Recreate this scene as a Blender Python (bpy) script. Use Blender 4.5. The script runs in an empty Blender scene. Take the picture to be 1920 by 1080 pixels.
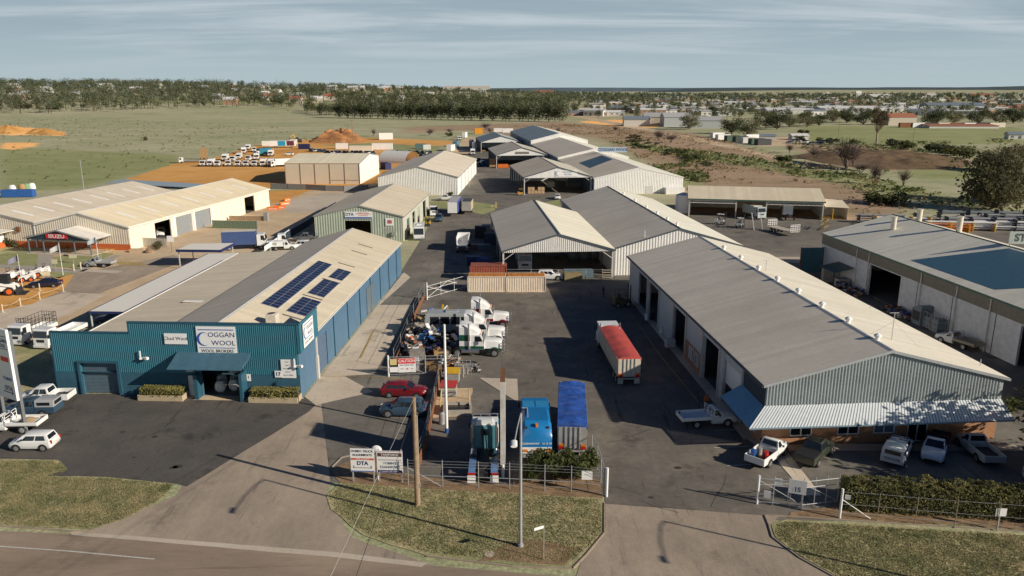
import bpy, bmesh, math, random
from mathutils import Vector, Matrix
rnd = random.Random(7)
PI = math.pi
R = math.radians
scn = bpy.context.scene
COL = scn.collection
FPX = 1440.0; PIT = math.atan(370/FPX); CAMH = 31.0
SP, CP = math.sin(PIT), math.cos(PIT)
def G(x, y, z=0.0):
    u = (x-960)/FPX; v = (540-y)/FPX
    t = (z-CAMH)/(-SP+v*CP)
    return Vector((u*t, (CP+v*SP)*t, z))
def DZ(x, y, Y):
    u = (x-960)/FPX; v = (540-y)/FPX
    t = Y/(CP+v*SP)
    return Vector((u*t, Y, CAMH+t*(-SP+v*CP)))
def PJ(X, Y, Z):
    z = Z-CAMH; d = Y*CP-z*SP
    return 960+FPX*X/d, 540-FPX*(Y*SP+z*CP)/d
MATS = {}
def nd(nt, typ, **kw):
    n = nt.nodes.new(typ)
    for k, v in kw.items(): setattr(n, k, v)
    return n
def mat(name, col, rough=.6, metal=0.0, var=.12, scale=2.0, fine=0.0, bump=0.0, stripe=None, spec=.5, coat=0.0, dirt=None, alpha=None):
    if name in MATS: return MATS[name]
    m = bpy.data.materials.new(name); m.use_nodes = True
    nt = m.node_tree; L = nt.links; b = nt.nodes['Principled BSDF']
    b.inputs['Roughness'].default_value = rough; b.inputs['Metallic'].default_value = metal
    b.inputs['Specular IOR Level'].default_value = spec
    if coat: b.inputs['Coat Weight'].default_value = coat
    tc = nd(nt, 'ShaderNodeTexCoord')
    n1 = nd(nt, 'ShaderNodeTexNoise'); n1.inputs['Scale'].default_value = scale; n1.inputs['Detail'].default_value = 6; n1.inputs['Roughness'].default_value = .65
    L.new(tc.outputs['Object'], n1.inputs['Vector'])
    mr = nd(nt, 'ShaderNodeMapRange'); mr.inputs[1].default_value = .3; mr.inputs[2].default_value = .7
    mr.inputs[3].default_value = 1-var; mr.inputs[4].default_value = 1+var
    L.new(n1.outputs[0], mr.inputs[0]); fac = mr.outputs[0]
    if fine:
        n2 = nd(nt, 'ShaderNodeTexNoise'); n2.inputs['Scale'].default_value = scale*14; n2.inputs['Detail'].default_value = 4
        L.new(tc.outputs['Object'], n2.inputs['Vector'])
        m2 = nd(nt, 'ShaderNodeMapRange'); m2.inputs[1].default_value = .3; m2.inputs[2].default_value = .7
        m2.inputs[3].default_value = 1-fine; m2.inputs[4].default_value = 1+fine
        L.new(n2.outputs[0], m2.inputs[0])
        mm = nd(nt, 'ShaderNodeMath', operation='MULTIPLY'); L.new(fac, mm.inputs[0]); L.new(m2.outputs[0], mm.inputs[1]); fac = mm.outputs[0]
    hgt = None
    if stripe:
        ax, pitch, st, bp = stripe
        w = nd(nt, 'ShaderNodeTexWave', wave_type='BANDS', bands_direction=ax, wave_profile='SIN')
        w.inputs['Scale'].default_value = .314/pitch; w.inputs['Distortion'].default_value = 0
        L.new(tc.outputs['Object'], w.inputs['Vector'])
        m3 = nd(nt, 'ShaderNodeMapRange'); m3.inputs[3].default_value = 1-st; m3.inputs[4].default_value = 1+st
        L.new(w.outputs['Fac'], m3.inputs[0])
        mm = nd(nt, 'ShaderNodeMath', operation='MULTIPLY'); L.new(fac, mm.inputs[0]); L.new(m3.outputs[0], mm.inputs[1]); fac = mm.outputs[0]
        sx = nd(nt, 'ShaderNodeSeparateXYZ'); L.new(tc.outputs['Object'], sx.inputs[0])
        fl = nd(nt, 'ShaderNodeMath', operation='SNAP'); fl.inputs[1].default_value = pitch*3; L.new(sx.outputs['XYZ'.index(ax)], fl.inputs[0])
        wn = nd(nt, 'ShaderNodeTexWhiteNoise', noise_dimensions='1D'); L.new(fl.outputs[0], wn.inputs['W'])
        m4 = nd(nt, 'ShaderNodeMapRange'); m4.inputs[3].default_value = .93; m4.inputs[4].default_value = 1.06; L.new(wn.outputs['Value'], m4.inputs[0])
        mm = nd(nt, 'ShaderNodeMath', operation='MULTIPLY'); L.new(fac, mm.inputs[0]); L.new(m4.outputs[0], mm.inputs[1]); fac = mm.outputs[0]
        if bp: hgt = (w.outputs['Fac'], bp)
    vm = nd(nt, 'ShaderNodeVectorMath', operation='SCALE'); vm.inputs[0].default_value = col[:3]
    L.new(fac, vm.inputs['Scale']); out = vm.outputs[0]
    if dirt:
        n5 = nd(nt, 'ShaderNodeTexNoise'); n5.inputs['Scale'].default_value = scale*.35; n5.inputs['Detail'].default_value = 8; n5.inputs['Roughness'].default_value = .7
        L.new(tc.outputs['Object'], n5.inputs['Vector'])
        m5 = nd(nt, 'ShaderNodeMapRange'); m5.inputs[1].default_value = .48; m5.inputs[2].default_value = .72; m5.inputs[4].default_value = dirt[1]
        L.new(n5.outputs[0], m5.inputs[0])
        mx = nd(nt, 'ShaderNodeMix', data_type='RGBA'); L.new(m5.outputs[0], mx.inputs[0]); L.new(out, mx.inputs[6])
        mx.inputs[7].default_value = (*dirt[0], 1); out = mx.outputs[2]
    L.new(out, b.inputs['Base Color'])
    if bump and not hgt: hgt = (n1.outputs[0] if not fine else n2.outputs[0], bump)
    if hgt:
        bn = nd(nt, 'ShaderNodeBump'); bn.inputs['Strength'].default_value = hgt[1]; bn.inputs['Distance'].default_value = .05
        L.new(hgt[0], bn.inputs['Height']); L.new(bn.outputs[0], b.inputs['Normal'])
    MATS[name] = m
    return m
def brick_mat(name, c1, c2, mortar, bw=.24, bh=.086, ms=.012):
    m = bpy.data.materials.new(name); m.use_nodes = True
    nt = m.node_tree; L = nt.links; b = nt.nodes['Principled BSDF']; b.inputs['Roughness'].default_value = .85
    tc = nd(nt, 'ShaderNodeTexCoord'); sx = nd(nt, 'ShaderNodeSeparateXYZ'); L.new(tc.outputs['Object'], sx.inputs[0])
    ad = nd(nt, 'ShaderNodeMath'); L.new(sx.outputs[0], ad.inputs[0]); L.new(sx.outputs[1], ad.inputs[1])
    cb = nd(nt, 'ShaderNodeCombineXYZ'); L.new(ad.outputs[0], cb.inputs[0]); L.new(sx.outputs[2], cb.inputs[1])
    br = nd(nt, 'ShaderNodeTexBrick'); br.inputs['Scale'].default_value = 1
    for k, v in (('Color1', c1), ('Color2', c2), ('Mortar', mortar)): br.inputs[k].default_value = (*v, 1)
    br.inputs['Brick Width'].default_value = bw; br.inputs['Row Height'].default_value = bh; br.inputs['Mortar Size'].default_value = ms
    L.new(cb.outputs[0], br.inputs['Vector'])
    n = nd(nt, 'ShaderNodeTexNoise'); n.inputs['Scale'].default_value = 1.2; n.inputs['Detail'].default_value = 5; L.new(tc.outputs['Object'], n.inputs['Vector'])
    mr = nd(nt, 'ShaderNodeMapRange'); mr.inputs[3].default_value = .75; mr.inputs[4].default_value = 1.25; L.new(n.outputs[0], mr.inputs[0])
    vm = nd(nt, 'ShaderNodeVectorMath', operation='SCALE'); L.new(br.outputs[0], vm.inputs[0]); L.new(mr.outputs[0], vm.inputs['Scale'])
    L.new(vm.outputs[0], b.inputs['Base Color'])
    bn = nd(nt, 'ShaderNodeBump'); bn.inputs['Strength'].default_value = .4; bn.inputs['Distance'].default_value = .02; bn.invert = True
    L.new(br.outputs['Fac'], bn.inputs['Height']); L.new(bn.outputs[0], b.inputs['Normal'])
    MATS[name] = m
    return m
GAIN = dict(field_grass=2.2, yard_asphalt=2.1, old_asphalt=1.75, new_asphalt=1.5, worn_driveway_seal=1.5, driveway_concrete=1.45, road_seal=1.5, verge_grass=2.2, garden_dirt=1.3, pale_dirt=1.32, pale_apron=1.15, lawn=1.6, orange_dirt=1.08)
def ramp_mat(name, stops, scales, rough=.95, bump=.3, stretch=(1, 1, 1), mott=.25, attr=None, bdist=.15, stain=None):
    m = bpy.data.materials.new(name); m.use_nodes = True; gn = GAIN.get(name, 1)
    nt = m.node_tree; L = nt.links; b = nt.nodes['Principled BSDF']; b.inputs['Roughness'].default_value = rough; b.inputs['Specular IOR Level'].default_value = .2
    tc = nd(nt, 'ShaderNodeTexCoord'); mp = nd(nt, 'ShaderNodeMapping'); mp.inputs['Scale'].default_value = stretch
    L.new(tc.outputs['Object'], mp.inputs[0])
    acc = None; tot = 0; last = None
    for s, w in scales:
        n = nd(nt, 'ShaderNodeTexNoise'); n.inputs['Scale'].default_value = s; n.inputs['Detail'].default_value = 5; n.inputs['Roughness'].default_value = .6
        L.new(mp.outputs[0], n.inputs['Vector'])
        mu = nd(nt, 'ShaderNodeMath', operation='MULTIPLY'); mu.inputs[1].default_value = w; L.new(n.outputs[0], mu.inputs[0])
        if acc is None: acc = mu.outputs[0]
        else:
            a = nd(nt, 'ShaderNodeMath'); L.new(acc, a.inputs[0]); L.new(mu.outputs[0], a.inputs[1]); acc = a.outputs[0]
        tot += w; last = n
    mr = nd(nt, 'ShaderNodeMapRange'); mr.inputs[1].default_value = tot*.36; mr.inputs[2].default_value = tot*.64; L.new(acc, mr.inputs[0])
    def ramp(st):
        cr = nd(nt, 'ShaderNodeValToRGB'); e = cr.color_ramp.elements
        while len(e) < len(st): e.new(.5)
        for i, (p, c) in enumerate(st): e[i].position = p; e[i].color = (*[q*gn for q in c], 1)
        L.new(mr.outputs[0], cr.inputs[0]); return cr.outputs[0]
    out = ramp(stops)
    for an, st in (attr or []):
        at = nd(nt, 'ShaderNodeAttribute', attribute_name=an)
        sb = nd(nt, 'ShaderNodeMath', operation='MULTIPLY_ADD'); L.new(mr.outputs[0], sb.inputs[0]); sb.inputs[1].default_value = .5; L.new(at.outputs['Fac'], sb.inputs[2])
        m2 = nd(nt, 'ShaderNodeMapRange'); m2.inputs[1].default_value = .55; m2.inputs[2].default_value = .95; L.new(sb.outputs[0], m2.inputs[0])
        mx = nd(nt, 'ShaderNodeMix', data_type='RGBA'); L.new(m2.outputs[0], mx.inputs[0]); L.new(out, mx.inputs[6]); L.new(ramp(st), mx.inputs[7]); out = mx.outputs[2]
    for col, sc, lo, hi, am, st in (stain or []):
        m9 = nd(nt, 'ShaderNodeMapping'); m9.inputs['Scale'].default_value = st; L.new(tc.outputs['Object'], m9.inputs[0])
        n9 = nd(nt, 'ShaderNodeTexNoise'); n9.inputs['Scale'].default_value = sc; n9.inputs['Detail'].default_value = 8; n9.inputs['Roughness'].default_value = .7; L.new(m9.outputs[0], n9.inputs['Vector'])
        q9 = nd(nt, 'ShaderNodeMapRange'); q9.inputs[1].default_value = lo; q9.inputs[2].default_value = hi; q9.inputs[4].default_value = am; L.new(n9.outputs[0], q9.inputs[0])
        x9 = nd(nt, 'ShaderNodeMix', data_type='RGBA'); L.new(q9.outputs[0], x9.inputs[0]); L.new(out, x9.inputs[6]); x9.inputs[7].default_value = (*col, 1); out = x9.outputs[2]
    nf = nd(nt, 'ShaderNodeTexNoise'); nf.inputs['Scale'].default_value = scales[-1][0]*5; nf.inputs['Detail'].default_value = 3; L.new(tc.outputs['Object'], nf.inputs['Vector'])
    mf = nd(nt, 'ShaderNodeMapRange'); mf.inputs[1].default_value = .3; mf.inputs[2].default_value = .7; mf.inputs[3].default_value = 1-mott; mf.inputs[4].default_value = 1+mott; L.new(nf.outputs[0], mf.inputs[0])
    vm = nd(nt, 'ShaderNodeVectorMath', operation='SCALE'); L.new(out, vm.inputs[0]); L.new(mf.outputs[0], vm.inputs['Scale'])
    L.new(vm.outputs[0], b.inputs['Base Color'])
    if bump:
        bn = nd(nt, 'ShaderNodeBump'); bn.inputs['Strength'].default_value = bump; bn.inputs['Distance'].default_value = bdist
        L.new(acc, bn.inputs['Height']); L.new(bn.outputs[0], b.inputs['Normal'])
    MATS[name] = m
    return m
class MB:
    def __init__(s): s.v = []; s.f = []; s.m = []
    def face(s, pts, m=0):
        i = len(s.v); s.v += [tuple(p) for p in pts]; s.f.append(tuple(range(i, i+len(pts)))); s.m.append(m)
    def idx(s, pts, faces, m=0):
        i = len(s.v); s.v += [tuple(p) for p in pts]
        for f in faces: s.f.append(tuple(i+k for k in f)); s.m.append(m)
    def box(s, x0, x1, y0, y1, z0, z1, m=0):
        s.idx([(x0,y0,z0),(x1,y0,z0),(x1,y1,z0),(x0,y1,z0),(x0,y0,z1),(x1,y0,z1),(x1,y1,z1),(x0,y1,z1)],
              [(3,2,1,0),(4,5,6,7),(0,1,5,4),(1,2,6,5),(2,3,7,6),(3,0,4,7)], m)
    def cbox(s, c, d, rz=0, m=0, tilt=0):
        M_ = Matrix.Translation(c) @ Matrix.Rotation(rz, 4, 'Z') @ Matrix.Rotation(tilt, 4, 'Y')
        P = [M_ @ Vector((a*d[0]/2, b*d[1]/2, e*d[2]/2)) for e in (-1, 1) for a, b in ((-1,-1),(1,-1),(1,1),(-1,1))]
        s.idx(P, [(3,2,1,0),(4,5,6,7),(0,1,5,4),(1,2,6,5),(2,3,7,6),(3,0,4,7)], m)
    def prism(s, pts, vec, m=0):
        n = len(pts); v = Vector(vec); P = [Vector(p) for p in pts]
        s.idx(P+[p+v for p in P], [tuple(range(n-1, -1, -1)), tuple(range(n, 2*n))]+[(i, (i+1) % n, n+(i+1) % n, n+i) for i in range(n)], m)
    def tube(s, a, b, r, r2=None, n=8, m=0, caps=True):
        a = Vector(a); b = Vector(b); r2 = r if r2 is None else r2
        d = (b-a).normalized(); u = d.orthogonal().normalized(); w = d.cross(u)
        P = []
        for c, rr in ((a, r), (b, r2)):
            P += [c+u*rr*math.cos(2*PI*k/n)+w*rr*math.sin(2*PI*k/n) for k in range(n)]
        F = [(k, (k+1) % n, n+(k+1) % n, n+k) for k in range(n)]
        if caps: F += [tuple(range(n-1, -1, -1)), tuple(range(n, 2*n))]
        s.idx(P, F, m)
    def path(s, pts, r, n=6, m=0):
        for a, b in zip(pts, pts[1:]): s.tube(a, b, r, n=n, m=m)
    def loft(s, secs, m=0, caps=True, closed=True):
        n = len(secs[0]); P = [p for q in secs for p in q]; F = []
        for i in range(len(secs)-1):
            for k in range(n if closed else n-1):
                F.append((i*n+k, i*n+(k+1) % n, (i+1)*n+(k+1) % n, (i+1)*n+k))
        if caps: F += [tuple(range(n-1, -1, -1)), tuple(range((len(secs)-1)*n, len(secs)*n))]
        s.idx(P, F, m)
    def disc(s, c, ax, r, n=16, m=0):
        c = Vector(c); d = Vector(ax).normalized(); u = d.orthogonal().normalized(); w = d.cross(u)
        s.face([c+u*r*math.cos(2*PI*k/n)+w*r*math.sin(2*PI*k/n) for k in range(n)], m)
    def mesh(s, name, mats, smooth=False, bevel=0):
        me = bpy.data.meshes.new(name); me.from_pydata(s.v, [], s.f)
        for mt in (mats if isinstance(mats, (list, tuple)) else [mats]): me.materials.append(mt)
        me.polygons.foreach_set('material_index', s.m)
        if bevel or smooth:
            bm = bmesh.new(); bm.from_mesh(me)
            bmesh.ops.remove_doubles(bm, verts=bm.verts, dist=.0005)
            bmesh.ops.recalc_face_normals(bm, faces=bm.faces)
            if bevel:
                ed = [e for e in bm.edges if len(e.link_faces) == 2 and e.calc_face_angle(0) > .5]
                bmesh.ops.bevel(bm, geom=ed, offset=bevel, segments=2, profile=.6, affect='EDGES', clamp_overlap=True)
            bm.to_mesh(me); bm.free()
            if smooth:
                me.polygons.foreach_set('use_smooth', [True]*len(me.polygons))
                me.set_sharp_from_angle(angle=R(42))
        me.update()
        return me
    def build(s, name, mats, parent=None, **k):
        return link(name, s.mesh(name, mats, **k), parent)
def link(name, me, parent=None):
    o = bpy.data.objects.new(name, me); COL.objects.link(o)
    if parent is not None: o.parent = parent
    return o
def tag(o, label, cat=None, group=None, kind=None):
    if label: o['label'] = label
    if cat: o['category'] = cat
    if group: o['group'] = group
    if kind: o['kind'] = kind
    return o
def thing(name, label, cat, loc=(0, 0, 0), deg=0, group=None):
    o = bpy.data.objects.new(name, None); COL.objects.link(o); o.empty_display_size = .3
    o.location = loc; o.rotation_euler = (0, 0, R(deg))
    return tag(o, label, cat, group)
def copy_tree(o, loc, deg, label=None, group=None):
    def cp(x, par):
        c = x.copy(); COL.objects.link(c); c.parent = par
        for ch in list(x.children): cp(ch, c)
        return c
    c = cp(o, None); c.location = loc; c.rotation_euler = (0, 0, R(deg))
    if label: c['label'] = label
    if group: c['group'] = group
    return c
def part(name, mb, mats, parent, label=None, **k):
    o = mb.build(name, mats, parent, **k)
    if label: o['label'] = label
    return o
def text_mesh(body, size, m, bold=0.0, align='CENTER', squeeze=1.0, shear=0):
    cu = bpy.data.curves.new('lettering', 'FONT'); cu.body = body; cu.size = size; cu.align_x = align; cu.align_y = 'CENTER'
    cu.offset = bold*size; cu.space_line = .85; cu.shear = shear; cu.resolution_u = 3
    o = bpy.data.objects.new('lettering', cu); COL.objects.link(o)
    dg = bpy.context.evaluated_depsgraph_get(); dg.update()
    me = bpy.data.meshes.new_from_object(o.evaluated_get(dg)); bpy.data.objects.remove(o); bpy.data.curves.remove(cu)
    me.materials.clear(); me.materials.append(m)
    if squeeze != 1:
        for v in me.vertices: v.co.x *= squeeze
    return me
def crescent(size, m):
    b = MB(); n = 28; r = size*.36; P = []
    for k in range(n+1): a = R(38+284*k/n); P.append((r*math.cos(a), r*1.02*math.sin(a), 0))
    Q = [(r*.2+r*.83*math.cos(R(44+272*k/n)), r*.92*math.sin(R(44+272*k/n)), 0) for k in range(n+1)]
    for i in range(n): b.face([P[i], P[i+1], Q[i+1], Q[i]])
    b.face([P[0], (r*.9, r*.3, 0), Q[0]])
    return b.mesh('lettering', m)
def lettering(body, size, m, parent, loc, yaw=0, **k):
    o = link('lettering', crescent(size, m) if body == 'C' else text_mesh(body, size, m, **k), parent)
    o.location = loc; o.rotation_euler = (R(90), 0, R(yaw))
    return o
white = mat('white_paint', (.86,.85,.82), .45, var=.05, dirt=((.5,.44,.36), .25))
cream = mat('cream_sheet', (.72,.65,.53), .55, var=.07, scale=.5)
black = mat('black_plastic', (.02,.02,.022), .55)
rubber = mat('tyre_rubber', (.022,.021,.02), .85, var=.3)
glass = mat('dark_glass', (.015,.02,.026), .08, var=.2, spec=.8)
chrome = mat('bright_metal', (.62,.62,.62), .25, .9)
alloy = mat('alloy_rim', (.42,.42,.43), .4, .6)
steel = mat('galvanised_steel', (.48,.49,.5), .5, .4, var=.15)
greypost = mat('grey_post', (.36,.36,.35), .6, .2, var=.15)
darkmetal = mat('dark_metal', (.05,.05,.055), .55, .3)
rust = mat('rusty_steel', (.22,.09,.04), .85, var=.35, scale=3)
wood = mat('weathered_wood', (.3,.2,.12), .85, var=.3, scale=3)
redlamp = mat('red_lamp', (.5,.02,.015), .3)
amber = mat('amber_lamp', (.75,.22,.02), .3)
lens = mat('headlamp_lens', (.7,.72,.75), .12)
plate = mat('number_plate_face', (.75,.7,.45), .5)
yellow = mat('yellow_paint', (.72,.42,.03), .5, var=.15)
orange = mat('orange_paint', (.75,.18,.03), .5, var=.15)
redp = mat('red_paint', (.5,.03,.03), .45, var=.12)
navy = mat('navy_paint', (.02,.03,.12), .5)
bluep = mat('blue_paint', (.03,.12,.38), .45)
green = mat('green_paint', (.02,.12,.06), .4)
signwhite = mat('sign_white', (.88,.87,.85), .5, var=.03)
signnavy = mat('sign_navy', (.015,.025,.16), .5)
signblack = mat('sign_black', (.02,.02,.02), .5)
signred = mat('sign_red', (.75,.025,.03), .5)
signblue = mat('sign_blue', (.03,.1,.4), .5)
conc = mat('concrete', (.42,.38,.32), .85, var=.15, scale=1.5, fine=.1)
kerbm = mat('kerb_concrete', (.36,.29,.22), .85, var=.15, scale=1.5, fine=.1)
cam = bpy.data.cameras.new('camera'); co = bpy.data.objects.new('camera', cam); COL.objects.link(co)
cam.sensor_width = 36; cam.lens = 36*FPX/1920; cam.clip_start = .5; cam.clip_end = 30000
co.location = (0, 0, CAMH); co.rotation_euler = (PI/2-PIT, 0, 0); scn.camera = co
SUN_EL = R(23.6); SUN_TO = Vector((.91, -.415)).normalized()       # horizontal direction towards the sun
w = bpy.data.worlds.new('World'); scn.world = w; w.use_nodes = True
nt = w.node_tree; L = nt.links; bg = nt.nodes['Background']
sky = nd(nt, 'ShaderNodeTexSky', sky_type='NISHITA'); sky.sun_disc = False
sky.sun_elevation = SUN_EL; sky.sun_rotation = math.atan2(SUN_TO.x, SUN_TO.y); sky.air_density = 1.2; sky.dust_density = 1.6; sky.ozone_density = 1.5
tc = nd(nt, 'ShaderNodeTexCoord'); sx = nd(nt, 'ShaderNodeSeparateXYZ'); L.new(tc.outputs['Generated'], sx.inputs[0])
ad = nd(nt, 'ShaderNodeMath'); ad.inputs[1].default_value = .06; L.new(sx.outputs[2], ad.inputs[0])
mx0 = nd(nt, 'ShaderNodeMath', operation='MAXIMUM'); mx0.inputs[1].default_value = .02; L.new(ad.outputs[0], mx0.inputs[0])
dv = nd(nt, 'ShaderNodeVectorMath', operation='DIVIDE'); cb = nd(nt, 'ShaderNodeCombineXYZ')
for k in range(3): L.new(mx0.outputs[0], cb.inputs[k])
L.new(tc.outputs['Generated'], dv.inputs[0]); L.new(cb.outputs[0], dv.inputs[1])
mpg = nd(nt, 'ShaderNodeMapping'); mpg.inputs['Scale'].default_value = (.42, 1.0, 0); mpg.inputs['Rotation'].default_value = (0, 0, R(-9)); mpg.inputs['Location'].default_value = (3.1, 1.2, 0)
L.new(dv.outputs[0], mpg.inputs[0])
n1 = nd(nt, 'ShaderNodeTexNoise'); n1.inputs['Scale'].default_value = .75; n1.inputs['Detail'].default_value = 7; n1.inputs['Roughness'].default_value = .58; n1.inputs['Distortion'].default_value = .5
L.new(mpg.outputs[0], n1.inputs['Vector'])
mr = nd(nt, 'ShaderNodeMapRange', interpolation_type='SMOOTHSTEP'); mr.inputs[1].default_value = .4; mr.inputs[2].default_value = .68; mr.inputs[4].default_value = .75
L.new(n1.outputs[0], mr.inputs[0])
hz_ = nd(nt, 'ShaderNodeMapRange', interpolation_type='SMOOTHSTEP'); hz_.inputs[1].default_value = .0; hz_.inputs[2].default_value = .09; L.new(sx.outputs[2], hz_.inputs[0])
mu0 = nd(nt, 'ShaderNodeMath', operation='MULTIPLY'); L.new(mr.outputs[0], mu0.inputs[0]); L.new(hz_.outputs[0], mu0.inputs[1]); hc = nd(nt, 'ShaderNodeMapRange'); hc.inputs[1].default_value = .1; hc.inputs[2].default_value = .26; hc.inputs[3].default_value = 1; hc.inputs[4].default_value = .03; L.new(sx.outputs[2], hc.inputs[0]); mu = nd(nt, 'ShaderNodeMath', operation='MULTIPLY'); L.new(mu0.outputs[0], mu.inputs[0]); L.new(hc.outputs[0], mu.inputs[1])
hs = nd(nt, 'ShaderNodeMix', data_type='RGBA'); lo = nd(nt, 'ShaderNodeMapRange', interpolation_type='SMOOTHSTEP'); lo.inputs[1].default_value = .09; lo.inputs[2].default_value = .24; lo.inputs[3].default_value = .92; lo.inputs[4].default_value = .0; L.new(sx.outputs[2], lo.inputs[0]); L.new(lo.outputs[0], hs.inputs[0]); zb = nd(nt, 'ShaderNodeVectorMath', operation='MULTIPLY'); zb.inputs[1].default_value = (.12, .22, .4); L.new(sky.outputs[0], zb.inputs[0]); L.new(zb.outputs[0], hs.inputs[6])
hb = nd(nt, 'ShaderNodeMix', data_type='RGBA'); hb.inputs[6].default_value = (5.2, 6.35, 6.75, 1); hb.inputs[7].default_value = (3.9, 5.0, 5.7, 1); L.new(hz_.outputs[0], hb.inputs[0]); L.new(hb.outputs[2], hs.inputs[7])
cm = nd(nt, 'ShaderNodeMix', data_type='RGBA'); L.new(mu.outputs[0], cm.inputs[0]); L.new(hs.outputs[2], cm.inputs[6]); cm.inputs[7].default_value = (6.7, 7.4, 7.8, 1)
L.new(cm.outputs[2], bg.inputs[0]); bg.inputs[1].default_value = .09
sl = bpy.data.lights.new('sun', 'SUN'); so = bpy.data.objects.new('sun', sl); COL.objects.link(so)
sl.energy = 5.0; sl.angle = R(.5); sl.color = (1, .905, .76)
so.rotation_euler = Vector((SUN_TO.x*math.cos(SUN_EL), SUN_TO.y*math.cos(SUN_EL), math.sin(SUN_EL))).to_track_quat('Z', 'Y').to_euler(); so.location = (60, -40, 60)
scn.view_settings.view_transform = 'Standard'; scn.view_settings.look = 'None'; scn.view_settings.exposure = 0
from mathutils import noise as mnoise
def sstep(a, b, x):
    t = max(0, min(1, (x-a)/(b-a))); return t*t*(3-2*t)
def terrain(x, y):
    d = math.hypot(x, y); th = math.degrees(math.atan2(x, y))
    left = 1-sstep(-18, 12, th)
    rise = sstep(950, 2300, d)
    h = rise*(7+34*left)
    h += sstep(3200, 7000, d)*(10+8*mnoise.noise((x/1500, y/1500, 3)))
    right = sstep(4, 22, th)
    h += sstep(4200, 6500, d)*right*26
    return h
def pip(p, poly):
    x, y = p; c = False; n = len(poly)
    for i in range(n):
        x1, y1 = poly[i][:2]; x2, y2 = poly[i-1][:2]
        if (y1 > y) != (y2 > y) and x < (x2-x1)*(y-y1)/(y2-y1)+x1: c = not c
    return c
def pdist(p, poly):
    best = 1e9; P = Vector(p)
    for i in range(len(poly)):
        a = Vector(poly[i-1][:2]); b = Vector(poly[i][:2]); ab = b-a
        t = max(0, min(1, (P-a).dot(ab)/max(ab.length_squared, 1e-6)))
        best = min(best, (P-a-ab*t).length)
    return best
def soft(p, poly, wd):
    bx = [q[0] for q in poly]; by = [q[1] for q in poly]
    if p[0] < min(bx)-wd or p[0] > max(bx)+wd or p[1] < min(by)-wd or p[1] > max(by)+wd: return 0
    d = pdist(p, poly)
    return sstep(-wd, wd, d if pip(p, poly) else -d)
def area(*px): return [G(*q).to_2d() for q in px]
DRY = [area((880,238),(1110,232),(1300,250),(1480,300),(1600,345),(1700,392),(1660,430),(1560,470),(1250,470),(1290,340),(1130,262),(980,236)),
       area((760,238),(1060,228),(1120,240),(980,262),(880,244),(760,250)), area((1470,270),(1640,272),(1780,290),(1830,305),(1700,322),(1560,312))]
GREEN = [area((0,276),(330,290),(350,305),(150,352),(0,362)),
         area((1500,236),(1920,238),(1920,268),(1640,274),(1500,262)), area((1690,318),(1840,312),(1890,336),(1720,336)),
         area((1120,262),(1330,285),(1620,330),(1860,390),(1700,372),(1500,330),(1290,295)),
         area((1180,310),(1290,330),(1330,350),(1280,350),(1160,300)), area((0,196),(620,196),(620,206),(0,206))]
BARE = [area((0,237),(60,240),(125,247),(120,256),(40,252),(0,254)), area((0,268),(75,268),(70,275),(0,282)), area((1080,228),(1200,222),(1280,236),(1180,240))]
gm = ramp_mat('field_grass', [(0,(.135,.147,.075)),(.35,(.178,.182,.103)),(.65,(.23,.215,.137)),(1,(.29,.25,.175))],
    [(.006,1),(.03,.8),(.12,.8),(.6,.7)], stretch=(.6,1,1), bump=.6, bdist=.3, mott=.34, attr=[
    ('dry', [(0,(.125,.098,.056)),(.45,(.19,.135,.088)),(1,(.27,.195,.132))]),
    ('lush', [(0,(.105,.12,.05)),(.5,(.155,.163,.072)),(1,(.205,.2,.1))]),
    ('bare', [(0,(.45,.22,.075)),(1,(.66,.36,.13))])])
def ground():
    radii = [0]; r = 12.0
    while r < 14000: radii.append(r); r *= 1.04 if r < 1500 else 1.09
    angs = [-86+172*k/215 for k in range(216)]
    v = []; f = []; dry = []; lush = []; bare = []
    for r in radii:
        for a in angs:
            x, y = r*math.sin(R(a)), r*math.cos(R(a))-5
            v.append((x, y, terrain(x, y)))
            if 130 < r < 1600:
                p = (x, y); wd = 4+r*.03
                dry.append(max(soft(p, q, wd) for q in DRY)); lush.append(max(soft(p, q, wd*.8) for q in GREEN)); bare.append(max(soft(p, q, wd*.2) for q in BARE))
            else: dry.append(.25 if r > 1600 else 0); lush.append(0); bare.append(0)
    n = len(angs)
    for i in range(len(radii)-1):
        for k in range(n-1): f.append((i*n+k, i*n+k+1, (i+1)*n+k+1, (i+1)*n+k))
    me = bpy.data.meshes.new('ground'); me.from_pydata(v, [], [q[::-1] for q in f]); me.materials.append(gm)
    for nm, arr in (('dry', dry), ('lush', lush), ('bare', bare)):
        at = me.attributes.new(nm, 'FLOAT', 'POINT'); at.data.foreach_set('value', arr)
    me.polygons.foreach_set('use_smooth', [True]*len(f))
    tag(link('ground', me), 'open paddocks of green and brown grass around the sheds', kind='structure')
ground()
_lv = [0]
def ragged(pts, amp, seg=1.2, seed=0):
    out = []; n = len(pts)
    for i in range(n):
        a, b = pts[i], pts[(i+1) % n]; k = max(1, int((b-a).length/seg)); k = min(k, 60)
        for j in range(k):
            p = a.lerp(b, j/k); q = mnoise.noise_vector((p.x*.7+seed, p.y*.7, seed))*amp+mnoise.noise_vector((p.x*.17, p.y*.17+seed, seed))*amp*1.5
            out.append(Vector((p.x+q.x, p.y+q.y, 0)))
    return out
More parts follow.
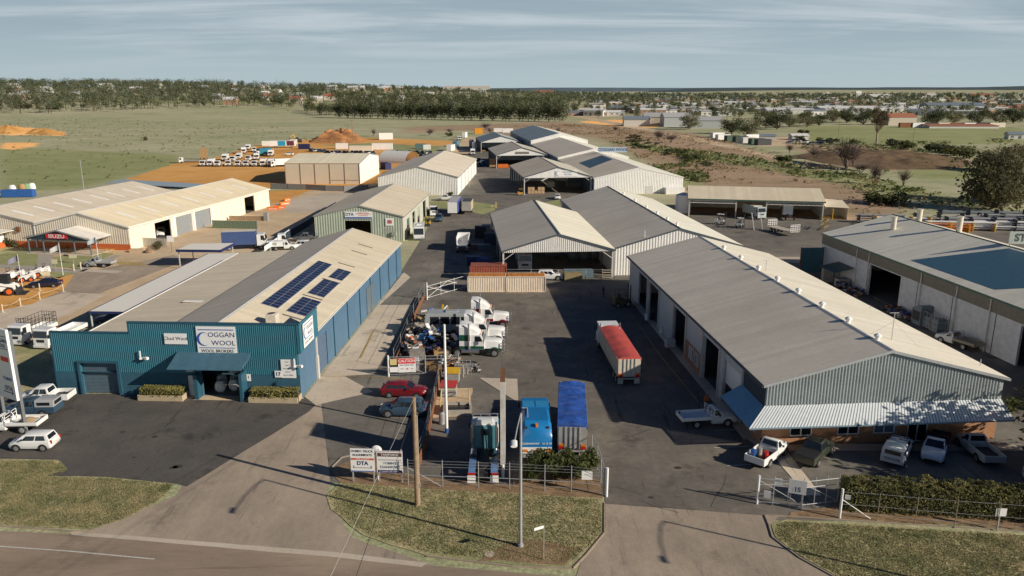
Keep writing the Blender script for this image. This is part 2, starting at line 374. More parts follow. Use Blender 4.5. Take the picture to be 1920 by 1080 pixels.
def sheet(name, px, m, z, label=None, kind='structure', amp=0, world=False):
    pts = [Vector(p).to_3d() if world else G(*p) for p in px]
    if amp: pts = ragged(pts, amp, seed=z*100)
    bm = bmesh.new(); vs = [bm.verts.new((p.x, p.y, z)) for p in pts]
    fc = bm.faces.new(vs); bm.normal_update()
    if fc.normal.z < 0: fc.normal_flip()
    me = bpy.data.meshes.new(name); bm.to_mesh(me); bm.free(); me.materials.append(m)
    return tag(link(name, me), label, kind=kind)
asph = ramp_mat('yard_asphalt', [(0,(.062,.057,.05)),(.5,(.094,.086,.074)),(1,(.145,.127,.104))], [(.05,1),(.25,.8),(1.4,.5),(9,.25)], rough=.9, bump=.15, mott=.16, bdist=.03, stain=[((.03,.028,.028),.22,.56,.68,.6,(1,1,1)),((.26,.2,.14),.16,.58,.75,.55,(1,.5,1)),((.035,.032,.03),.5,.6,.66,.5,(2.2,.18,1)),((.3,.25,.19),2.2,.68,.74,.6,(1,1,1))])
asph_new = ramp_mat('new_asphalt', [(0,(.058,.054,.05)),(.5,(.08,.073,.066)),(1,(.11,.098,.085))], [(.08,1),(.5,.6),(4,.5)], rough=.9, bump=.2, mott=.2, bdist=.03, stain=[((.03,.028,.028),.22,.56,.68,.6,(1,1,1)),((.2,.155,.11),.16,.6,.76,.4,(1,.5,1)),((.035,.032,.03),.5,.6,.66,.5,(2.2,.18,1)),((.3,.25,.19),2.2,.68,.74,.6,(1,1,1))])
asph_tan = ramp_mat('worn_driveway_seal', [(0,(.2,.165,.13)),(.5,(.275,.223,.172)),(1,(.36,.29,.215))], [(.07,1),(.35,.8),(2,.4)], rough=.9, bump=.15, mott=.14, stretch=(1,.5,1), bdist=.03, stain=[((.1,.085,.07),.2,.56,.7,.5,(1,1,1)),((.42,.31,.2),.15,.56,.75,.5,(1,.6,1)),((.09,.075,.065),.5,.58,.66,.45,(2.5,.16,1))])
slabm = ramp_mat('driveway_concrete', [(0,(.36,.3,.235)),(.5,(.45,.375,.29)),(1,(.54,.46,.36))], [(.06,1),(.3,.6),(2,.4)], rough=.9, bump=.1, mott=.1, bdist=.02, stain=[((.1,.085,.07),.2,.56,.7,.5,(1,1,1)),((.42,.31,.2),.15,.56,.75,.5,(1,.6,1)),((.09,.075,.065),.5,.58,.66,.45,(2.5,.16,1))])
apron = ramp_mat('pale_apron', [(0,(.4,.34,.27)),(.5,(.5,.425,.34)),(1,(.58,.5,.4))], [(.06,1),(.3,.6),(2,.4)], rough=.9, bump=.1, mott=.1, bdist=.02)
roadm = ramp_mat('road_seal', [(0,(.17,.132,.1)),(.5,(.23,.178,.132)),(1,(.3,.235,.17))], [(.05,1),(.4,.6),(3,.4)], rough=.92, bump=.2, mott=.15, stretch=(.25,1,1), bdist=.03, stain=[((.1,.085,.07),.2,.56,.7,.5,(1,1,1)),((.45,.33,.2),.15,.54,.72,.6,(.25,1.2,1)),((.1,.08,.065),.5,.58,.66,.4,(.12,2.5,1))])
dirt = ramp_mat('orange_dirt', [(0,(.54,.255,.07)),(.5,(.7,.36,.105)),(1,(.76,.45,.17))], [(.02,1),(.1,.7),(.6,.4)], bump=.3, mott=.12, bdist=.1)
paledirt = ramp_mat('pale_dirt', [(0,(.38,.28,.175)),(.5,(.49,.37,.24)),(1,(.58,.46,.32))], [(.04,1),(.2,.7),(1.2,.4)], bump=.25, mott=.12, bdist=.06)
leafdirt = ramp_mat('garden_dirt', [(0,(.12,.08,.045)),(.5,(.22,.145,.085)),(1,(.34,.235,.14))], [(.3,1),(1.5,.8),(7,.6)], bump=.6, mott=.3, bdist=.06)
verge = ramp_mat('verge_grass', [(0,(.1,.11,.048)),(.4,(.158,.152,.075)),(.7,(.23,.195,.11)),(1,(.34,.27,.165))], [(.12,1),(.6,.9),(2.5,.7),(9,.5)], bump=.8, mott=.3, bdist=.08)
lawnm = ramp_mat('lawn', [(0,(.15,.17,.07)),(.5,(.21,.215,.1)),(1,(.28,.26,.14))], [(.12,1),(.8,.8),(5,.5)], bump=.4, mott=.2, bdist=.05)
sheet('road', [(-500,985),(-200,988),(140,1001),(640,1044),(760,1056),(1080,1083),(1500,1095),(2600,1150),(2600,1500),(-500,1500)], roadm, .004, 'street of worn brown seal along the bottom')
sheet('driveway', [(590,760),(720,700),(900,745),(880,905),(640,880),(612,920),(660,1008),(820,1062),(640,1042),(150,1000),(330,930),(345,905)], asph_tan, .008, 'tan sealed driveway between the two verges', amp=.1)
sheet('crossover', [(130,996),(640,1036),(800,1056),(790,1064),(640,1046),(135,1003)], apron, .012, 'pale concrete crossover at the street edge', amp=.05)
sheet('yard', [(600,735),(755,505),(880,300),(872,262),(925,258),(1000,300),(1300,430),(1290,398),(1650,415),(1560,470),(1640,560),(1960,700),(2500,930),(2500,985),(1460,976),(1440,972),(1136,965),(1133,928),(880,905),(620,905)], asph, .016, 'dark asphalt yard between the sheds')
asph2 = ramp_mat('old_asphalt', [(0,(.068,.062,.053)),(.5,(.103,.092,.078)),(1,(.165,.142,.112))], [(.07,1),(.3,.9),(1.6,.6),(9,.3)], rough=.9, bump=.2, mott=.18, bdist=.03, stain=[((.03,.028,.028),.22,.56,.68,.6,(1,1,1)),((.26,.2,.14),.16,.58,.75,.55,(1,.5,1)),((.035,.032,.03),.5,.6,.66,.5,(2.2,.18,1)),((.3,.25,.19),2.2,.68,.74,.6,(1,1,1))])
sheet('yard_patch', [(905,546),(1180,548),(1330,730),(1395,830),(1460,968),(1136,945),(1133,922),(960,905),(944,800),(940,690),(936,620)], asph2, .02, 'older browner asphalt in the middle of the yard')
sheet('exit_lane', [(1136,945),(1460,968),(1446,985),(1452,1008),(1500,1045),(1580,1090),(1080,1085),(1090,1050),(1134,1000)], asph_tan, .02, 'brown sealed lane out to the street', amp=.1)
sheet('car_park', [(-160,742),(110,738),(567,742),(594,758),(580,772),(350,912),(330,908),(200,895),(85,892),(125,880),(110,862),(-160,858)], asph_new, .024, 'dark asphalt car park in front of the blue shed', amp=.06)
sheet('concrete_strip', [(571,744),(757,511),(770,520),(712,572),(772,572),(702,702),(645,705),(700,735),(592,760)], slabm, .028, 'pale concrete strip along the blue side wall')
sheet('pavement', [(268,740),(568,744),(570,748),(268,746)], apron, .032, 'narrow pavement at the foot of the blue front wall')
sheet('pavement', [(385,742),(455,744),(470,752),(362,750)], paledirt, .036, 'earthy ramp into the blue shed doorway', amp=.03)
def kerb(px, name='kerb', h=.1, wd=.11, label=None, m=kerbm):
    pts = [G(*p) for p in px]; b = MB()
    for a, c in zip(pts, pts[1:]):
        d = (c-a).normalized(); n = Vector((-d.y, d.x, 0))*wd
        q = [a-d*.01, c+d*.01, c+d*.01+n, a-d*.01+n]
        b.prism([(p.x, p.y, 0) for p in q], (0, 0, h))
    return tag(b.build(name, m), label, kind='structure')
def grass_area(nm, px, label, amp=.15):
    sheet(nm, px, verge, .04, label, amp=amp)
grass_area('verge', [(-200,862),(110,864),(125,880),(85,893),(200,896),(328,908),(300,940),(235,975),(172,994),(0,986),(-200,978)], 'dry grass verge left of the driveway')
grass_area('verge', [(612,930),(640,903),(780,912),(960,922),(1120,932),(1133,945),(1133,1000),(1098,1040),(1072,1064),(960,1060),(800,1042),(680,1004),(622,956)], 'green grass verge between the two driveways')
grass_area('verge', [(1446,985),(1475,976),(1920,1003),(2500,1040),(2500,1130),(1585,1090),(1500,1044),(1452,1008)], 'green grass verge right of the exit lane')
sheet('garden_bed', [(620,880),(700,848),(720,880),(800,893),(1000,915),(1126,925),(1130,935),(960,926),(780,916),(640,906)], leafdirt, .044, 'strip of bare earth and leaf litter under the fence', amp=.2)
sheet('garden_bed', [(960,900),(1090,890),(1128,905),(1128,930),(960,918)], leafdirt, .048, 'bare earth under the shrubs by the fence', amp=.2)
sheet('garden_bed', [(1480,962),(1560,950),(1590,915),(2400,950),(2400,1022),(1920,992),(1475,972)], leafdirt, .05, 'bare earth under the long hedge', amp=.15)
sheet('garden_bed', [(905,1052),(960,1020),(1010,1014),(1080,1030),(1060,1058),(980,1058)], leafdirt, .052, 'bare patch around the foot of the street lamp', amp=.3)
kerb([(-200,979),(0,988),(135,998),(172,996)], label='concrete kerb along the left verge')
kerb([(800,1045),(960,1064),(1075,1068),(1100,1042),(1135,1000),(1135,944)], label='concrete kerb around the middle verge')
kerb([(1580,1090),(1500,1046),(1450,1008),(1443,985),(1436,968),(1475,970),(1920,998),(2500,1034)], label='concrete kerb around the right verge')
kerb([(655,830),(700,846),(640,858),(618,880)], label='pale concrete kerb by the twin sign boards')
wl = mat('line_paint', (.6,.58,.52), .8, var=.25, scale=4)
yl = mat('yellow_line_paint', (.5,.34,.1), .8, var=.3, scale=4)
def line(px, wd, m, z=.03, name='road_marking', label=None):
    pts = [G(*p) for p in px]; b = MB()
    for a, c in zip(pts, pts[1:]):
        d = (c-a).normalized(); n = Vector((-d.y, d.x, 0))*wd/2
        b.face([Vector((p.x, p.y, z)) for p in (a-n, c-n, c+n, a+n)])
    return tag(b.build(name, m), label, kind='structure')
line([(-100,1020),(0,1025),(130,1034),(290,1049)], .13, wl, .03, label='white edge line on the street')
line([(1180,585),(1240,670),(1310,755)], .12, yl, .05, label='faded yellow line beside the right workshop')
line([(600,706),(690,706),(760,712)], .1, yl, .05, label='faded yellow line across the driveway')
line([(676,672),(700,620)], .22, yl, .05, label='worn yellow arrow shaft on the concrete strip')
for a, c in (((1338,840),(1405,838)),((1363,874),(1408,872)),((1340,808),(1380,806)),((1420,910),(1480,908))): line([a, c], .1, wl, .05, label='white bay line in the front parking')
crackm = mat('crack_seal', (.05,.046,.042), .8)
r0 = random.Random(12)
for k in range(16):
    x, y = r0.uniform(900, 1400), r0.uniform(580, 960); a = r0.choice((r0.uniform(-.25,.25), r0.uniform(1.2,1.9))); pts = [(x, y)]
    for j in range(r0.randint(4, 9)): a += r0.gauss(0,.25); x += math.cos(a)*16; y += math.sin(a)*9; pts.append((x, y))
    line(pts, r0.uniform(.04,.1), crackm, .024, 'asphalt_crack', 'thin dark crack in the yard asphalt')
for k in range(11):
    x, y = r0.choice(((r0.uniform(940,1100), r0.uniform(570,800)), (r0.uniform(140,420), r0.uniform(770,880)), (r0.uniform(1150,1400), r0.uniform(860,950)))); q = G(x, y); s_ = r0.uniform(.12,.4)
    sheet('oil_stain', [(q.x+s_*(1+.3*r0.random())*math.cos(j*.7), q.y+s_*.9*math.sin(j*.7)) for j in range(9)], crackm, .03, 'dark oil stain on the asphalt', world=True)
sheet('footpath', [(1455,862),(1478,850),(1540,930),(1512,930)], slabm, .054, 'pale concrete path from the gate')
sheet('footpath', [(1386,815),(1400,808),(1440,832),(2000,835),(2000,846),(1432,846)], apron, .054, 'concrete path along the brick office wall')
sheet('footpath', [(1180,548),(1176,556),(1395,826),(1412,812)], slabm, .056, 'concrete strip along the workshop doors')
sheet('slab', [(898,709),(970,711),(972,756)], apron, .056, 'pale triangular slab in the yard')
sheet('slab', [(795,730),(885,728),(878,780),(800,785)], paledirt, .056, 'stony gravel pad by the yellow bins', amp=.25)
sheet('slab', [(1440,482),(1500,482),(1512,494),(1455,492)], apron, .056, 'pale slab beside the right lane')
sheet('forecourt', [(-400,520),(60,478),(330,440),(520,370),(640,350),(705,345),(660,400),(590,440),(600,470),(490,470),(165,585),(165,610),(100,650),(-400,700)], paledirt, .014, 'dusty sealed forecourt of the dealership', amp=.3)
sheet('forecourt', [(-200,515),(150,512),(325,478),(350,488),(200,545),(60,600),(-200,640)], asph_tan, .018, 'brown asphalt parking of the dealership', amp=.15)
sheet('forecourt', [(-60,600),(125,548),(200,552),(130,590),(-60,650)], slabm, .022, 'pale concrete lane beside the dealership parking', amp=.05)
sheet('forecourt', [(400,420),(470,400),(600,350),(720,360),(700,400),(620,425),(560,445),(430,470),(330,470)], paledirt, .022, 'pale dusty ground behind the sheds', amp=.4)
sheet('slab', [(510,383),(610,362),(690,360),(640,395),(545,400)], apron, .026, 'pale concrete apron by the orange barriers', amp=.2)
sheet('lawn', [(-20,480),(18,474),(72,477),(68,499),(-20,495)], lawnm, .03, 'small green lawn left of the dealership path')
sheet('lawn', [(101,482),(190,474),(215,476),(150,505),(98,500)], lawnm, .03, 'small green lawn right of the dealership path')
sheet('lawn', [(60,508),(130,506),(140,512),(110,522),(20,500)], lawnm, .03, 'strip of lawn by the flag poles')
sheet('footpath', [(72,476),(101,478),(98,500),(68,500)], conc, .034, 'pale path to the dealership door')
sheet('footpath', [(-20,495),(68,499),(135,506),(150,503),(215,478),(228,479),(150,512),(60,508),(-20,500)], conc, .036, 'pale path around the dealership lawns')
sheet('slab', [(148,509),(160,505),(232,508),(218,513)], apron, .036, 'pale concrete pad in front of the silver ute')
sheet('dirt', [(-60,532),(45,520),(110,520),(140,515),(118,545),(60,570),(-60,595)], dirt, .03, 'orange gravel under the loaders', amp=.2)
for k in range(8): line([(219+k*6.5,490+k*.3),(227+k*6.5,497+k*.3)], .3, yl, .04, label='yellow hatching bar in the dealership parking')
sheet('verge', [(-200,668),(115,640),(140,705),(60,745),(-200,745)], verge, .03, 'grass patch left of the blue shed', amp=.2)
sheet('dirt', [(130,372),(240,335),(330,306),(400,296),(455,280),(500,268),(560,262),(690,258),(850,264),(845,272),(740,276),(730,287),(830,293),(760,320),(700,347),(600,356),(505,352),(430,345),(225,345)], dirt, .01, 'orange dirt yard full of parked trucks', amp=.6)
sheet('dirt', [(505,358),(700,352),(640,372),(560,384),(508,384)], dirt, .02, 'orange dirt strip behind the fence', amp=.3)
sheet('grass_strip', [(600,272),(700,268),(830,275),(800,290),(740,282),(700,278)], lawnm, .014, 'green strip beside the orange yard', amp=.6)
sheet('grass_strip', [(806,378),(870,375),(930,385),(928,395),(905,402),(880,396),(812,388)], lawnm, .03, 'small green traffic island between the sheds', amp=.2)
sheet('grass_strip', [(1020,380),(1050,374),(1052,388),(1030,392)], lawnm, .03, 'small green island beside the white sedan', amp=.2)
sheet('dirt', [(845,285),(872,258),(925,254),(900,280),(870,290)], paledirt, .03, 'dusty track at the far end of the yard', amp=.5)
sheet('yard', [(1640,470),(1640,415),(1800,405),(2100,415),(2100,470)], asph, .012, 'storage yard behind the right warehouse')
sheet('track', [(1060,216),(1085,216),(1330,262),(1480,300),(1470,302),(1320,268)], paledirt, .05, 'dirt track across the brown paddock', amp=.8)
sheet('track', [(1090,214),(1200,212),(1180,218),(1110,220)], paledirt, .05, 'pale yard at the edge of town', amp=.8)
sheet('track', [(1400,258),(1520,256),(1500,275),(1420,274)], paledirt, .05, 'dusty yard among the paddocks', amp=.8)
def mound(name, px, hgt, m, label, n=26, seed=1):
    pts = [G(*p) for p in px]; c = sum(pts, Vector())/len(pts); ring = ragged(pts, .5, seg=2, seed=seed); b = MB(); N = len(ring); secs = []
    for k in range(9):
        t = k/8; s = 1-t*.93
        secs.append([Vector((c.x+(p.x-c.x)*s, c.y+(p.y-c.y)*s, hgt*min(1, t*1.9)*(.78+.6*mnoise.noise(((c.x+(p.x-c.x)*s)*.16+seed, (c.y+(p.y-c.y)*s)*.16, 2))) if k else 0)) for p in ring])
    b.loft(secs, caps=False); b.face(secs[-1])
    o = b.build(name, m, smooth=True); return tag(o, label, kind='structure')
mound('spoil_heap', [(578,268),(600,257),(640,252),(672,254),(690,266),(640,270)], 5.5, mat('spoil_earth', (.5,.22,.075), .95, var=.45, scale=.35, fine=.2), 'large heap of reddish dirt at the edge of the yard')
mound('spoil_heap', [(-30,250),(0,240),(44,240),(46,247),(10,251)], 3.5, dirt, 'orange dirt heap in the left paddock, leftmost', seed=3)
mound('spoil_heap', [(47,251),(60,243),(100,245),(126,252),(90,254)], 2.6, dirt, 'long orange dirt heap in the left paddock', seed=5)
mound('creek_bank', [(1480,292),(1560,280),(1700,283),(1800,296),(1830,306),(1790,318),(1640,318),(1540,306)], 2.6, ramp_mat('bank_earth', [(0,(.1,.07,.035)),(.5,(.19,.125,.07)),(1,(.3,.2,.12))], [(.05,1),(.3,.8),(1.4,.5)], bump=.6, mott=.3), 'brown earth bank in the right paddock', seed=8)
for nm, pts, m, lb in (('creek', [(1480,300),(1530,306),(1620,322),(1560,318),(1500,310)], mat('creek_water', (.02,.028,.025), .5, spec=.15, var=.2), 'dark water of the creek below the bank'),):
    sheet(nm, pts, m, .06, lb, amp=1)
def ridge(dist, a0, a1, h0, h1, col, name, label, seed, rough=.3):
    m = mat(name+str(seed), col, .95, var=.3, scale=.004, fine=.25); b = MB(); N = 120; rows = []
    for j, (dd, hh) in enumerate(((-900, 0), (-450, .55), (0, 1), (600, .8))):
        row = []
        for i in range(N+1):
            a = R(a0+(a1-a0)*i/N); r = dist+dd
            t = i/N; h = (h0+(h1-h0)*t)*(1+rough*mnoise.noise((t*9+seed, seed, 0))+.12*rough*mnoise.noise((t*90, seed, 1)))*min(1, t*8, (1-t)*8)
            row.append((r*math.sin(a), r*math.cos(a), -20+(h+20)*hh))
        rows.append(row)
    b.loft(rows, caps=False, closed=False)
    tag(b.build(name, m, smooth=True), label, kind='structure')
ridge(9000, -45, 60, 70, 55, (.1,.15,.18), 'far_hills', 'pale blue hills on the far horizon', 2)  # aerial haze is put into the hill colour as pale blue
ridge(6200, 6, 62, 48, 64, (.045,.075,.08), 'hills', 'long wooded ridge on the right horizon', 5, .16)  # ridge green is blued in its base colour to imitate distance haze
def lin(prof, u):
    for (a, za), (b, zb) in zip(prof, prof[1:]):
        if a-1e-6 <= u <= b+1e-6: return za+(zb-za)*(u-a)/max(b-a, 1e-6)
    return prof[-1][1] if u > prof[-1][0] else prof[0][1]
def wall(mb, o, d, n, prof, ops=(), z0=0.0, rib=None, rd=.035, reveal=.25, m=0, rm=0):
    o = Vector(o); d = Vector(d); n = Vector(n); L0, L1 = prof[0][0], prof[-1][0]
    P = lambda u, z, k=0: (o.x+d.x*u+n.x*k, o.y+d.y*u+n.y*k, z)
    cuts = sorted({L0, L1, *[p[0] for p in prof], *[q for op in ops for q in (op[0], op[1])]})
    cuts = [c for c in cuts if L0 <= c <= L1]
    def spans(u):
        s = [(z0, None)]
        for a, b, c, e in ops:
            if a < u < b:
                ns = []
                for lo, hi in s:
                    if c > lo+1e-4: ns.append((lo, c))
                    ns.append((e, hi))
                s = ns
        return s
    for a, b in zip(cuts, cuts[1:]):
        for lo, hi in spans((a+b)/2):
            za, zb = (lin(prof, a), lin(prof, b)) if hi is None else (hi, hi)
            if max(za, zb) > lo+.01: mb.face([P(a, lo), P(b, lo), P(b, zb), P(a, za)], m)
    if rib:
        k = int((L1-L0)/rib)
        for i in range(k):
            u = L0+(i+.5)*rib; h = rib*.17
            for lo, hi in spans(u):
                za, zb = (lin(prof, u-h), lin(prof, u+h)) if hi is None else (hi, hi)
                if min(za, zb) <= lo+.05: continue
                mb.face([P(u-h, lo, rd), P(u+h, lo, rd), P(u+h, zb, rd), P(u-h, za, rd)], m)
                mb.face([P(u-h*1.7, lo), P(u-h, lo, rd), P(u-h, za, rd), P(u-h*1.7, za)], m)
                mb.face([P(u+h, lo, rd), P(u+h*1.7, lo), P(u+h*1.7, zb), P(u+h, zb, rd)], m)
    for a, b, c, e in ops:
        mb.face([P(a, c), P(a, e), P(a, e, -reveal), P(a, c, -reveal)], rm)
        mb.face([P(b, c, -reveal), P(b, e, -reveal), P(b, e), P(b, c)], rm)
        mb.face([P(a, e), P(b, e), P(b, e, -reveal), P(a, e, -reveal)], rm)
def roller(parent, o, d, n, a, b, z0, z1, m, inset=.2, name='roller_door', label=None):
    o = Vector(o); d = Vector(d); n = Vector(n); mb = MB(); N = max(4, int((z1-z0)/.16))
    P = lambda u, z, k: (o.x+d.x*u+n.x*k, o.y+d.y*u+n.y*k, z)
    for i in range(N):
        za = z0+(z1-z0)*i/N; zb = z0+(z1-z0)*(i+1)/N; zm = (za+zb)/2
        mb.face([P(a, za, -inset), P(b, za, -inset), P(b, zm, -inset+.035), P(a, zm, -inset+.035)])
        mb.face([P(a, zm, -inset+.035), P(b, zm, -inset+.035), P(b, zb, -inset), P(a, zb, -inset)])
    return part(name, mb, m, parent, label)
def window(parent, o, d, n, a, b, z0, z1, frame=signwhite, pane=glass, mull=1):
    o = Vector(o); d = Vector(d); n = Vector(n)
    P = lambda u, z, k: (o.x+d.x*u+n.x*k, o.y+d.y*u+n.y*k, z)
    mb = MB(); t = .07
    us = [a+(b-a)*i/(mull+1) for i in range(mull+2)]
    for u in us: mb.prism([P(u-t/2, z0, -.12), P(u+t/2, z0, -.12), P(u+t/2, z0, .03), P(u-t/2, z0, .03)], (0, 0, z1-z0))
    for z in (z0, z1-t): mb.prism([P(a, z, -.11), P(b, z, -.11), P(b, z, .025), P(a, z, .025)], (0, 0, t))
    w_ = part('window', mb, frame, parent)
    mb = MB(); mb.face([P(a, z0, -.06), P(b, z0, -.06), P(b, z1, -.06), P(a, z1, -.06)]); part('pane', mb, pane, w_)
    return w_
def gable_roof(root, x0, x1, y0, y1, eave, ridge, m, xr=None, oh=.25, ohl=None, ohr=None, trim=None, gut=None, th=.09, mr=None, cap=True, barge=True):
    xr = (x0+x1)/2 if xr is None else xr; ohl = oh if ohl is None else ohl; ohr = oh if ohr is None else ohr
    ya, yb = y0-oh, y1+oh; sl = (ridge-eave)/(xr-x0); sr = (ridge-eave)/(x1-xr)
    la, lz = x0-ohl, eave-sl*ohl; ra, rz = x1+ohr, eave-sr*ohr; lift = .06
    for (xa, za), (xb, zb), mm in (((la, lz), (xr, ridge), m), ((xr, ridge), (ra, rz), mr or m)):
        b = MB(); b.prism([(xa, ya, za+lift), (xb, ya, zb+lift), (xb, ya, zb+lift+th), (xa, ya, za+lift+th)], (0, yb-ya, 0))
        part('roof', b, mm, root)
    trim = trim or steel
    if cap:
        b = MB(); b.prism([(xr-.3, ya-.02, ridge+lift+th-.3*sl+.01), (xr, ya-.02, ridge+lift+th+.03), (xr+.3, ya-.02, ridge+lift+th-.3*sr+.01), (xr, ya-.02, ridge+lift+th-.01)], (0, yb-ya+.04, 0))
        part('ridge_cap', b, trim, root)
    for xa, za, s in ((la, lz, -1), (ra, rz, 1)):
        b = MB(); q = [(xa-.02*s, ya, za-.1), (xa+.15*s, ya, za-.1), (xa+.15*s, ya, za+.08), (xa-.02*s, ya, za+.08)]
        b.prism(q, (0, yb-ya, 0)); part('gutter', b, gut or trim, root)
    if barge:
        for y in (ya-.05, yb+.01):
            b = MB()
            b.prism([(la, y, lz-.1), (xr, y, ridge-.1), (xr, y, ridge+lift+th+.02), (la, y, lz+lift+th+.02)], (0, .04, 0))
            b.prism([(xr, y, ridge-.1), (ra, y, rz-.1), (ra, y, rz+lift+th+.02), (xr, y, ridge+lift+th+.02)], (0, .04, 0))
            part('barge_board', b, trim, root)
def gprof(x0, x1, eave, ridge, xr=None):
    xr = (x0+x1)/2 if xr is None else xr
    return [(x0, eave), (xr, ridge), (x1, eave)]
X_, Y_, NX, NY = (1, 0, 0), (0, 1, 0), (-1, 0, 0), (0, -1, 0)
def roofm(name, c, ax='Y', var=.05, dirt=None):
    c = (min(.9, c[0]*1.5), min(.86, c[1]*1.48), min(.76, c[2]*1.36)) if 'blue' not in name else c
    return mat(name, c, .6, .0, var=var, scale=.18, stripe=(ax, .26, .05, .07), dirt=dirt or ((c[0]*.78, c[1]*.74, c[2]*.68), .4), spec=.3, fine=.05)
roof_grey = roofm('aged_grey_roof', (.52,.465,.4)); roof_sand = roofm('sand_roof', (.5,.44,.36)); roof_pale = roofm('pale_roof', (.58,.54,.48))
roof_bright = roofm('zinc_roof', (.66,.61,.53)); roof_blue = roofm('bluegrey_roof', (.26,.33,.37)); roof_mid = roofm('mid_grey_roof', (.56,.49,.41))
wall_white = mat('white_wall_sheet', (.8,.78,.74), .55, var=.06, scale=.6, fine=.03); wall_blue = mat('blue_wall_sheet', (.036,.165,.225), .5, var=.1, scale=.5, fine=.05)
wall_blue2 = mat('slate_blue_wall', (.085,.165,.255), .55, var=.08, scale=.5, fine=.05)
blue_trim = mat('blue_trim', (.028,.1,.15), .5); block_blue = brick_mat('blue_blockwork', (.03,.105,.155), (.036,.118,.172), (.02,.075,.115), .4, .2, .012)
wall_green = mat('pale_green_wall', (.4,.45,.37), .55, var=.07, scale=.5, fine=.04)
wall_greyrib = mat('zincalume_wall', (.42,.46,.46), .5, .1, var=.12, scale=.5)
brickm = brick_mat('orange_brick', (.5,.24,.11), (.4,.175,.08), (.42,.3,.2))
blockw = brick_mat('white_blockwork', (.66,.68,.7), (.6,.62,.64), (.5,.52,.53), .4, .2, .014)
darkin = mat('dark_interior', (.05,.045,.04), .9, var=.3); slabin = mat('shed_floor', (.16,.145,.13), .8, var=.2, scale=.4)
doorgrey = mat('grey_roller', (.3,.32,.33), .5, .1); skyl = mat('skylight_sheet', (.9,.88,.82), .8, spec=.1); skyd = mat('dull_skylight', (.14,.125,.1), .5)
gtrim = mat('green_trim', (.05,.12,.09), .5); postw = mat('white_steel', (.6,.58,.54), .5, var=.1)
def floor_slab(root, x0, x1, y0, y1, m=None, z=.03):
    b = MB(); b.face([(x0, y0, z), (x1, y0, z), (x1, y1, z), (x0, y1, z)]); return part('floor', b, m or slabin, root)
def blue_store():
    W, Lr, XV = 25.9, 56.4, 9.4
    r = thing('wool_store', 'blue corrugated wool store with stepped front wall and solar panels on its sand roof', 'building', (-47.8, 75.8, 0), -2.6)
    ST = 8.4   # step in the parapet
    prof = [(0, 6.8), (ST, 6.8), (ST+.02, 7.95), (W, 7.95)]
    ops = [(2.75, 6.65, 0, 3.55), (13.95, 14.95, 0, 2.3), (15.5, 19.95, 0, 4.0)]
    b = MB(); wall(b, (0,0,0), X_, NY, prof, [(o[0], o[1], max(o[2], 2.5), o[3]) for o in ops if o[3] > 2.5], 2.5, rib=.21, rd=.04); part('front_wall', b, wall_blue, r)
    b = MB(); wall(b, (0,-.06,0), X_, NY, [(0, 2.5), (W, 2.5)], [(o[0], o[1], 0, min(o[3], 2.5)) for o in ops], reveal=.4); part('base_wall', b, block_blue, r, 'dark blue blockwork base of the front wall')
    b = MB(); b.box(-.06, ST, -.1, .12, 6.8, 6.95); b.box(ST-.1, W+.05, -.1, .12, 7.95, 8.1); b.box(ST-.1, ST+.06, -.1, .12, 6.8, 8.0); b.box(-.08, .1, -.09, .1, 0, 6.8); part('parapet_cap', b, blue_trim, r)
    
    for a, c, _, h in ops[:1]:
        b = MB(); b.box(a-.25, a, -.22, .05, 0, h+.2); b.box(c, c+.3, -.22, .05, 0, h+.2); b.box(a, c, -.22, .05, h, h+.2); part('door_frame', b, blue_trim, r)
        roller(r, (0,0,0), X_, NY, a, c, 0.02, h, mat('blue_roller', (.1,.15,.19), .5, .1), .35)
    d = MB(); d.box(13.97, 14.93, .15, .2, .02, 2.28); dd = part('door', d, signwhite, r); d = MB(); d.box(14.75, 14.83, .06, .14, 1.0, 1.12); part('handle', d, chrome, dd)
    b = MB(); b.box(15.05, 15.45, -1.0, -.02, 0, 2.7); part('wing_wall', b, blue_trim, r); b = MB(); b.box(20.0, 20.3, -1.4, -.02, 0, 3.0); part('wing_wall', b, blue_trim, r)
    b = MB(); b.prism([(13.3,-.05,4.85),(20.9,-.05,4.85),(20.7,-2.3,3.75),(13.1,-2.3,3.75)], (0,0,.08)); b.prism([(20.85,-.05,4.8),(20.65,-2.3,3.72),(20.75,-.05,4.2)], (.05,0,0)); part('awning', b, mat('awning_sheet', (.06,.14,.2), .5, stripe=('X', .2, .12, .3)), r)
    b = MB(); wall(b, (W,0,0), Y_, X_, [(0, 5.5), (Lr, 5.5)], [(6.5, 10.2, 0, 4.2)], rib=.5, rd=.03); part('side_wall', b, wall_blue2, r)
    roller(r, (W,0,0), Y_, X_, 6.5, 10.2, 0.02, 4.2, mat('slate_roller', (.1,.15,.22), .5), .1)
    for y in (13, 19.5, 26, 32.5, 39, 45.5, 52):
        b = MB(); b.box(W+.02, W+.12, y, y+.12, 0, 5.3); part('downpipe', b, blue_trim, r)
    b = MB(); b.box(W+.01, W+.1, 30, 34.5, 0.1, 4.0); part('sliding_door', b, mat('sliding_grey', (.13,.17,.2), .5), r)
    b = MB(); b.box(W+.03, W+.2, 5.6, 5.9, 0, 5.3); b.box(W+.02, W+.25, 5.5, 6.0, 0, 2.6); part('downpipe', b, postw, r)
    b = MB(); wall(b, (W+.28,-.1,0), Y_, X_, [(0, 7.98), (6.2, 7.98)], z0=4.9, rib=.21); b.face([(W+.27,-.1,4.9),(W+.27,6.1,4.9),(W+.27,6.1,7.98),(W+.27,-.1,7.98)]); b.box(W+.22, W+.36, -.14, 6.15, 7.98, 8.1); b.box(W,W+.3,-.08,-.02,4.9,7.98); b.box(W,W+.3,6.05,6.1,4.9,7.98); part('parapet_return', b, wall_blue, r)
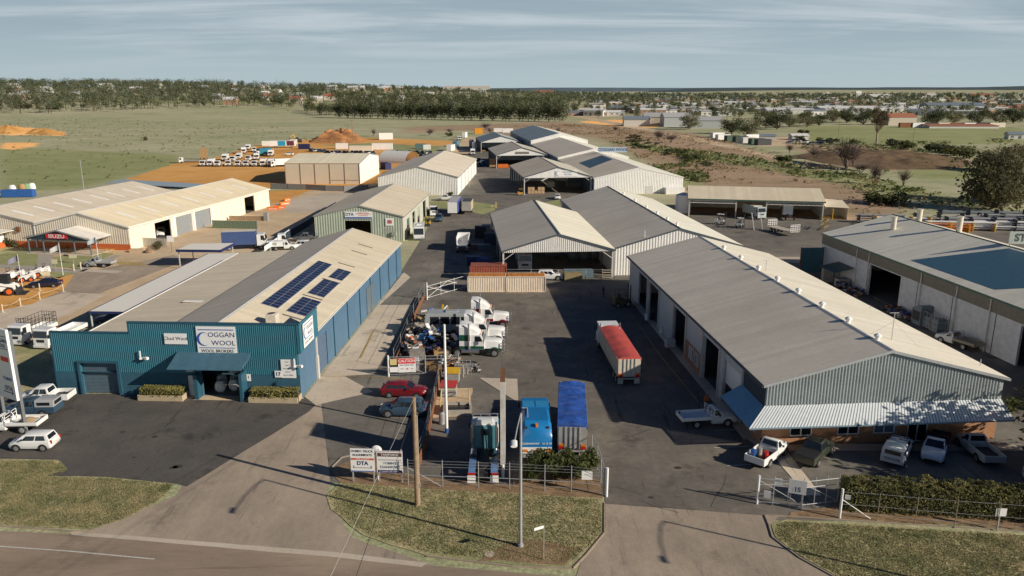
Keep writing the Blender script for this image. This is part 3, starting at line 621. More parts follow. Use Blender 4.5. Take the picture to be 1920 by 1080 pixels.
    b = MB(); wall(b, (0,0,0), Y_, NX, [(0, 4.6), (50, 4.6)]); part('side_wall', b, wall_blue2, r)
    b = MB(); wall(b, (0,50,0), X_, Y_, [(0, 4.6), (XV, 5.3)]); wall(b, (0,Lr,0), X_, Y_, [(XV, 5.3), (XV+8.2, 7.8), (W, 5.4)]); part('back_wall', b, wall_blue2, r)
    gable_roof(r, XV, W, .15, Lr, 5.4, 7.8, roof_mid, xr=XV+8.2, oh=.12, ohl=0, mr=roof_sand, trim=mat('pale_trim', (.6,.58,.54), .5), barge=False)
    b = MB(); b.prism([(-.2,.12,4.55),(XV,.12,5.25),(XV,.12,5.37),(-.2,.12,4.67)], (0,50,0)); part('roof', b, roofm('left_roof', (.52,.455,.375)), r)
    b = MB(); b.box(-.35,-.2,.12,50.1,4.4,4.72); part('gutter', b, signwhite, r)
    b = MB(); b.box(XV-.12, XV+.12, .12, Lr, 5.42, 5.5); part('valley_gutter', b, darkmetal, r)
    b = MB(); b.box(5.5, 9.2, 17.6, 18.4, 5.24, 5.27); part('skylight', b, skyl, r)
    floor_slab(r, .2, W-.2, .3, Lr-.2)
    xr = XV+8.2; sl = (7.8-5.4)/(W-xr); zz = lambda x: 7.8-(x-xr)*sl+.24
    cell = mat('solar_cell', (.025,.04,.1), .12, .1, var=.3, scale=.8); fr = mat('panel_frame', (.55,.57,.6), .4, .5)
    for x0, y0, nx, ny, pw in ((xr+1.35, 9.0, 1, 22, 1.9), (xr+4.2, 9.0, 1, 6, 2.2), (xr+4.2, 17.0, 1, 7, 2.0), (xr+4.4, 25.6, 1, 5, 1.8)):
        s = MB(); f = MB(); x1 = x0+pw
        f.prism([(x0-.03,y0-.03,zz(x0-.03)-.08),(x1+.03,y0-.03,zz(x1+.03)-.08),(x1+.03,y0-.03,zz(x1+.03)-.02),(x0-.03,y0-.03,zz(x0-.03)-.02)], (0,ny*1.03+.06,0))
        for j in range(ny):
            for i in range(2):
                xa = x0+pw*i/2+.03; xb = x0+pw*(i+1)/2-.03; ya = y0+j*1.03+.06; yb = ya+.91
                s.face([(xa,ya,zz(xa)),(xb,ya,zz(xb)),(xb,yb,zz(xb)),(xa,yb,zz(xa))])
        p_ = part('solar_panel', f, fr, r); part('cells', s, cell, p_)
    for y, x in ((15.9, xr+3.9), (24.3, xr+3.9), (33.5, xr+3.6), (42, xr+3.4), (47, xr+3.2), (7.6, xr+4.2)):
        b = MB(); b.prism([(x,y,zz(x)-.07),(x+2.4,y,zz(x+2.4)-.07),(x+2.4,y+.28,zz(x+2.4)-.07),(x,y+.28,zz(x)-.07)], (0,0,.02)); part('skylight', b, skyd, r)
    b = MB(); x, y = xr+3.9, 3.3; z = zz(x)-.2; b.box(x,x+1.1,y,y+1.1,z-.3,z+1.25); b.tube((x+.55,y+.55,z+1.25),(x+.55,y+.55,z+1.32),.42,n=16,m=1); part('air_cooler', b, [mat('cooler_case', (.68,.62,.52), .6), darkmetal], r, bevel=.04)
    for x, z in ((9.6, 4.2), (W-.2, 3.6)):
        b = MB(); b.cbox((x,-.3,z),(.5,.18,.18),.3); b.cbox((x-.2,-.25,z+.4),(.1,.1,.8)); b.cbox((x+.5,-.4,z+.05),(.35,.3,.25),-.3); part('floodlight', b, signwhite, r)
    return r
blue_store()
def local(loc, deg, p):
    c, s = math.cos(R(deg)), math.sin(R(deg)); return (loc[0]+p[0]*c-p[1]*s, loc[1]+p[0]*s+p[1]*c, loc[2]+p[2])
def carport():
    r = thing('carport', 'long pale flat carport roof along the left side of the blue wool store', 'carport', (-55.5, 96.6, 0), -2.4)
    b = MB(); b.prism([(0,0,2.85),(5.6,0,3.05),(5.6,0,3.15),(0,0,2.95)], (0,37,0)); part('roof', b, mat('carport_roof', (.9,.86,.77), .75, var=.03, spec=.15), r)
    b = MB(); b.box(-.12,0,-.05,37.05,2.72,2.98); b.box(5.6,5.72,-.05,37.05,2.9,3.18); b.box(0,5.6,-.1,-.01,2.75,3.05); part('fascia', b, navy, r)
    for y in (.3, 6.4, 12.5, 18.6, 24.7, 30.8, 36.6):
        for x in (.15, 5.4):
            b = MB(); b.box(x-.07,x+.07,y-.07,y+.07,0,2.8); part('post', b, postw, r)
    r2 = thing('carport', 'small pale flat canopy roof behind the long carport', 'carport', (-60.0, 134.5, 0), -2.4)
    b = MB(); b.prism([(0,0,3.3),(8.2,0,3.5),(8.2,0,3.62),(0,0,3.42)], (0,6,0)); part('roof', b, MATS['carport_roof'], r2)
    b = MB(); b.box(0,8.2,-.1,-.01,3.1,3.55); b.box(8.2,8.3,-.1,6,3.15,3.65); part('fascia', b, navy, r2)
    for x in (.3, 7.9):
        for y in (.3, 5.7): b = MB(); b.box(x-.08,x+.08,y-.08,y+.08,0,3.3); part('post', b, postw, r2)
carport()
def green_shop():
    W, Lr = 18.9, 38.3
    r = thing('truck_workshop', 'pale green ribbed workshop with open front door and a long sign above it', 'building', (-41.95, 161.6, 0), -2.1)
    b = MB(); wall(b, (0,0,0), X_, NY, gprof(0, W, 5.25, 7.5, 9.6), [(6.4, 12.0, 0, 4.3)], rib=.55, rd=.05); part('front_wall', b, wall_green, r)
    b = MB(); wall(b, (W,0,0), Y_, X_, [(0, 5.25), (Lr, 5.25)], [(4.6, 8.2, 0, 3.9), (12, 16, 0, 4.2), (19, 23, 0, 4.2), (28, 33, 0, 4.4)], rib=.55, rd=.04); part('side_wall', b, mat('pale_cream_green', (.5,.5,.42), .55, var=.08), r)
    b = MB(); wall(b, (0,0,0), Y_, NX, [(0, 5.25), (Lr, 5.25)], rib=.55, rd=.04); wall(b, (0,Lr,0), X_, Y_, gprof(0, W, 5.25, 7.5, 9.6)); part('back_wall', b, wall_green, r)
    gable_roof(r, 0, W, 0, Lr, 5.25, 7.5, roof_sand, xr=9.6, mr=roof_sand, oh=.2, trim=greypost)
    roller(r, (W,0,0), Y_, X_, 19, 23, 1.9, 4.2, wall_green); roller(r, (W,0,0), Y_, X_, 4.6, 8.2, 2.2, 3.9, mat('dark_green_door', (.06,.14,.11), .5))
    b = MB(); b.box(0, .1, -.06, 0, 0, 5.2); b.box(W-.15, W+.03, -.08, .02, 0, 5.2); part('downpipe', b, cream, r)
    b = MB(); b.box(14.6, 17.0, -.03, .02, 1.5, 2.7); part('vent_panel', b, greypost, r)
    b = MB(); b.cbox((16.9,-.3,1.6),(.9,.5,.7)); part('wall_unit', b, greypost, r)
    floor_slab(r, .2, W-.2, .2, Lr-.2)
green_shop()
def plain_shed(name, label, loc, deg, W, Lr, e, h, wm, rm, mr=None, rib=.7, posts=None, trim=None, front_ops=(), right_ops=()):
    r = thing(name, label, 'building', loc, deg)
    b = MB(); wall(b, (0,0,0), X_, NY, gprof(0, W, e, h), front_ops, rib=rib, rd=.06); part('front_wall', b, wm, r)
    b = MB(); wall(b, (W,0,0), Y_, X_, [(0, e), (Lr, e)], right_ops, rib=rib*1.5, rd=.05); part('side_wall', b, wm, r)
    b = MB(); wall(b, (0,0,0), Y_, NX, [(0, e), (Lr, e)], rib=rib); wall(b, (0,Lr,0), X_, Y_, gprof(0, W, e, h)); part('back_wall', b, wm, r)
    gable_roof(r, 0, W, 0, Lr, e, h, rm, mr=mr, oh=.2, trim=trim or greypost); floor_slab(r, .2, W-.2, .2, Lr-.2)
    return r
r = plain_shed('store_shed', 'long white ribbed store shed with grey gable roof behind the green workshop', (-41.1, 235.8, 0), -2.4, 24.6, 64.5, 5.5, 8.6, wall_white, roof_grey, rib=.5, mr=roofm('store_roof_right', (.56,.5,.43)))
for y in (9, 21, 32, 43, 54):
    b = MB(); b.box(24.63, 24.75, y, y+.25, 0, 5.3); part('downpipe', b, greypost, r)
r = thing('store_shed', 'cream panelled shed with white gable end beside the orange yard', 'building', (-77.6, 264.4, 0), -1)
Wd, Dp, E_, Hh = 25.6, 35, 7.0, 8.9
b = MB(); wall(b, (0,0,0), X_, NY, [(0, E_), (Wd, E_)]); part('front_wall', b, mat('cream_panel', (.62,.54,.42), .6, var=.05, scale=.3), r)
for u in (.05, 5.2, 10.2, 15.3, 20.4, 25.45):
    b = MB(); b.box(u-.1, u+.1, -.12, -.01, 0, E_); part('panel_joint', b, mat('joint_grey', (.22,.2,.17), .6), r)
b = MB(); b.box(15.6, 20.2, -.08, -.01, 1.2, 1.35); b.box(20.5, 25.4, -.08, -.01, 1.2, 1.35); part('sill_rail', b, mat('joint_grey', (.2,.2,.2)), r)
b = MB(); wall(b, (Wd,0,0), Y_, X_, [(0, E_), (Dp/2, Hh), (Dp, E_)], [], rib=.5); part('side_wall', b, mat('bright_white_wall', (.85,.81,.74), .55), r)
b = MB(); wall(b, (0,0,0), Y_, NX, [(0, E_), (Dp/2, Hh), (Dp, E_)]); wall(b, (0,Dp,0), X_, Y_, [(0, E_), (Wd, E_)]); part('back_wall', b, cream, r)
for ya, yb, za, zb in ((-.25, Dp/2, E_-.03, Hh), (Dp/2, Dp+.25, Hh, E_-.03)):
    b = MB(); b.prism([(-.2,ya,za+.05),(-.2,yb,zb+.05),(-.2,yb,zb+.15),(-.2,ya,za+.15)], (Wd+.4,0,0)); part('roof', b, roofm('cream_roof', (.62,.55,.45), 'X'), r)
b = MB(); b.prism([(Wd+.2,-.3,E_-.1),(Wd+.2,Dp/2,Hh-.08),(Wd+.2,Dp/2,Hh+.18),(Wd+.2,-.3,E_+.12)], (.06,0,0)); b.prism([(Wd+.2,Dp/2,Hh-.08),(Wd+.2,Dp+.3,E_-.1),(Wd+.2,Dp+.3,E_+.12),(Wd+.2,Dp/2,Hh+.18)], (.06,0,0)); part('barge_board', b, greypost, r)
def dealership():
    deg = -8.6; W = 20.5; Lr = 61.5; o = (-96.5, 153.8, 0)
    r = thing('dealership_shed', 'long cream dealership shed with grey roller doors and an orange base wall', 'building', o, deg)
    e, h, xr = 4.75, 7.4, 10.0
    b = MB(); wall(b, (0,0,0), X_, NY, gprof(0, W, e, h, xr), z0=1.25, rib=.5); part('front_wall', b, cream, r)
    b = MB(); b.box(-.1, W, -.1, .05, 0, 1.25); part('base_wall', b, mat('orange_wall', (.6,.15,.045), .6, var=.1), r)
    ops = [(8.6, 14.4, 0, 4.1), (16.4, 22.8, 0, 4.1), (23.9, 30.9, 0, 4.1), (47.6, 52.9, 0, 4.2)]
    b = MB(); wall(b, (W,0,0), Y_, X_, [(0, e), (Lr, e)], ops, rib=.6); part('side_wall', b, mat('pale_cream_wall', (.8,.73,.61), .55, var=.06), r)
    roller(r, (W,0,0), Y_, X_, 16.4, 22.8, .02, 4.1, doorgrey); roller(r, (W,0,0), Y_, X_, 23.9, 30.9, .02, 4.1, doorgrey)
    for u in (15.4, 23.35, 31.3):
        b = MB(); b.box(W-.05, W+.25, u-.35, u+.35, 0, 4.5); part('pilaster', b, white, r)
    b = MB(); wall(b, (0,Lr,0), X_, Y_, gprof(0, W, e, h, xr)); wall(b, (0,0,0), Y_, NX, [(0, e), (Lr, e)]); part('back_wall', b, cream, r)
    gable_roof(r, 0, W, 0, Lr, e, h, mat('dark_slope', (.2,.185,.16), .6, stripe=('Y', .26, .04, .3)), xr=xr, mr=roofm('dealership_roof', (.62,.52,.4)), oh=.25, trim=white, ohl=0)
    for k in range(7):
        y = 6+k*8; x0 = xr+3.6; sl = (h-e)/(W-xr)
        b = MB(); z = h-(x0-xr)*sl+.17; b.prism([(x0,y,z),(x0+4.2,y,z-4.2*sl),(x0+4.2,y+.8,z-4.2*sl),(x0,y+.8,z)], (0,0,.02)); part('skylight', b, skyl, r)
    floor_slab(r, .2, W-.2, .2, Lr-.2)
    b = MB(); b.box(11.5, 14.4, -.35, -.06, 2.0, 3.4); part('dark_window', b, glass, r)
    r2 = thing('dealership_hall', 'wide grey roofed hall with a row of white skylights left of the cream dealership shed', 'building', (-108.9, 155.7, 0), deg)
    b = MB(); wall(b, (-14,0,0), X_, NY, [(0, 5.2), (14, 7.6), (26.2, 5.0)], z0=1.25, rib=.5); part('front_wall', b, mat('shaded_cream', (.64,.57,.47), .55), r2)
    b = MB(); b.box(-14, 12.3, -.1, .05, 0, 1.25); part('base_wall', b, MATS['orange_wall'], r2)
    b = MB(); wall(b, (-14,0,0), Y_, NX, [(0, 5.2), (50, 5.2)]); wall(b, (-14,50,0), X_, Y_, [(0, 5.2), (14, 7.6), (26.2, 5.0)]); part('back_wall', b, cream, r2)
    gable_roof(r2, -14, 12.3, 0, 50, 5.05, 7.6, roof_grey, xr=0, mr=roofm('hall_roof', (.5,.44,.375)), oh=.2, ohr=0, trim=greypost)
    for k in range(8):
        y = 3.5+k*6; sl = 2.55/12.3; x0 = 4.3; z = 7.6-x0*sl+.17
        b = MB(); b.prism([(x0,y,z),(x0+4.6,y,z-4.6*sl),(x0+4.6,y+.75,z-4.6*sl),(x0,y+.75,z)], (0,0,.02)); part('skylight', b, skyl, r2)
    b = MB(); b.box(12.1, 12.4, -.15, -.02, 0, 5.0); part('downpipe', b, white, r2)
    b = MB(); b.box(8.2, 9.0, -.4, -.1, 3.2, 4.2); part('wall_lamp', b, rust, r2)
    r3 = thing('dealership_annex', 'low pale blue roofed annex behind the grey hall', 'building', (-101.5, 216.5, 0), deg)
    b = MB(); b.prism([(-14,0,5.6),(24,0,4.3),(24,0,4.45),(-14,0,5.75)], (0,8,0)); part('roof', b, mat('pale_blue_roof', (.34,.42,.47), .5), r3)
    b = MB(); b.box(-14,24,.2,7.8,0,4.25); part('wall', b, cream, r3)
    p = thing('entrance_portico', 'white gabled entrance portico with dark blue fascia in front of the dealership', 'portico', (-95.2, 148.2, 0), -10)
    W2, D2 = 14.0, 7.0
    gable_roof(p, 0, W2, 0, D2, 3.1, 4.75, mat('white_portico_roof', (.84,.79,.7), .55, stripe=('Y', .3, .04, .3)), oh=.3, trim=greypost)
    b = MB(); wall(b, (0,-.05,0), X_, NY, [(0, 3.35), (W2/2, 4.75), (W2, 3.35)], z0=2.85); part('fascia', b, mat('fascia_blue', (.025,.06,.1), .5), p)
    for x in (.2, 3.5, 6.9, 10.3, 13.8):
        for y in (.15,)+((6.8,) if x in (.2, 13.8) else ()):
            b = MB(); b.box(x-.09,x+.09,y-.09,y+.09,0,3.1); part('post', b, mat('slate_post', (.13,.17,.2), .5), p)
    b = MB(); wall(b, (0,6.9,0), X_, NY, [(0, 3.0), (W2, 3.0)]); part('shopfront', b, glass, p)
    b = MB(); b.box(-.3, W2+.3, -.4, 7, 0, .1); part('deck', b, apron, p)
    s = thing('dealer_sign', 'red sign with white block letters on the portico gable', 'sign', local((-95.2,148.2,0), -10, (4.6,-.16,3.62)), -10)
    b = MB(); b.box(0,4.7,-.06,.06,-.45,.45); pn = part('panel', b, signred, s); lettering('ISUZU', .95, signwhite, pn, (2.35,-.075,-.02), bold=.03, squeeze=1.35)
    for k, (x, y, ln) in enumerate(((2.2, 5.2, 2.2), (8.2, 4.6, 1.8))):
        t = thing('picnic_bench', ('yellow railed picnic bench under the portico','wooden picnic bench under the right half of the portico')[k], 'bench', local((-95.2,148.2,0), -10, (x,y,0)), -10)
        b = MB(); b.box(0,ln,0,.8,.7,.78); part('tabletop', b, (yellow, wood)[k], t)
        for yy in (-.5, 1.0): b = MB(); b.box(0,ln,yy,yy+.3,.42,.48); part('seat', b, (yellow, wood)[k], t)
        for xx in (.2, ln-.3): b = MB(); b.box(xx,xx+.1,-.4,1.2,.3,.38); b.box(xx,xx+.1,.1,.2,0,.7); b.box(xx,xx+.1,.6,.7,0,.7); part('leg', b, darkmetal, t)
    t = thing('handrail', 'yellow tube handrail at the right end of the portico', 'railing', local((-95.2,148.2,0), -10, (13.6,2.2,0)), -10); b = MB()
    for x in (0, 2.0, 3.6): b.tube((x,0,0),(x,0,1.1),.04)
    for z in (.6, 1.08): b.tube((0,0,z),(3.6,0,z),.04)
    part('rail', b, yellow, t)
    q = thing('side_portico', 'white roofed dealership wing cut off by the left edge', 'portico', (-109.5, 146.5, 0), -8.6)
    b = MB(); b.prism([(-8,0,4.3),(6.8,0,3.4),(6.8,0,3.52),(-8,0,4.42)], (0,9,0)); part('roof', b, MATS['white_portico_roof'], q)
    b = MB(); b.box(-8,4.6,.6,8.6,1.2,3.6); part('wall', b, white, q); b = MB(); b.box(-8,4.7,.5,8.7,0,1.2); part('base_wall', b, MATS['orange_wall'], q)
dealership()
def front_warehouse():
    W, Lr, e, h = 22.0, 54.0, 5.95, 8.8; o = (22.4, 63.4, 0); deg = 4.2
    r = thing('brick_warehouse', 'long grey roofed warehouse with brick offices under a striped awning in front', 'building', o, deg)
    BZ = 2.75
    wins = [(2.6, 4.55, .9, 2.35), (7.0, 8.95, .9, 2.35), (10.4, 12.3, .9, 2.3), (17.6, 19.0, 1.9, 2.4), (19.9, 21.2, 1.9, 2.4)]
    door = (13.6, 15.4, 0, 2.4)
    b = MB(); wall(b, (0,0,0), X_, NY, [(0, BZ), (W, BZ)], wins+[door], reveal=.12); part('brick_wall', b, brickm, r)
    for k, wn in enumerate(wins): window(r, (0,0,0), X_, NY, *wn, pane=glass if k != 2 else mat('curtain_glass', (.12,.2,.26), .15))
    d = window(r, (0,0,0), X_, NY, *door); d.name = 'door'
    b = MB(); wall(b, (0,-.04,0), X_, NY, gprof(0, W, e, h), z0=BZ+.9, rib=.29, rd=.11); part('gable_wall', b, wall_greyrib, r)
    aw = mat('striped_awning_pale', (.78,.8,.8), .5, var=.06); ad = mat('striped_awning_dark', (.3,.38,.44), .5, var=.1)
    b = MB(); N = 84; zt, zb = 3.95, 2.75; yo = -2.1; xl, xr_ = -2.1, W+.05
    for i in range(N):
        t0, t1 = i/N, (i+1)/N
        xa, xb = W*t0, W*t1; ya, yb2 = xl+(xr_-xl)*t0, xl+(xr_-xl)*t1
        tm = t0+(t1-t0)*.62; xm = W*tm; ym = xl+(xr_-xl)*tm
        b.face([(xa,-.1,zt+.02),(xm,-.1,zt+.02),(ym,yo,zb+.02),(ya,yo,zb+.02)], 0)
        b.face([(xm,-.1,zt),(xb,-.1,zt),(yb2,yo,zb),(ym,yo,zb)], 1)
    part('awning', b, [aw, ad], r, 'white awning with dark stripes along the brick front')
    b = MB(); b.box(xl,xr_,yo-.04,yo,zb-.1,zb+.03); part('gutter', b, mat('awning_fascia', (.2,.3,.36), .5), r)
    b = MB(); b.face([(-.1,0,zt),(-.1,5.2,zt),(xl,5.2,zb),(xl,yo,zb)]); b.face([(-.1,0,zt-.05),(xl,yo,zb-.05),(xl,5.2,zb-.05),(-.1,5.2,zt-.05)]); part('side_awning', b, mat('blue_awning', (.16,.36,.52), .5, stripe=('Y', .26, .12, .3)), r, 'blue awning on the left side of the offices')
    U = [(5.2, 10.4, 0, 4.6), (11.9, 17.0, 0, 5.0), (23.7, 28.9, 0, 5.0), (36.0, 41.6, 0, 5.0), (42.5, 47.8, 0, 5.0)]
    b = MB(); wall(b, (0,5.2,0), Y_, NX, [(0, e), (Lr-5.2, e)], [(a-5.2, c-5.2, z, t) for a, c, z, t in U], rib=.6, rd=.04); part('side_wall', b, mat('bluewhite_wall', (.56,.58,.58), .55, var=.08), r)
    b = MB(); wall(b, (0,0,0), Y_, NX, [(0, e), (5.2, e)], z0=3.9, rib=.4); part('office_wall', b, mat('dark_blue_wall', (.03,.05,.075), .5), r)
    b = MB(); wall(b, (0,0,0), Y_, NX, [(0, 3.9), (5.2, 3.9)], [(1.6, 4.0, .6, 2.3)]); part('brick_wall', b, brickm, r)
    window(r, (0,0,0), Y_, NX, 1.6, 4.0, .6, 2.3)
    roller(r, (0,0,0), Y_, NX, 5.2, 10.4, 2.1, 4.6, wall_white, label='white roller door half open')
    b = MB(); wall(b, (-.06,17.6,0), Y_, NX, [(0, 2.5), (5.8, 2.5)], [(.8, 2.2, .7, 2.2), (2.7, 4.4, .7, 2.2)]); b.face([(-.06,17.6,2.5),(-.06,23.4,2.5),(.02,23.4,2.5),(.02,17.6,2.5)]); part('brick_wall', b, brickm, r)
    window(r, (-.06,17.6,0), Y_, NX, .8, 2.2, .7, 2.2); window(r, (-.06,17.6,0), Y_, NX, 2.7, 4.4, .7, 2.2)
    for u in (5.2, 10.4, 11.7, 17.2, 23.5, 28.9, 35.8, 42.1):
        b = MB(); b.box(-.2, .02, u-.12, u+.12, 0, e-.1); part('column', b, postw, r)
    b = MB(); wall(b, (W,0,0), Y_, X_, [(0, e), (Lr, e)], rib=.6, rd=.04); wall(b, (0,Lr,0), X_, Y_, gprof(0, W, e, h), rib=.6); part('back_wall', b, wall_white, r)
    gable_roof(r, 0, W, 0, Lr, e, h, roofm('warehouse_roof_left', (.57,.52,.46)), mr=roof_pale, oh=.35, trim=mat('silver_trim', (.5,.52,.53), .4, .3), gut=mat('dark_gutter', (.06,.075,.09), .5))
    floor_slab(r, .2, W-.2, .3, Lr-.2)
    for y in (3.0, 8.4, 14.0, 19.8, 25.6, 31.5, 37.8, 44.6):
        b = MB(); x, z = W/2+.45, h-.02; b.tube((x,y,z),(x,y,z+.35),.2,n=12); b.tube((x,y,z+.35),(x,y,z+.5),.34,.34,n=12); b.tube((x,y,z+.5),(x,y,z+.66),.34,.08,n=12); part('roof_ventilator', b, signwhite, r)
    for x, y, hh in ((W/2+2.8, 4.6, 2.8), (W/2+1.4, 31.5, 1.6), (W-.8, 2.2, .8), (W-1.2, 21, .6)):
        b = MB(); zb_ = h-(x-W/2)*(h-e)/(W/2); b.tube((x,y,zb_-.1),(x,y,zb_+hh),.035)
        if hh > 1: b.tube((x-.5,y,zb_+hh),(x+.4,y,zb_+hh),.025)
        if hh > 2:
            for dx, dy in ((2.4, -1), (-1.8, .6)): b.tube((x,y,zb_+hh*.7),(x+dx,y+dy,h-abs(x+dx-W/2)*(h-e)/(W/2)+.1),.012,n=4)
        part('antenna', b, steel, r)
front_warehouse()
r = plain_shed('warehouse', 'long grey roofed warehouse right behind the brick office warehouse', (17.6, 129.4, 0), 5.0, 22.7, 60, 4.75, 8.0, wall_white, roofm('mid_warehouse_roof', (.56,.51,.45)), mr=roof_bright, rib=.5, trim=mat('slate_trim', (.08,.1,.12), .5))
for y in (3.5, 9.5, 16.5, 24.5, 34, 45):
    b = MB(); x, z = 11.35+.5, 8.0; b.tube((x,y,z-.1),(x,y,z+.3),.18,n=12); b.tube((x,y,z+.3),(x,y,z+.5),.32,.2,n=12); part('roof_ventilator', b, signwhite, r)
b = MB(); b.tube((5.5,1.2,6.3),(5.5,1.2,7.6),.06); part('roof_pipe', b, signwhite, r)
b = MB(); wall(b, (-.05,0,0), Y_, NX, [(36, 4.5), (60, 4.5)]); part('side_wall', b, wall_blue2, r)
def open_shed(name, label, loc, deg, W, D, e, h, rm, wm, posts_y, brace=True, leftcol=greypost, backwall=True, mr=None):
    r = thing(name, label, 'open shed', loc, deg)
    gable_roof(r, 0, W, 0, D, e, h, rm, mr=mr, oh=.25, trim=mat('slate_trim', (.08,.1,.12), .5))
    b = MB(); wall(b, (0,-.02,0), X_, NY, gprof(0, W, e+.02, h), z0=e-.25, rib=.35, rd=.05); part('gable_wall', b, wm, r)
    b = MB(); wall(b, (0,D,0), X_, Y_, gprof(0, W, e, h), z0=0 if backwall else e-.3, rib=.6); part('back_wall', b, wm, r)
    for y in posts_y:
        for x in (.1, W-.1):
            b = MB(); b.box(x-.14,x+.14,y-.14,y+.14,0,e); part('post', b, postw if y == posts_y[0] else leftcol, r)
    if brace:
        for s, x in ((1, .1), (-1, W-.1)):
            b = MB(); b.tube((x,.15,e-1.6),(x+s*2.0,.15,e-.2),.07); part('brace', b, postw, r)
    for y in posts_y:
        b = MB(); b.tube((0,y,e-.05),(W/2,y,h-.1),.1,n=4); b.tube((W/2,y,h-.1),(W,y,e-.05),.1,n=4); b.box(0,W,y-.07,y+.07,e-.35,e-.1); part('truss', b, greypost, r)
    return r
open_shed('loading_shed', 'open fronted loading shed with grey gable roof behind the containers', (-1.55, 126.6, 0), 4.2, 18.9, 41, 4.85, 7.6, roofm('loading_roof_left', (.57,.515,.445)), mat('white_gable_sheet', (.72,.7,.66), .5), (.3, 10, 20, 30, 40.5), backwall=False, mr=roofm('loading_roof_right', (.62,.57,.5)))
for k, (lc, lb) in enumerate((((3.7,234.8,0), 'nearest of the three open loading sheds, with a faded blue emblem on its gable'), ((-6.4,318,0), 'middle open loading shed with a small dark plate on its gable'), ((-15.9,400.2,0), 'farthest open loading shed with a blue-grey roof'))):
    open_shed('loading_shed', lb, lc, 6.6, 20.9, 38, 5.45, 8.4, (roof_mid, roof_grey, roof_blue)[k], white, (.3, 6.5, 12.7, 19, 25.3, 31.5, 37.7), brace=k < 2, leftcol=mat('blue_post', (.07,.11,.15), .5), mr=roofm('open_shed_right%d' % k, ((.45,.42,.37), (.4,.37,.33), (.3,.33,.34))[k]))
def long_store():
    r = thing('store_range', 'very long stepped store range with grey and blue-grey roofs and white gable end', 'building', (25.2, 236.5, 0), 6.4)
    segs = ((0, 66, 4.9, 8.0, roofm('range_roof_a', (.56,.5,.43))), (66, 144, 5.7, 8.9, roofm('range_roof_b', (.54,.49,.43))), (144, 235, 7.4, 10.8, roof_blue))
    W = 28.2
    for y0, y1, e, h, m in segs:
        b = MB(); wall(b, (0,y0,0), X_, NY, gprof(0, W, e, h), z0=0, rib=.5, rd=.06); part('gable_wall', b, white, r)
        b = MB(); wall(b, (W,y0,0), Y_, X_, [(0, e), (y1-y0, e)]); part('side_wall', b, white, r)
        b = MB(); wall(b, (0,y0,0), Y_, NX, [(0, e), (y1-y0, e)]); part('side_wall', b, wall_blue2, r)
        gable_roof(r, 0, W, y0, y1-.3, e, h, m, oh=.1, trim=white, mr=roof_bright)
    b = MB(); wall(b, (0,235,0), X_, Y_, gprof(0, W, 7.4, 10.8)); part('back_wall', b, white, r)
    sl = 3.1/14.1
    zq = lambda x: 4.9+x*sl+.165
    b = MB(); b.prism([(3.6,23,zq(3.6)),(13.2,31,zq(13.2)),(13.2,48,zq(13.2)),(3.6,42,zq(3.6))], (0,0,.03)); part('blue_roof_sheet', b, mat('deep_blue_sheet', (.03,.085,.13), .35), r)
    b = MB(); b.box(W/2+2.2, W/2+4.6, -.1, -.02, 0, 2.4); part('door', b, mat('pale_door', (.6,.6,.58)), r)
    b = MB(); b.box(W-6, W-.1, -2.2, -.1, 0, 2.0); part('lean_to', b, white, r)
    s = thing('roof_sign', 'blue letter sign standing on the far eave of the store range', 'sign', local((25.2,236.5,0), 6.4, (14.4,57,8.1)), 6.4-90+84)
    b = MB()
    for k in range(4): b.tube((k*3.3,0,0),(k*3.3,0,1.5),.06)
    part('frame', b, steel, s)
    b = MB(); b.box(-.4,10.4,-.06,.02,.3,2.2); pn = part('panel', b, mat('sign_haze', (.4,.5,.58), .5), s); lettering('COGGAN WOOL', 1.45, signnavy, pn, (5,-.08,1.25), bold=.03)
long_store()
s = thing('gable_sign', 'pale sign with a big blue C on the nearest open shed gable', 'sign', local((3.7,234.8,0), 6.6, (10.2,-.16,6.45)), 6.6)
b = MB(); b.box(-.6,6.2,-.04,.02,-.95,1.0); pn = part('panel', b, white, s)
fade = mat('faded_navy', (.2,.28,.4), .6)
lettering('C', 2.2, fade, pn, (.25,-.06,.05)); lettering('OGGAN', .85, fade, pn, (3.1,-.06,.5), bold=.01); lettering('WOOL', .75, fade, pn, (3.3,-.06,-.3), bold=.02)
s = thing('gable_sign', 'small dark plate with pale letters on the middle open shed gable', 'sign', local((-6.4,318,0), 6.6, (7.9,-.16,6.3)), 6.6)
b = MB(); b.box(0,5.6,-.04,.02,-.4,.45); part('panel', b, mat('plate_brown', (.2,.18,.15), .6), s)
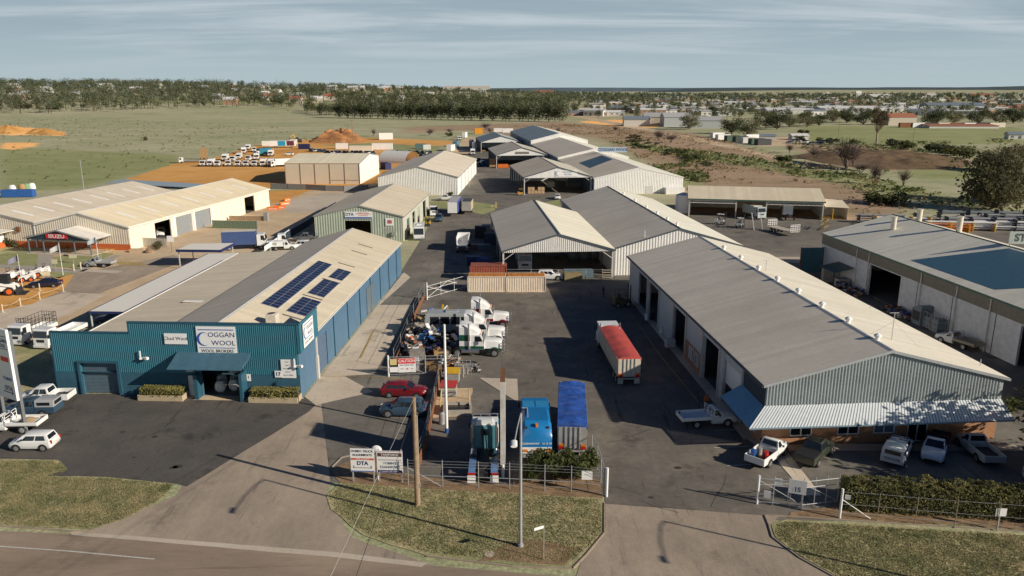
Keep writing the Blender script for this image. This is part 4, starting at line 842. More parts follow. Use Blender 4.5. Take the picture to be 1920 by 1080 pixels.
def machinery_shed():
    W, D, e, er = 32.5, 8.6, 4.35, 6.6; o = (45.2, 195.0, 0); deg = -12
    o = (45.0, 194.5, 0); deg = -11.0
    r = thing('machinery_shed', 'open machinery shed with grey roof and white lattice trusses over its bays', 'open shed', o, deg)
    b = MB(); b.prism([(-.3,-.3,e+.1),(-.3,D,er+.1),(-.3,D,er+.2),(-.3,-.3,e+.2)], (W+.6,0,0)); part('roof', b, roofm('machinery_roof', (.5,.44,.36), 'X'), r)
    b = MB(); b.prism([(-.3,D,er+.1),(-.3,2*D,e+.1),(-.3,2*D,e+.2),(-.3,D,er+.2)], (W+.6,0,0)); part('roof', b, MATS['machinery_roof'], r)
    b = MB(); b.box(-.3,W+.3,-.4,-.28,e-.12,e+.2); part('gutter', b, gtrim, r)
    b = MB(); wall(b, (0,0,0), Y_, NX, [(0,e),(D,er),(2*D,e)], rib=.5); part('side_wall', b, wall_white, r)
    b = MB(); wall(b, (W,0,0), Y_, X_, [(0,e),(D,er),(2*D,e)], rib=.5); part('side_wall', b, wall_white, r)
    b = MB(); wall(b, (0,2*D,0), X_, Y_, [(0,e),(W,e)]); part('back_wall', b, cream, r)
    for x in (.15, 11.6, 18.9, W-.15):
        b = MB(); b.box(x-.14,x+.14,-.1,.18,0,e+.05); part('post', b, postw, r)
    for a, c in ((.3, 11.5), (19.0, W-.3)):
        b = MB(); y_ = -.12; b.tube((a,y_,e-.2),(c,y_,e-.2),.06,n=5); b.tube((a,y_,e-.85),(c,y_,e-.85),.06,n=5); n = 12
        for i in range(n):
            x0 = a+(c-a)*i/n; x1 = a+(c-a)*(i+1)/n; xm = (x0+x1)/2
            b.tube((x0,y_,e-.85),(xm,y_,e-.2),.045,n=4); b.tube((xm,y_,e-.2),(x1,y_,e-.85),.045,n=4)
        part('truss', b, signwhite, r)
    q = thing('lean_to', 'small open lean-to with pale roof at the right end of the machinery shed', 'open shed', local(o, deg, (W+.4,1.5,0)), deg)
    b = MB(); b.prism([(0,-1,3.2),(5.6,-1,3.0),(5.6,7,3.8),(0,7,4.2)], (0,0,.1)); part('roof', b, roof_sand, q)
    b = MB(); wall(b, (5.5,0,0), Y_, NX, [(0,3.0),(7,3.6)]); wall(b, (0,6.9,0), X_, NY, [(0,4),(5.5,3.7)]); part('wall', b, cream, q)
    b = MB(); b.box(1.9,2.1,-.8,-.6,0,3.1); part('post', b, yellow, q)
machinery_shed()
def block_warehouse():
    W, Lr, e, h = 25, 64, 6.8, 9.9; o = (59.9, 68.5, 0); deg = 5.0
    r = thing('block_warehouse', 'white blockwork warehouse with brown wall band and blue roof patch, right edge', 'building', o, deg)
    off = 15.7   # wall coordinate of the survey origin (58.2, 84.1)
    ops = [(off-8, off+.2, 0, 4.9), (off+24.2, off+32.5, 0, 4.9)]
    b = MB(); wall(b, (0,0,0), Y_, NX, [(0, 5.15), (Lr, 5.15)], ops, reveal=.3); part('block_wall', b, blockw, r)
    b = MB(); wall(b, (-.08,0,0), Y_, NX, [(0, e), (Lr, e)], z0=5.1, rib=.3, rd=.05); part('band_wall', b, mat('brown_band', (.21,.19,.155), .6, var=.12), r)
    b = MB(); b.box(-.25,.02,0,Lr+.1,e-.08,e+.1); part('gutter', b, gtrim, r)
    for u in (off+5.3, off+11.6, off+19.2, off+36.3, off+32.7):
        b = MB(); b.tube((-.22,u,0),(-.22,u,e-.1),.09); part('downpipe', b, postw, r)
    for u in (off+4.3, off+20, off+12.4):
        b = MB(); b.box(-.05,-.01,u,u+.08,0,5.1); part('control_joint', b, darkmetal, r)
    b = MB(); wall(b, (0,Lr,0), X_, Y_, gprof(0,W,e,h)); wall(b, (0,0,0), X_, NY, gprof(0,W,e,h)); wall(b, (W,0,0), Y_, X_, [(0,e),(Lr,e)]); part('back_wall', b, blockw, r)
    gable_roof(r, 0, W, 0, Lr, e, h, roofm('block_roof', (.66,.61,.53)), mr=roof_pale, oh=.15, trim=gtrim, cap=True)
    sl = (h-e)/(W/2); zq = lambda x: e+x*sl+.16
    b = MB(); b.prism([(1.5,22.8,zq(1.5)),(11.8,15,zq(11.8)),(11.8,34.7,zq(11.8)),(1.3,40,zq(1.3))], (0,0,.03)); part('blue_roof_sheet', b, mat('blue_patch', (.07,.165,.235), .5, fine=.1), r)
    for x, y, hh in ((7.8, 56, 2.3), (13.4, 58, 2.2), (13.6, 48, 2.6)):
        b = MB(); zb = h-abs(x-W/2)*sl-.1; b.tube((x,y,zb),(x,y,zb+hh),.42,n=16); b.tube((x,y,zb+hh),(x,y,zb+hh+.1),.5,n=16); part('flue', b, cream, r)
    floor_slab(r, .3, W-.2, .2, Lr-.2)
    s = thing('roof_sign', 'grey framed sign with dark block letters on the warehouse ridge at the right edge', 'sign', local(o, deg, (12.6,35.6,h+.1)), deg-6)
    b = MB()
    for k in range(4): b.tube((k*3,.1,0),(k*3,.1,2.2),.06)
    part('frame', b, steel, s)
    b = MB(); b.box(-.3,9,-.06,.02,.35,2.1); pn = part('panel', b, mat('sign_green_grey', (.35,.39,.36), .6), s); lettering('STA', 1.45, mat('dark_green_letter', (.05,.08,.08)), pn, (1.7,-.09,1.2), bold=.04)
    g = thing('gas_cage', 'blue-green sheet gate panel at the far corner of the block warehouse', 'gate', local(o, deg, (-4.2,Lr-1.2,0)), deg)
    b = MB(); b.box(0,4.0,-.05,.05,.2,4.6); part('panel', b, mat('teal_sheet', (.05,.14,.17), .5), g); b = MB(); b.box(-.1,.05,-.08,.08,0,4.7); b.box(3.95,4.1,-.08,.08,0,4.7); part('post', b, rust, g)
    g = thing('lean_to', 'small lean-to with a green roof against the white block wall', 'lean-to', local(o, deg, (-3.4,52.5,0)), deg)
    b = MB(); b.prism([(0,0,2.5),(3.3,0,3.2),(3.3,0,3.28),(0,0,2.58)], (0,5,0)); part('roof', b, mat('dark_green_roof', (.06,.1,.09), .5), g)
    for y in (.1, 4.8): b = MB(); b.box(.05,.2,y,y+.12,0,2.5); part('post', b, darkmetal, g)
    b = MB(); b.box(.4,3.2,4.2,4.9,0,2.2); part('screen_wall', b, greypost, g); b = MB(); b.box(1.2,3.1,.4,2.2,0,1.3); part('cabinet', b, greypost, g)
block_warehouse()
def paint(c, name=None): return mat(name or 'paint_%02x%02x%02x' % tuple(int(min(1, q)*255) for q in c), c, .32, var=.05, coat=.4, scale=.8)
PW = paint((.84,.84,.82), 'white_car_paint'); PSIL = paint((.4,.41,.41), 'silver_car_paint'); PBLK = paint((.015,.016,.02), 'black_car_paint')
PNAVY = paint((.012,.016,.04), 'navy_car_paint'); PRED = paint((.2,.012,.02), 'maroon_car_paint'); PSLATE = paint((.045,.085,.135), 'slate_car_paint')
PGREEN = paint((.045,.052,.038), 'dark_green_car_paint'); PBLUE = paint((.03,.14,.42), 'blue_truck_paint'); PGREY = paint((.12,.125,.13), 'grey_car_paint')
_wm = {}
def wheel(parent, x, y, r, w, rim=alloy, dual=False):
    s = 1 if y > 0 else -1; key = (round(r, 2), round(w, 2), s, rim.name)
    if key not in _wm:
        b = MB(); n = 20; pr = [(-w/2, .62), (-w/2, .93), (-w*.36, 1), (w*.36, 1), (w/2, .93), (w/2, .62)]
        b.loft([[(q*r*math.cos(2*PI*k/n), yy*s, q*r*math.sin(2*PI*k/n)) for k in range(n)] for yy, q in pr], caps=True)
        h = MB(); n = 10; q0 = .63*r
        h.tube((0, w*.42*s, 0), (0, w*.52*s, 0), q0, q0*.96, n=20)
        for k in range(n):
            a = 2*PI*k/n; c, t = math.cos(a), math.sin(a)
            h.prism([(c*q0*.25-t*q0*.07, w*.52*s, t*q0*.25+c*q0*.07), (c*q0*.25+t*q0*.07, w*.52*s, t*q0*.25-c*q0*.07), (c*q0*.92+t*q0*.1, w*.52*s, t*q0*.92-c*q0*.1), (c*q0*.92-t*q0*.1, w*.52*s, t*q0*.92+c*q0*.1)], (0, .02*s, 0))
        h.tube((0, w*.5*s, 0), (0, w*.58*s, 0), q0*.28, n=10)
        _wm[key] = (b.mesh('wheel', rubber, smooth=True), h.mesh('rim', rim))
    a, c = _wm[key]
    o = link('wheel', a, parent); o.location = (x, y-s*w/2, r); q = link('rim', c, o)
    return o
def frame_arch(b, x, y, r, s, m):
    n = 14; b.face([(x+r*math.cos(PI*k/n), y, r*.78+r*math.sin(PI*k/n)) for k in range(n+1)] + [(x-r, y, .25), (x+r, y, .25)], m)
def shell(L, W, hood, belt, zb, ub=1.0, deck=None, nose=.16, xw=None, xr=None):
    secs = []; hl = L/2
    xs = [-hl, -hl+.1, -hl+.5, xr if xr is not None else -hl+.9, 0, xw, hl-.65, hl-.22, hl-.03, hl]
    zt = [(deck or belt)-.1, (deck or belt), (deck or belt), belt, belt, belt-.02, hood+.02, hood-.07, hood-.25, hood-.35]
    ww = [.88, .95, .99, 1, 1, 1, .99, .94, .84, .74]
    zz = [zb+.2, zb+.06, zb, zb, zb, zb, zb, zb+.02, zb+.08, zb+.14]
    for x, z, wv, b in zip(xs, zt, ww, zz):
        h = W/2*wv; m = (z+b)/2+.05
        secs.append([(x, -h*.9, b), (x, -h*.985, b+.12), (x, -h, m), (x, -h*.975, z-.07), (x, -h*.88, z), (x, 0, z+.025), (x, h*.88, z), (x, h*.975, z-.07), (x, h, m), (x, h*.985, b+.12), (x, h*.9, b), (x, 0, b)])
    return secs
def cabin(t, W, belt, top, xb0, xb1, xf1, xf0, m, panes, roofrack=False):
    wb, wt = W/2*.9, W/2*.74; b = MB()
    q = lambda x, w, z: [(x, -w, z), (x, w, z)]
    B = [(xb0,-wb,belt-.03),(xf0,-wb,belt-.03),(xf0,wb,belt-.03),(xb0,wb,belt-.03)]; T = [(xb1,-wt,top-.05),(xf1,-wt,top-.05),(xf1,wt,top-.05),(xb1,wt,top-.05)]
    C_ = [(xb1+.1,-wt*.9,top),(xf1-.12,-wt*.9,top),(xf1-.12,wt*.9,top),(xb1+.1,wt*.9,top)]
    b.idx(B+T+C_, [(0,1,5,4),(1,2,6,5),(2,3,7,6),(3,0,4,7),(4,5,9,8),(5,6,10,9),(6,7,11,10),(7,4,8,11),(8,9,10,11)])
    part('cabin', b, m, t, smooth=True)
    V = [Vector(p) for p in B+T]
    def pane(name, a, bb, c, d, u0, u1, v0, v1, off):
        P = lambda u, v: (a.lerp(bb, u)).lerp(d.lerp(c, u), v)+Vector(off)
        g = MB(); g.face([P(u0, v0), P(u1, v0), P(u1, v1), P(u0, v1)]); part(name, g, glass, t)
    pane('windscreen', V[1], V[2], V[6], V[5], .05, .95, .12, .93, (.012, 0, .01))
    pane('rear_window', V[3], V[0], V[4], V[7], .09, .91, .22, .9, (-.012, 0, .01))
    for a0, a1 in panes:
        pane('side_window', V[0], V[1], V[5], V[4], a0, a1, .14, .9, (0, -.012, .006))
        pane('side_window', V[3], V[2], V[6], V[7], a0, a1, .14, .9, (0, .012, .006))
def lamps(t, L, W, hood, tail, zl=.16, lit=True):
    hl = L/2
    for s in (-1, 1):
        b = MB(); b.prism([(hl-.3, s*W*.36, hood-.2), (hl-.02, s*W*.22, hood-.28), (hl-.02, s*W*.22, hood-.38), (hl-.26, s*W*.44, hood-.36)], (.02, s*.02, .06)); part('headlight', b, lens, t)
        b = MB(); b.cbox((-hl+.03, s*W*.4, tail), (.1, .16, .3)); part('tail_light', b, redlamp, t)
        b = MB(); b.cbox((hl*.28, s*(W/2+.08), hood+.17), (.12, .16, .14)); part('mirror', b, black, t)
    b = MB(); b.box(hl-.16, hl-.0, -W*.3, W*.3, .34, .56); part('grille', b, black, t)
    b = MB(); b.box(-hl-.015, -hl+.1, -.18, .18, .62, .74); part('number_plate', b, plate, t)
def car(label, p, deg, kind, m, cat='car', group=None, name=None, rim=alloy):
    D = dict(hatch=(3.85,1.68,1.0,.98,1.52,.34,(-1.75,-1.5,.55,1.22),((.1,.42),(.46,.84))),
             suv=(4.6,1.85,1.08,1.08,1.68,.42,(-2.05,-1.75,.5,1.2),((.12,.3),(.33,.58),(.61,.87))),
             wagon=(4.75,1.82,1.0,1.0,1.52,.34,(-2.2,-1.8,.35,1.1),((.12,.32),(.35,.58),(.61,.87))),
             sedan=(4.85,1.82,.98,.99,1.45,.32,(-1.85,-.95,.3,1.15),((.16,.48),(.51,.84))))[kind]
    L, W, hood, belt, top, r, (b0, b1, f1, f0), panes = D
    t = thing(name or 'parked_car', label, cat, p, deg, group)
    b = MB(); b.loft(shell(L, W, hood-.08, belt, .26, xw=f0, xr=b0)); part('body', b, m, t, smooth=True)
    cabin(t, W, belt, top, b0, b1, f1, f0, m, panes)
    xa = L*.3
    b = MB()
    for s in (-1, 1):
        for x in (-xa, xa*1.02): frame_arch(b, x, s*(W/2+.004), r*1.22, s, 0)
    part('wheel_arch', b, black, t)
    for s in (-1, 1):
        for x in (-xa, xa*1.02): wheel(t, x, s*(W/2+.012), r, .22, rim)
    lamps(t, L, W, hood, belt-.12)
    return t
def ute(label, p, deg, m, back='tub', cabs='dual', group=None, cat='ute', tray=None, rack=False, name='parked_ute', load=None):
    L, W, hood, belt, top, r = 5.25, 1.86, 1.08, 1.12, 1.76, .39
    t = thing(name, label, cat, p, deg, group); hl = L/2
    xr = -.75 if cabs == 'dual' else .1; f0, f1 = 1.35, .75
    b = MB(); secs = shell(L, W, hood-.05, belt, .36, xw=f0, xr=xr)
    b.loft([[(xr-.02, y, z) for _, y, z in secs[4]]]+[s for s in secs if s[0][0] > xr+.05]); part('body', b, m, t, smooth=True)
    cabin(t, W, belt, top, xr, xr+.22, f1, f0, m, ((.08,.46),(.5,.82)) if cabs == 'dual' else ((.14,.74),))
    b = MB(); b.box(-hl+.1, xr+.1, -.5, .5, .42, .62); part('chassis', b, darkmetal, t)
    if back in ('tub', 'cover', 'canopy'):
        b = MB(); x0, x1 = -hl, xr-.06; h = belt+.02; w2 = W/2
        b.box(x0+.05, x1, -w2+.06, w2-.06, .6, .74, 1)
        for s in (-1, 1): b.prism([(x0, s*w2*.97, .5), (x1, s*w2, .42), (x1, s*w2, h), (x0, s*w2*.97, h)], (0, -s*.08, 0))
        b.box(x0-.03, x0+.05, -w2*.9, w2*.9, .55, h); b.box(x1-.06, x1, -w2*.92, w2*.92, .6, h)
        part('tub', b, [m, black], t, bevel=.02)
        if back == 'cover': b = MB(); b.box(x0, x1, -w2+.05, w2-.05, h-.02, h+.05); part('tub_cover', b, mat('black_vinyl', (.02,.02,.022), .6), t)
        if back == 'canopy':
            b = MB(); b.loft([[(x, -w2*.96, h), (x, -w2*.9, top-.05), (x, -w2*.8, top+.03), (x, w2*.8, top+.03), (x, w2*.9, top-.05), (x, w2*.96, h)] for x in (x0+.02, x1)]); part('canopy', b, tray or m, t, smooth=True)
            for s in (-1, 1): b = MB(); b.box(x0+.35, x1-.25, s*w2*.94-.02, s*w2*.94+.02, h+.15, top-.16); part('canopy_window', b, glass, t)
            b = MB(); b.box(x0-.0, x0+.03, -w2*.66, w2*.66, h+.14, top-.12); part('rear_glass', b, glass, t)
    elif back in ('tray', 'toolbox'):
        x0, x1 = -hl-.25, xr-.1; w2 = .95; tm = tray or steel; z = .82
        b = MB(); b.box(x0, x1, -w2, w2, z, z+.08)
        for s in (-1, 1): b.box(x0, x1, s*w2-.03, s*w2+.03, z+.08, z+.34)
        b.box(x0-.03, x0+.03, -w2, w2, z-.05, z+.34); part('tray', b, tm, t)
        b = MB()
        for y in (-w2+.05, 0, w2-.05): b.tube((x1-.05, y, z), (x1-.05, y, top+.1), .035)
        for zz in (z+.4, top-.2, top+.1): b.tube((x1-.05, -w2+.05, zz), (x1-.05, w2-.05, zz), .03)
        part('headboard', b, tm, t)
        if back == 'toolbox':
            b = MB(); b.box(x0+.1, x1-.15, -w2+.02, w2-.02, z+.1, top+.08); part('service_body', b, tray or m, t, bevel=.03)
            for s in (-1, 1):
                for k in range(2): b = MB(); b.box(x0+.2+k*.75, x0+.85+k*.75, s*(w2)-.03, s*(w2)+.0, z+.25, top-.1); part('locker_door', b, steel, t)
    if rack:
        b = MB()
        for x in (-.4, .1, .6): b.tube((x, -.65, top+.1), (x, .65, top+.1), .03)
        for y in (-.65, .65): b.tube((-.45, y, top+.1), (.65, y, top+.1), .03)
        part('roof_rack', b, darkmetal, t)
    b = MB()
    for s in (-1, 1): frame_arch(b, 1.6, s*(W/2+.004), r*1.2, s, 0); frame_arch(b, -1.45, s*(W/2+.004), r*1.2, s, 0) if back in ('tub','cover','canopy') else None
    part('wheel_arch', b, black, t)
    for s in (-1, 1):
        for x in (-1.45, 1.6): wheel(t, x, s*(W/2+.015), r, .26, steel if back == 'tray' else alloy)
    lamps(t, L, W, hood, .95)
    return t
def cab_over(t, m, x0, x1, W, z0, h, dark=glass, deflector=False):
    b = MB(); w2 = W/2; c = .12
    prof = [(x0, z0), (x1-.02, z0), (x1, z0+.25), (x1-.02, z0+h*.45), (x1-.2, z0+h-.12), (x1-.4, z0+h), (x0+.1, z0+h), (x0, z0+h-.1)]
    b.prism([(x, -w2, z) for x, z in prof], (0, W, 0)); part('cab', b, m, t, bevel=.05)
    a = Vector((x1-.015, 0, z0+h*.5)); e = Vector((x1-.185, 0, z0+h-.2))
    g = MB(); g.face([a+Vector((.03,-w2*.9,0)), a+Vector((.03,w2*.9,0)), e+Vector((.03,w2*.86,0)), e+Vector((.03,-w2*.86,0))]); part('windscreen', g, dark, t)
    for s in (-1, 1):
        g = MB(); g.face([(x1-.2, s*(w2+.012), z0+h*.5), (x1-.95, s*(w2+.012), z0+h*.5), (x1-.95, s*(w2+.012), z0+h-.22), (x1-.34, s*(w2+.012), z0+h-.22)]); part('side_window', g, dark, t)
        b = MB(); b.box(x1-.03, x1+.03, s*w2*.78-.16, s*w2*.78+.16, z0+.12, z0+.34); part('headlight', b, lens, t)
        b = MB(); b.box(x1-.1, x1+.02, s*(w2+.2)-.09, s*(w2+.2)+.09, z0+h*.5, z0+h*.5+.38); b.tube((x1-.06, s*w2, z0+h*.7), (x1-.06, s*(w2+.2), z0+h*.7), .02); part('mirror', b, black, t)
    b = MB(); b.box(x1-.01, x1+.025, -w2*.5, w2*.5, z0+.42, z0+.75); part('grille', b, black, t)
    b = MB(); b.box(x1-.2, x1+.08, -w2, w2, z0-.25, z0+.08); part('bumper', b, m, t)
def truck(label, p, deg, m=None, body='tray', L=6.2, W=2.0, h=2.0, z0=.55, bodym=None, bh=2.1, group=None, cat='truck', r=.42, name='truck', tandem=False, cage=False, detail=True):
    m = m or PW; t = thing(name, label, cat, p, deg, group); hl = L/2; xc = hl-1.75
    cab_over(t, m, xc, hl, W, z0, h)
    b = MB(); b.box(-hl, xc+.3, -.42, .42, z0+.02, z0+.25); part('chassis', b, darkmetal, t)
    bm_ = bodym or m; zb = z0+.3; x0, x1 = -hl, xc-.12
    if body == 'box':
        b = MB(); b.box(x0, x1, -W/2-.08, W/2+.08, zb, zb+bh); part('box_body', b, bm_, t, bevel=.03); b = MB(); b.box(x0+.05,x1-.05,-W/2,W/2,zb+bh,zb+bh+.03); part('roof', b, cream, t)
        b = MB(); b.box(x0-.02, x0, -W/2+.05, -.03, zb+.1, zb+bh-.1); b.box(x0-.02, x0, .03, W/2-.05, zb+.1, zb+bh-.1); part('rear_door', b, bm_, t)
    elif body == 'tray':
        b = MB(); b.box(x0, x1, -W/2-.06, W/2+.06, zb, zb+.12)
        for s in (-1, 1): b.box(x0, x1, s*(W/2+.03)-.03, s*(W/2+.03)+.03, zb+.12, zb+.5)
        b.box(x0-.03, x0+.03, -W/2, W/2, zb+.1, zb+.5); part('tray', b, bm_, t)
        b = MB(); b.box(x1-.05, x1, -W/2, W/2, zb+.1, zb+1.1); part('headboard', b, bm_, t)
        if cage:
            b = MB(); n = 7
            for i in range(n+1):
                x = x0+(x1-x0)*i/n
                for s in (-1, 1): b.tube((x, s*W/2, zb+.1), (x, s*W/2, zb+1.9), .03, n=5)
            for k in range(7):
                y = -W/2+W*k/6; b.tube((x1, y, zb+.1), (x1, y, zb+2.3), .03, n=5); b.tube((x0, y, zb+.1), (x0, y, zb+1.9), .03, n=5)
            for z in (.9, 1.4, 1.9):
                for s in (-1, 1): b.tube((x0, s*W/2, zb+z), (x1, s*W/2, zb+z), .03, n=5)
                b.tube((x1, -W/2, zb+z+.3), (x1, W/2, zb+z+.3), .03, n=5); b.tube((x0, -W/2, zb+z), (x0, W/2, zb+z), .03, n=5)
            part('cage', b, darkmetal, t)
    for x in ([xc+.75] + ([-hl+1.0, -hl+2.1] if tandem else [-hl+1.35])):
        for s in (-1, 1): wheel(t, x, s*W/2, r, .3, steel)
    for s in (-1, 1): b = MB(); b.cbox((x0-.03, s*W*.4, z0+.12), (.08, .3, .14)); part('tail_light', b, redlamp, t)
    return t
def far_vehicle(kind, m, L=None, box=None):
    b = MB()
    if kind == 'truck':
        L = L or 6.5; hl = L/2; xc = hl-1.8
        b.prism([(x, -1.05, z) for x, z in ((xc, .5), (hl, .5), (hl, 1.5), (hl-.25, 2.55), (xc, 2.55))], (0, 2.1, 0))
        b.face([(hl+.015,-.95,1.5),(hl+.015,.95,1.5),(hl-.2,.9,2.35),(hl-.2,-.9,2.35)], 1)
        for s in (-1, 1): b.face([(hl-.2,s*1.07,1.5),(hl-1.1,s*1.07,1.5),(hl-1.1,s*1.07,2.3),(hl-.4,s*1.07,2.3)], 1)
        b.box(hl-.1, hl+.05, -1.05, 1.05, .35, .75, 2); b.box(hl, hl+.02, -.5, .5, .9, 1.2, 2); b.box(-hl, xc, -.4, .4, .6, .9, 2)
        if box: b.box(-hl, xc-.1, -1.1, 1.1, .95, .95+box, 3)
        else: b.box(-hl, xc-.1, -1.1, 1.1, .95, 1.1, 3); b.box(xc-.2, xc-.1, -1.0, 1.0, 1.1, 2.1, 3)
        for x in (hl-1.1, -hl+1.4):
            for s in (-1, 1): b.tube((x, s*.75, .45), (x, s*1.06, .45), .45, n=12, m=2)
    else:
        L = L or 4.5; hl = L/2; W = .9; top = 1.7 if kind == 'suv' else 1.45; belt = .98
        b.loft([[(x, -W*w_, .3), (x, -W*w_, z-.1), (x, -W*.9*w_, z), (x, W*.9*w_, z), (x, W*w_, z-.1), (x, W*w_, .3)] for x, z, w_ in ((-hl, .85, .9), (-hl+.2, belt, 1), (.9, belt, 1), (hl-.3, .85, .97), (hl, .6, .85))])
        xb, xb1 = (-hl+.15, -hl+.4) if kind == 'suv' else (-hl+.5, -hl+1.1)
        B = [(xb,-.8,belt),(1.1,-.8,belt),(1.1,.8,belt),(xb,.8,belt)]; T = [(xb1,-.66,top-.04),(.4,-.66,top-.04),(.4,.66,top-.04),(xb1,.66,top-.04)]
        if kind == 'pick': B = [(-.4,-.8,belt),(1.1,-.8,belt),(1.1,.8,belt),(-.4,.8,belt)]; T = [(-.25,-.66,1.7),(.4,-.66,1.7),(.4,.66,1.7),(-.25,.66,1.7)]; top = 1.74
        b.idx(B+T, [(0,1,5,4),(1,2,6,5),(2,3,7,6),(3,0,4,7)], 1)
        b.box(T[0][0]-.03, .45, -.68, .68, top-.05, top, 0)
        for x in (-hl*.6, hl*.62):
            for s in (-1, 1): b.tube((x, s*.66, .33), (x, s*.93, .33), .33, n=12, m=2)
    return b
FARM = {}
def far_mesh(kind, m, L=None, box=None, boxm=None):
    k = (kind, m.name, L, box, boxm.name if boxm else 0)
    if k not in FARM: FARM[k] = far_vehicle(kind, m, L, box).mesh('vehicle', [m, glass, black, boxm or steel])
    return FARM[k]
def far(label, p, deg, kind, m, cat, group, L=None, box=None, boxm=None):
    o = link({'truck': 'parked_truck', 'pick': 'parked_ute'}.get(kind, 'parked_car'), far_mesh(kind, m, L, box, boxm)); o.location = p; o.rotation_euler = (0, 0, R(deg))
    return tag(o, label, cat, group)
def prime_mover(label, p, deg, m, stripe=None, sleeper=True, hi=True, name='prime_mover', cat='truck', tand=True):
    t = thing(name, label, cat, p, deg); W = 2.35; w2 = W/2; st = stripe or m
    b = MB(); b.box(-3.6, 3.2, -.45, .45, .62, .95); part('chassis', b, darkmetal, t)
    b = MB(); b.loft([[(x, -w_, 1.0), (x, -w_, z-.12), (x, -w_*.75, z), (x, w_*.75, z), (x, w_, z-.12), (x, w_, 1.0)] for x, w_, z in ((1.2, .92, 2.05), (2.4, .85, 1.98), (3.15, .76, 1.88), (3.3, .66, 1.75))]); part('bonnet', b, m, t, smooth=True)
    b = MB()
    for s in (-1, 1): b.loft([[(2.45+.62*math.cos(a), s*.72, .5+.62*math.sin(a)), (2.45+.62*math.cos(a), s*1.17, .5+.62*math.sin(a)), (2.45+.7*math.cos(a), s*1.17, .5+.72*math.sin(a)), (2.45+.7*math.cos(a), s*.72, .5+.72*math.sin(a))] for a in [R(10+160*k/8) for k in range(9)]])
    part('mudguard', b, st, t)
    b = MB(); b.prism([(x, -w2*.95, z) for x, z in ((-.5,.95),(1.25,.95),(1.25,1.95),(.85,2.75),(-.5,2.75))], (0, W*.95, 0)); part('cab', b, m, t, bevel=.05)
    if stripe:
        b = MB(); b.box(-.5, 1.22, -w2*.95-.012, w2*.95+.012, 1.0, 1.35); part('colour_band', b, stripe, t)
    g = MB(); g.face([(1.27,-w2*.85,1.98),(1.27,w2*.85,1.98),(.9,w2*.8,2.68),(.9,-w2*.8,2.68)]); part('windscreen', g, glass, t)
    for s in (-1, 1):
        g = MB(); g.face([(1.05, s*(w2*.95+.012), 1.95), (.1, s*(w2*.95+.012), 1.95), (.1, s*(w2*.95+.012), 2.6), (.72, s*(w2*.95+.012), 2.6)]); part('side_window', g, glass, t)
    if sleeper:
        top = 3.9 if hi else 3.0
        b = MB(); b.loft([[(x, -w2, .95), (x, -w2, z-.25), (x, -w2*.8, z), (x, w2*.8, z), (x, w2, z-.25), (x, w2, .95)] for x, z in ((-1.75, top), (-.9, top), (-.45, top-.15 if hi else top))]); part('sleeper', b, m, t, smooth=True)
        if hi: b = MB(); b.loft([[(x, -w_, 2.7), (x, -w_, z-.15), (x, -w_*.7, z), (x, w_*.7, z), (x, w_, z-.15), (x, w_, 2.7)] for x, z, w_ in ((-.5, 3.8, 1.1), (.2, 3.4, .95), (.75, 2.85, .8))]); part('roof_fairing', b, m, t, smooth=True)
        if stripe:
            for z0, z1 in ((1.0, 1.35), (2.0, 2.75)): b = MB(); b.box(-1.74, -.48, -w2-.012, w2+.012, z0, z1); part('colour_band', b, stripe, t)
    for s in (-1, 1):
        b = MB(); b.tube((-.62 if sleeper else -.7, s*(w2+.12), 1.0), (-.62 if sleeper else -.7, s*(w2+.12), 4.2), .085, n=10); part('exhaust_stack', b, chrome, t)
        b = MB(); b.tube((-1.5, s*.98, .75), (.6, s*.98, .75), .33, n=14); part('fuel_tank', b, chrome, t)
        b = MB(); b.box(3.2, 3.32, s*.62-.14, s*.62+.14, 1.15, 1.4); part('headlight', b, lens, t)
        b = MB(); b.tube((1.1, s*w2, 2.1), (1.2, s*(w2+.32), 2.2), .025); b.box(1.15, 1.25, s*(w2+.32)-.1, s*(w2+.32)+.1, 1.9, 2.45); part('mirror', b, chrome, t)
    b = MB()
    for z in (.75, 1.1, 1.45, 1.75): b.tube((3.55, -1.0, z), (3.55, 1.0, z), .045)
    for y in (-1.0, -.35, .35, 1.0): b.tube((3.55, y, .55), (3.55, y, 1.8), .05)
    b.box(3.35, 3.6, -1.15, 1.15, .45, .75); part('bull_bar', b, chrome, t)
    b = MB(); b.box(3.26, 3.34, -.5, .5, 1.0, 1.7); part('grille', b, chrome, t)
    b = MB(); b.box(.5, .62, -.02, .02, 2.75, 2.85)
    for y in (-.8, -.4, 0, .4, .8): b.cbox((.78, y, 2.82), (.12, .1, .08))
    part('roof_lamp', b, amber, t)
    for x in ([2.45] + ([-2.0, -3.3] if tand else [-2.6])):
        for s in (-1, 1): wheel(t, x, s*(1.2 if x > 0 else 1.22), .5, .3 if x > 0 else .55, alloy)
    b = MB(); b.tube((-2.6, 0, 1.0), (-2.6, 0, 1.12), .48, n=16); part('turntable', b, darkmetal, t)
    for s in (-1, 1):
        for x in (-2.0, -3.3):
            g = MB(); n = 8; g.loft([[(x+.6*math.cos(a), s*.66, .52+.6*math.sin(a)), (x+.6*math.cos(a), s*1.22, .52+.6*math.sin(a)), (x+.63*math.cos(a), s*1.22, .52+.64*math.sin(a)), (x+.63*math.cos(a), s*.66, .52+.64*math.sin(a))] for a in [R(20+140*k/n) for k in range(n+1)]]); part('rear_mudguard', g, black, t)
    return t
c = G(95.5, 840, .4); car('small white hatchback in the lowest bay at the left edge', (c.x-1.95, c.y+.85, 0), 181, 'hatch', PW, 'hatchback')
c = G(65, 803.6, .6); t = ute('white single cab ute with a sandy load on its drop side tray', (c.x-2.75, c.y+.95, 0), 182, PW, 'tray', 'single', tray=white)
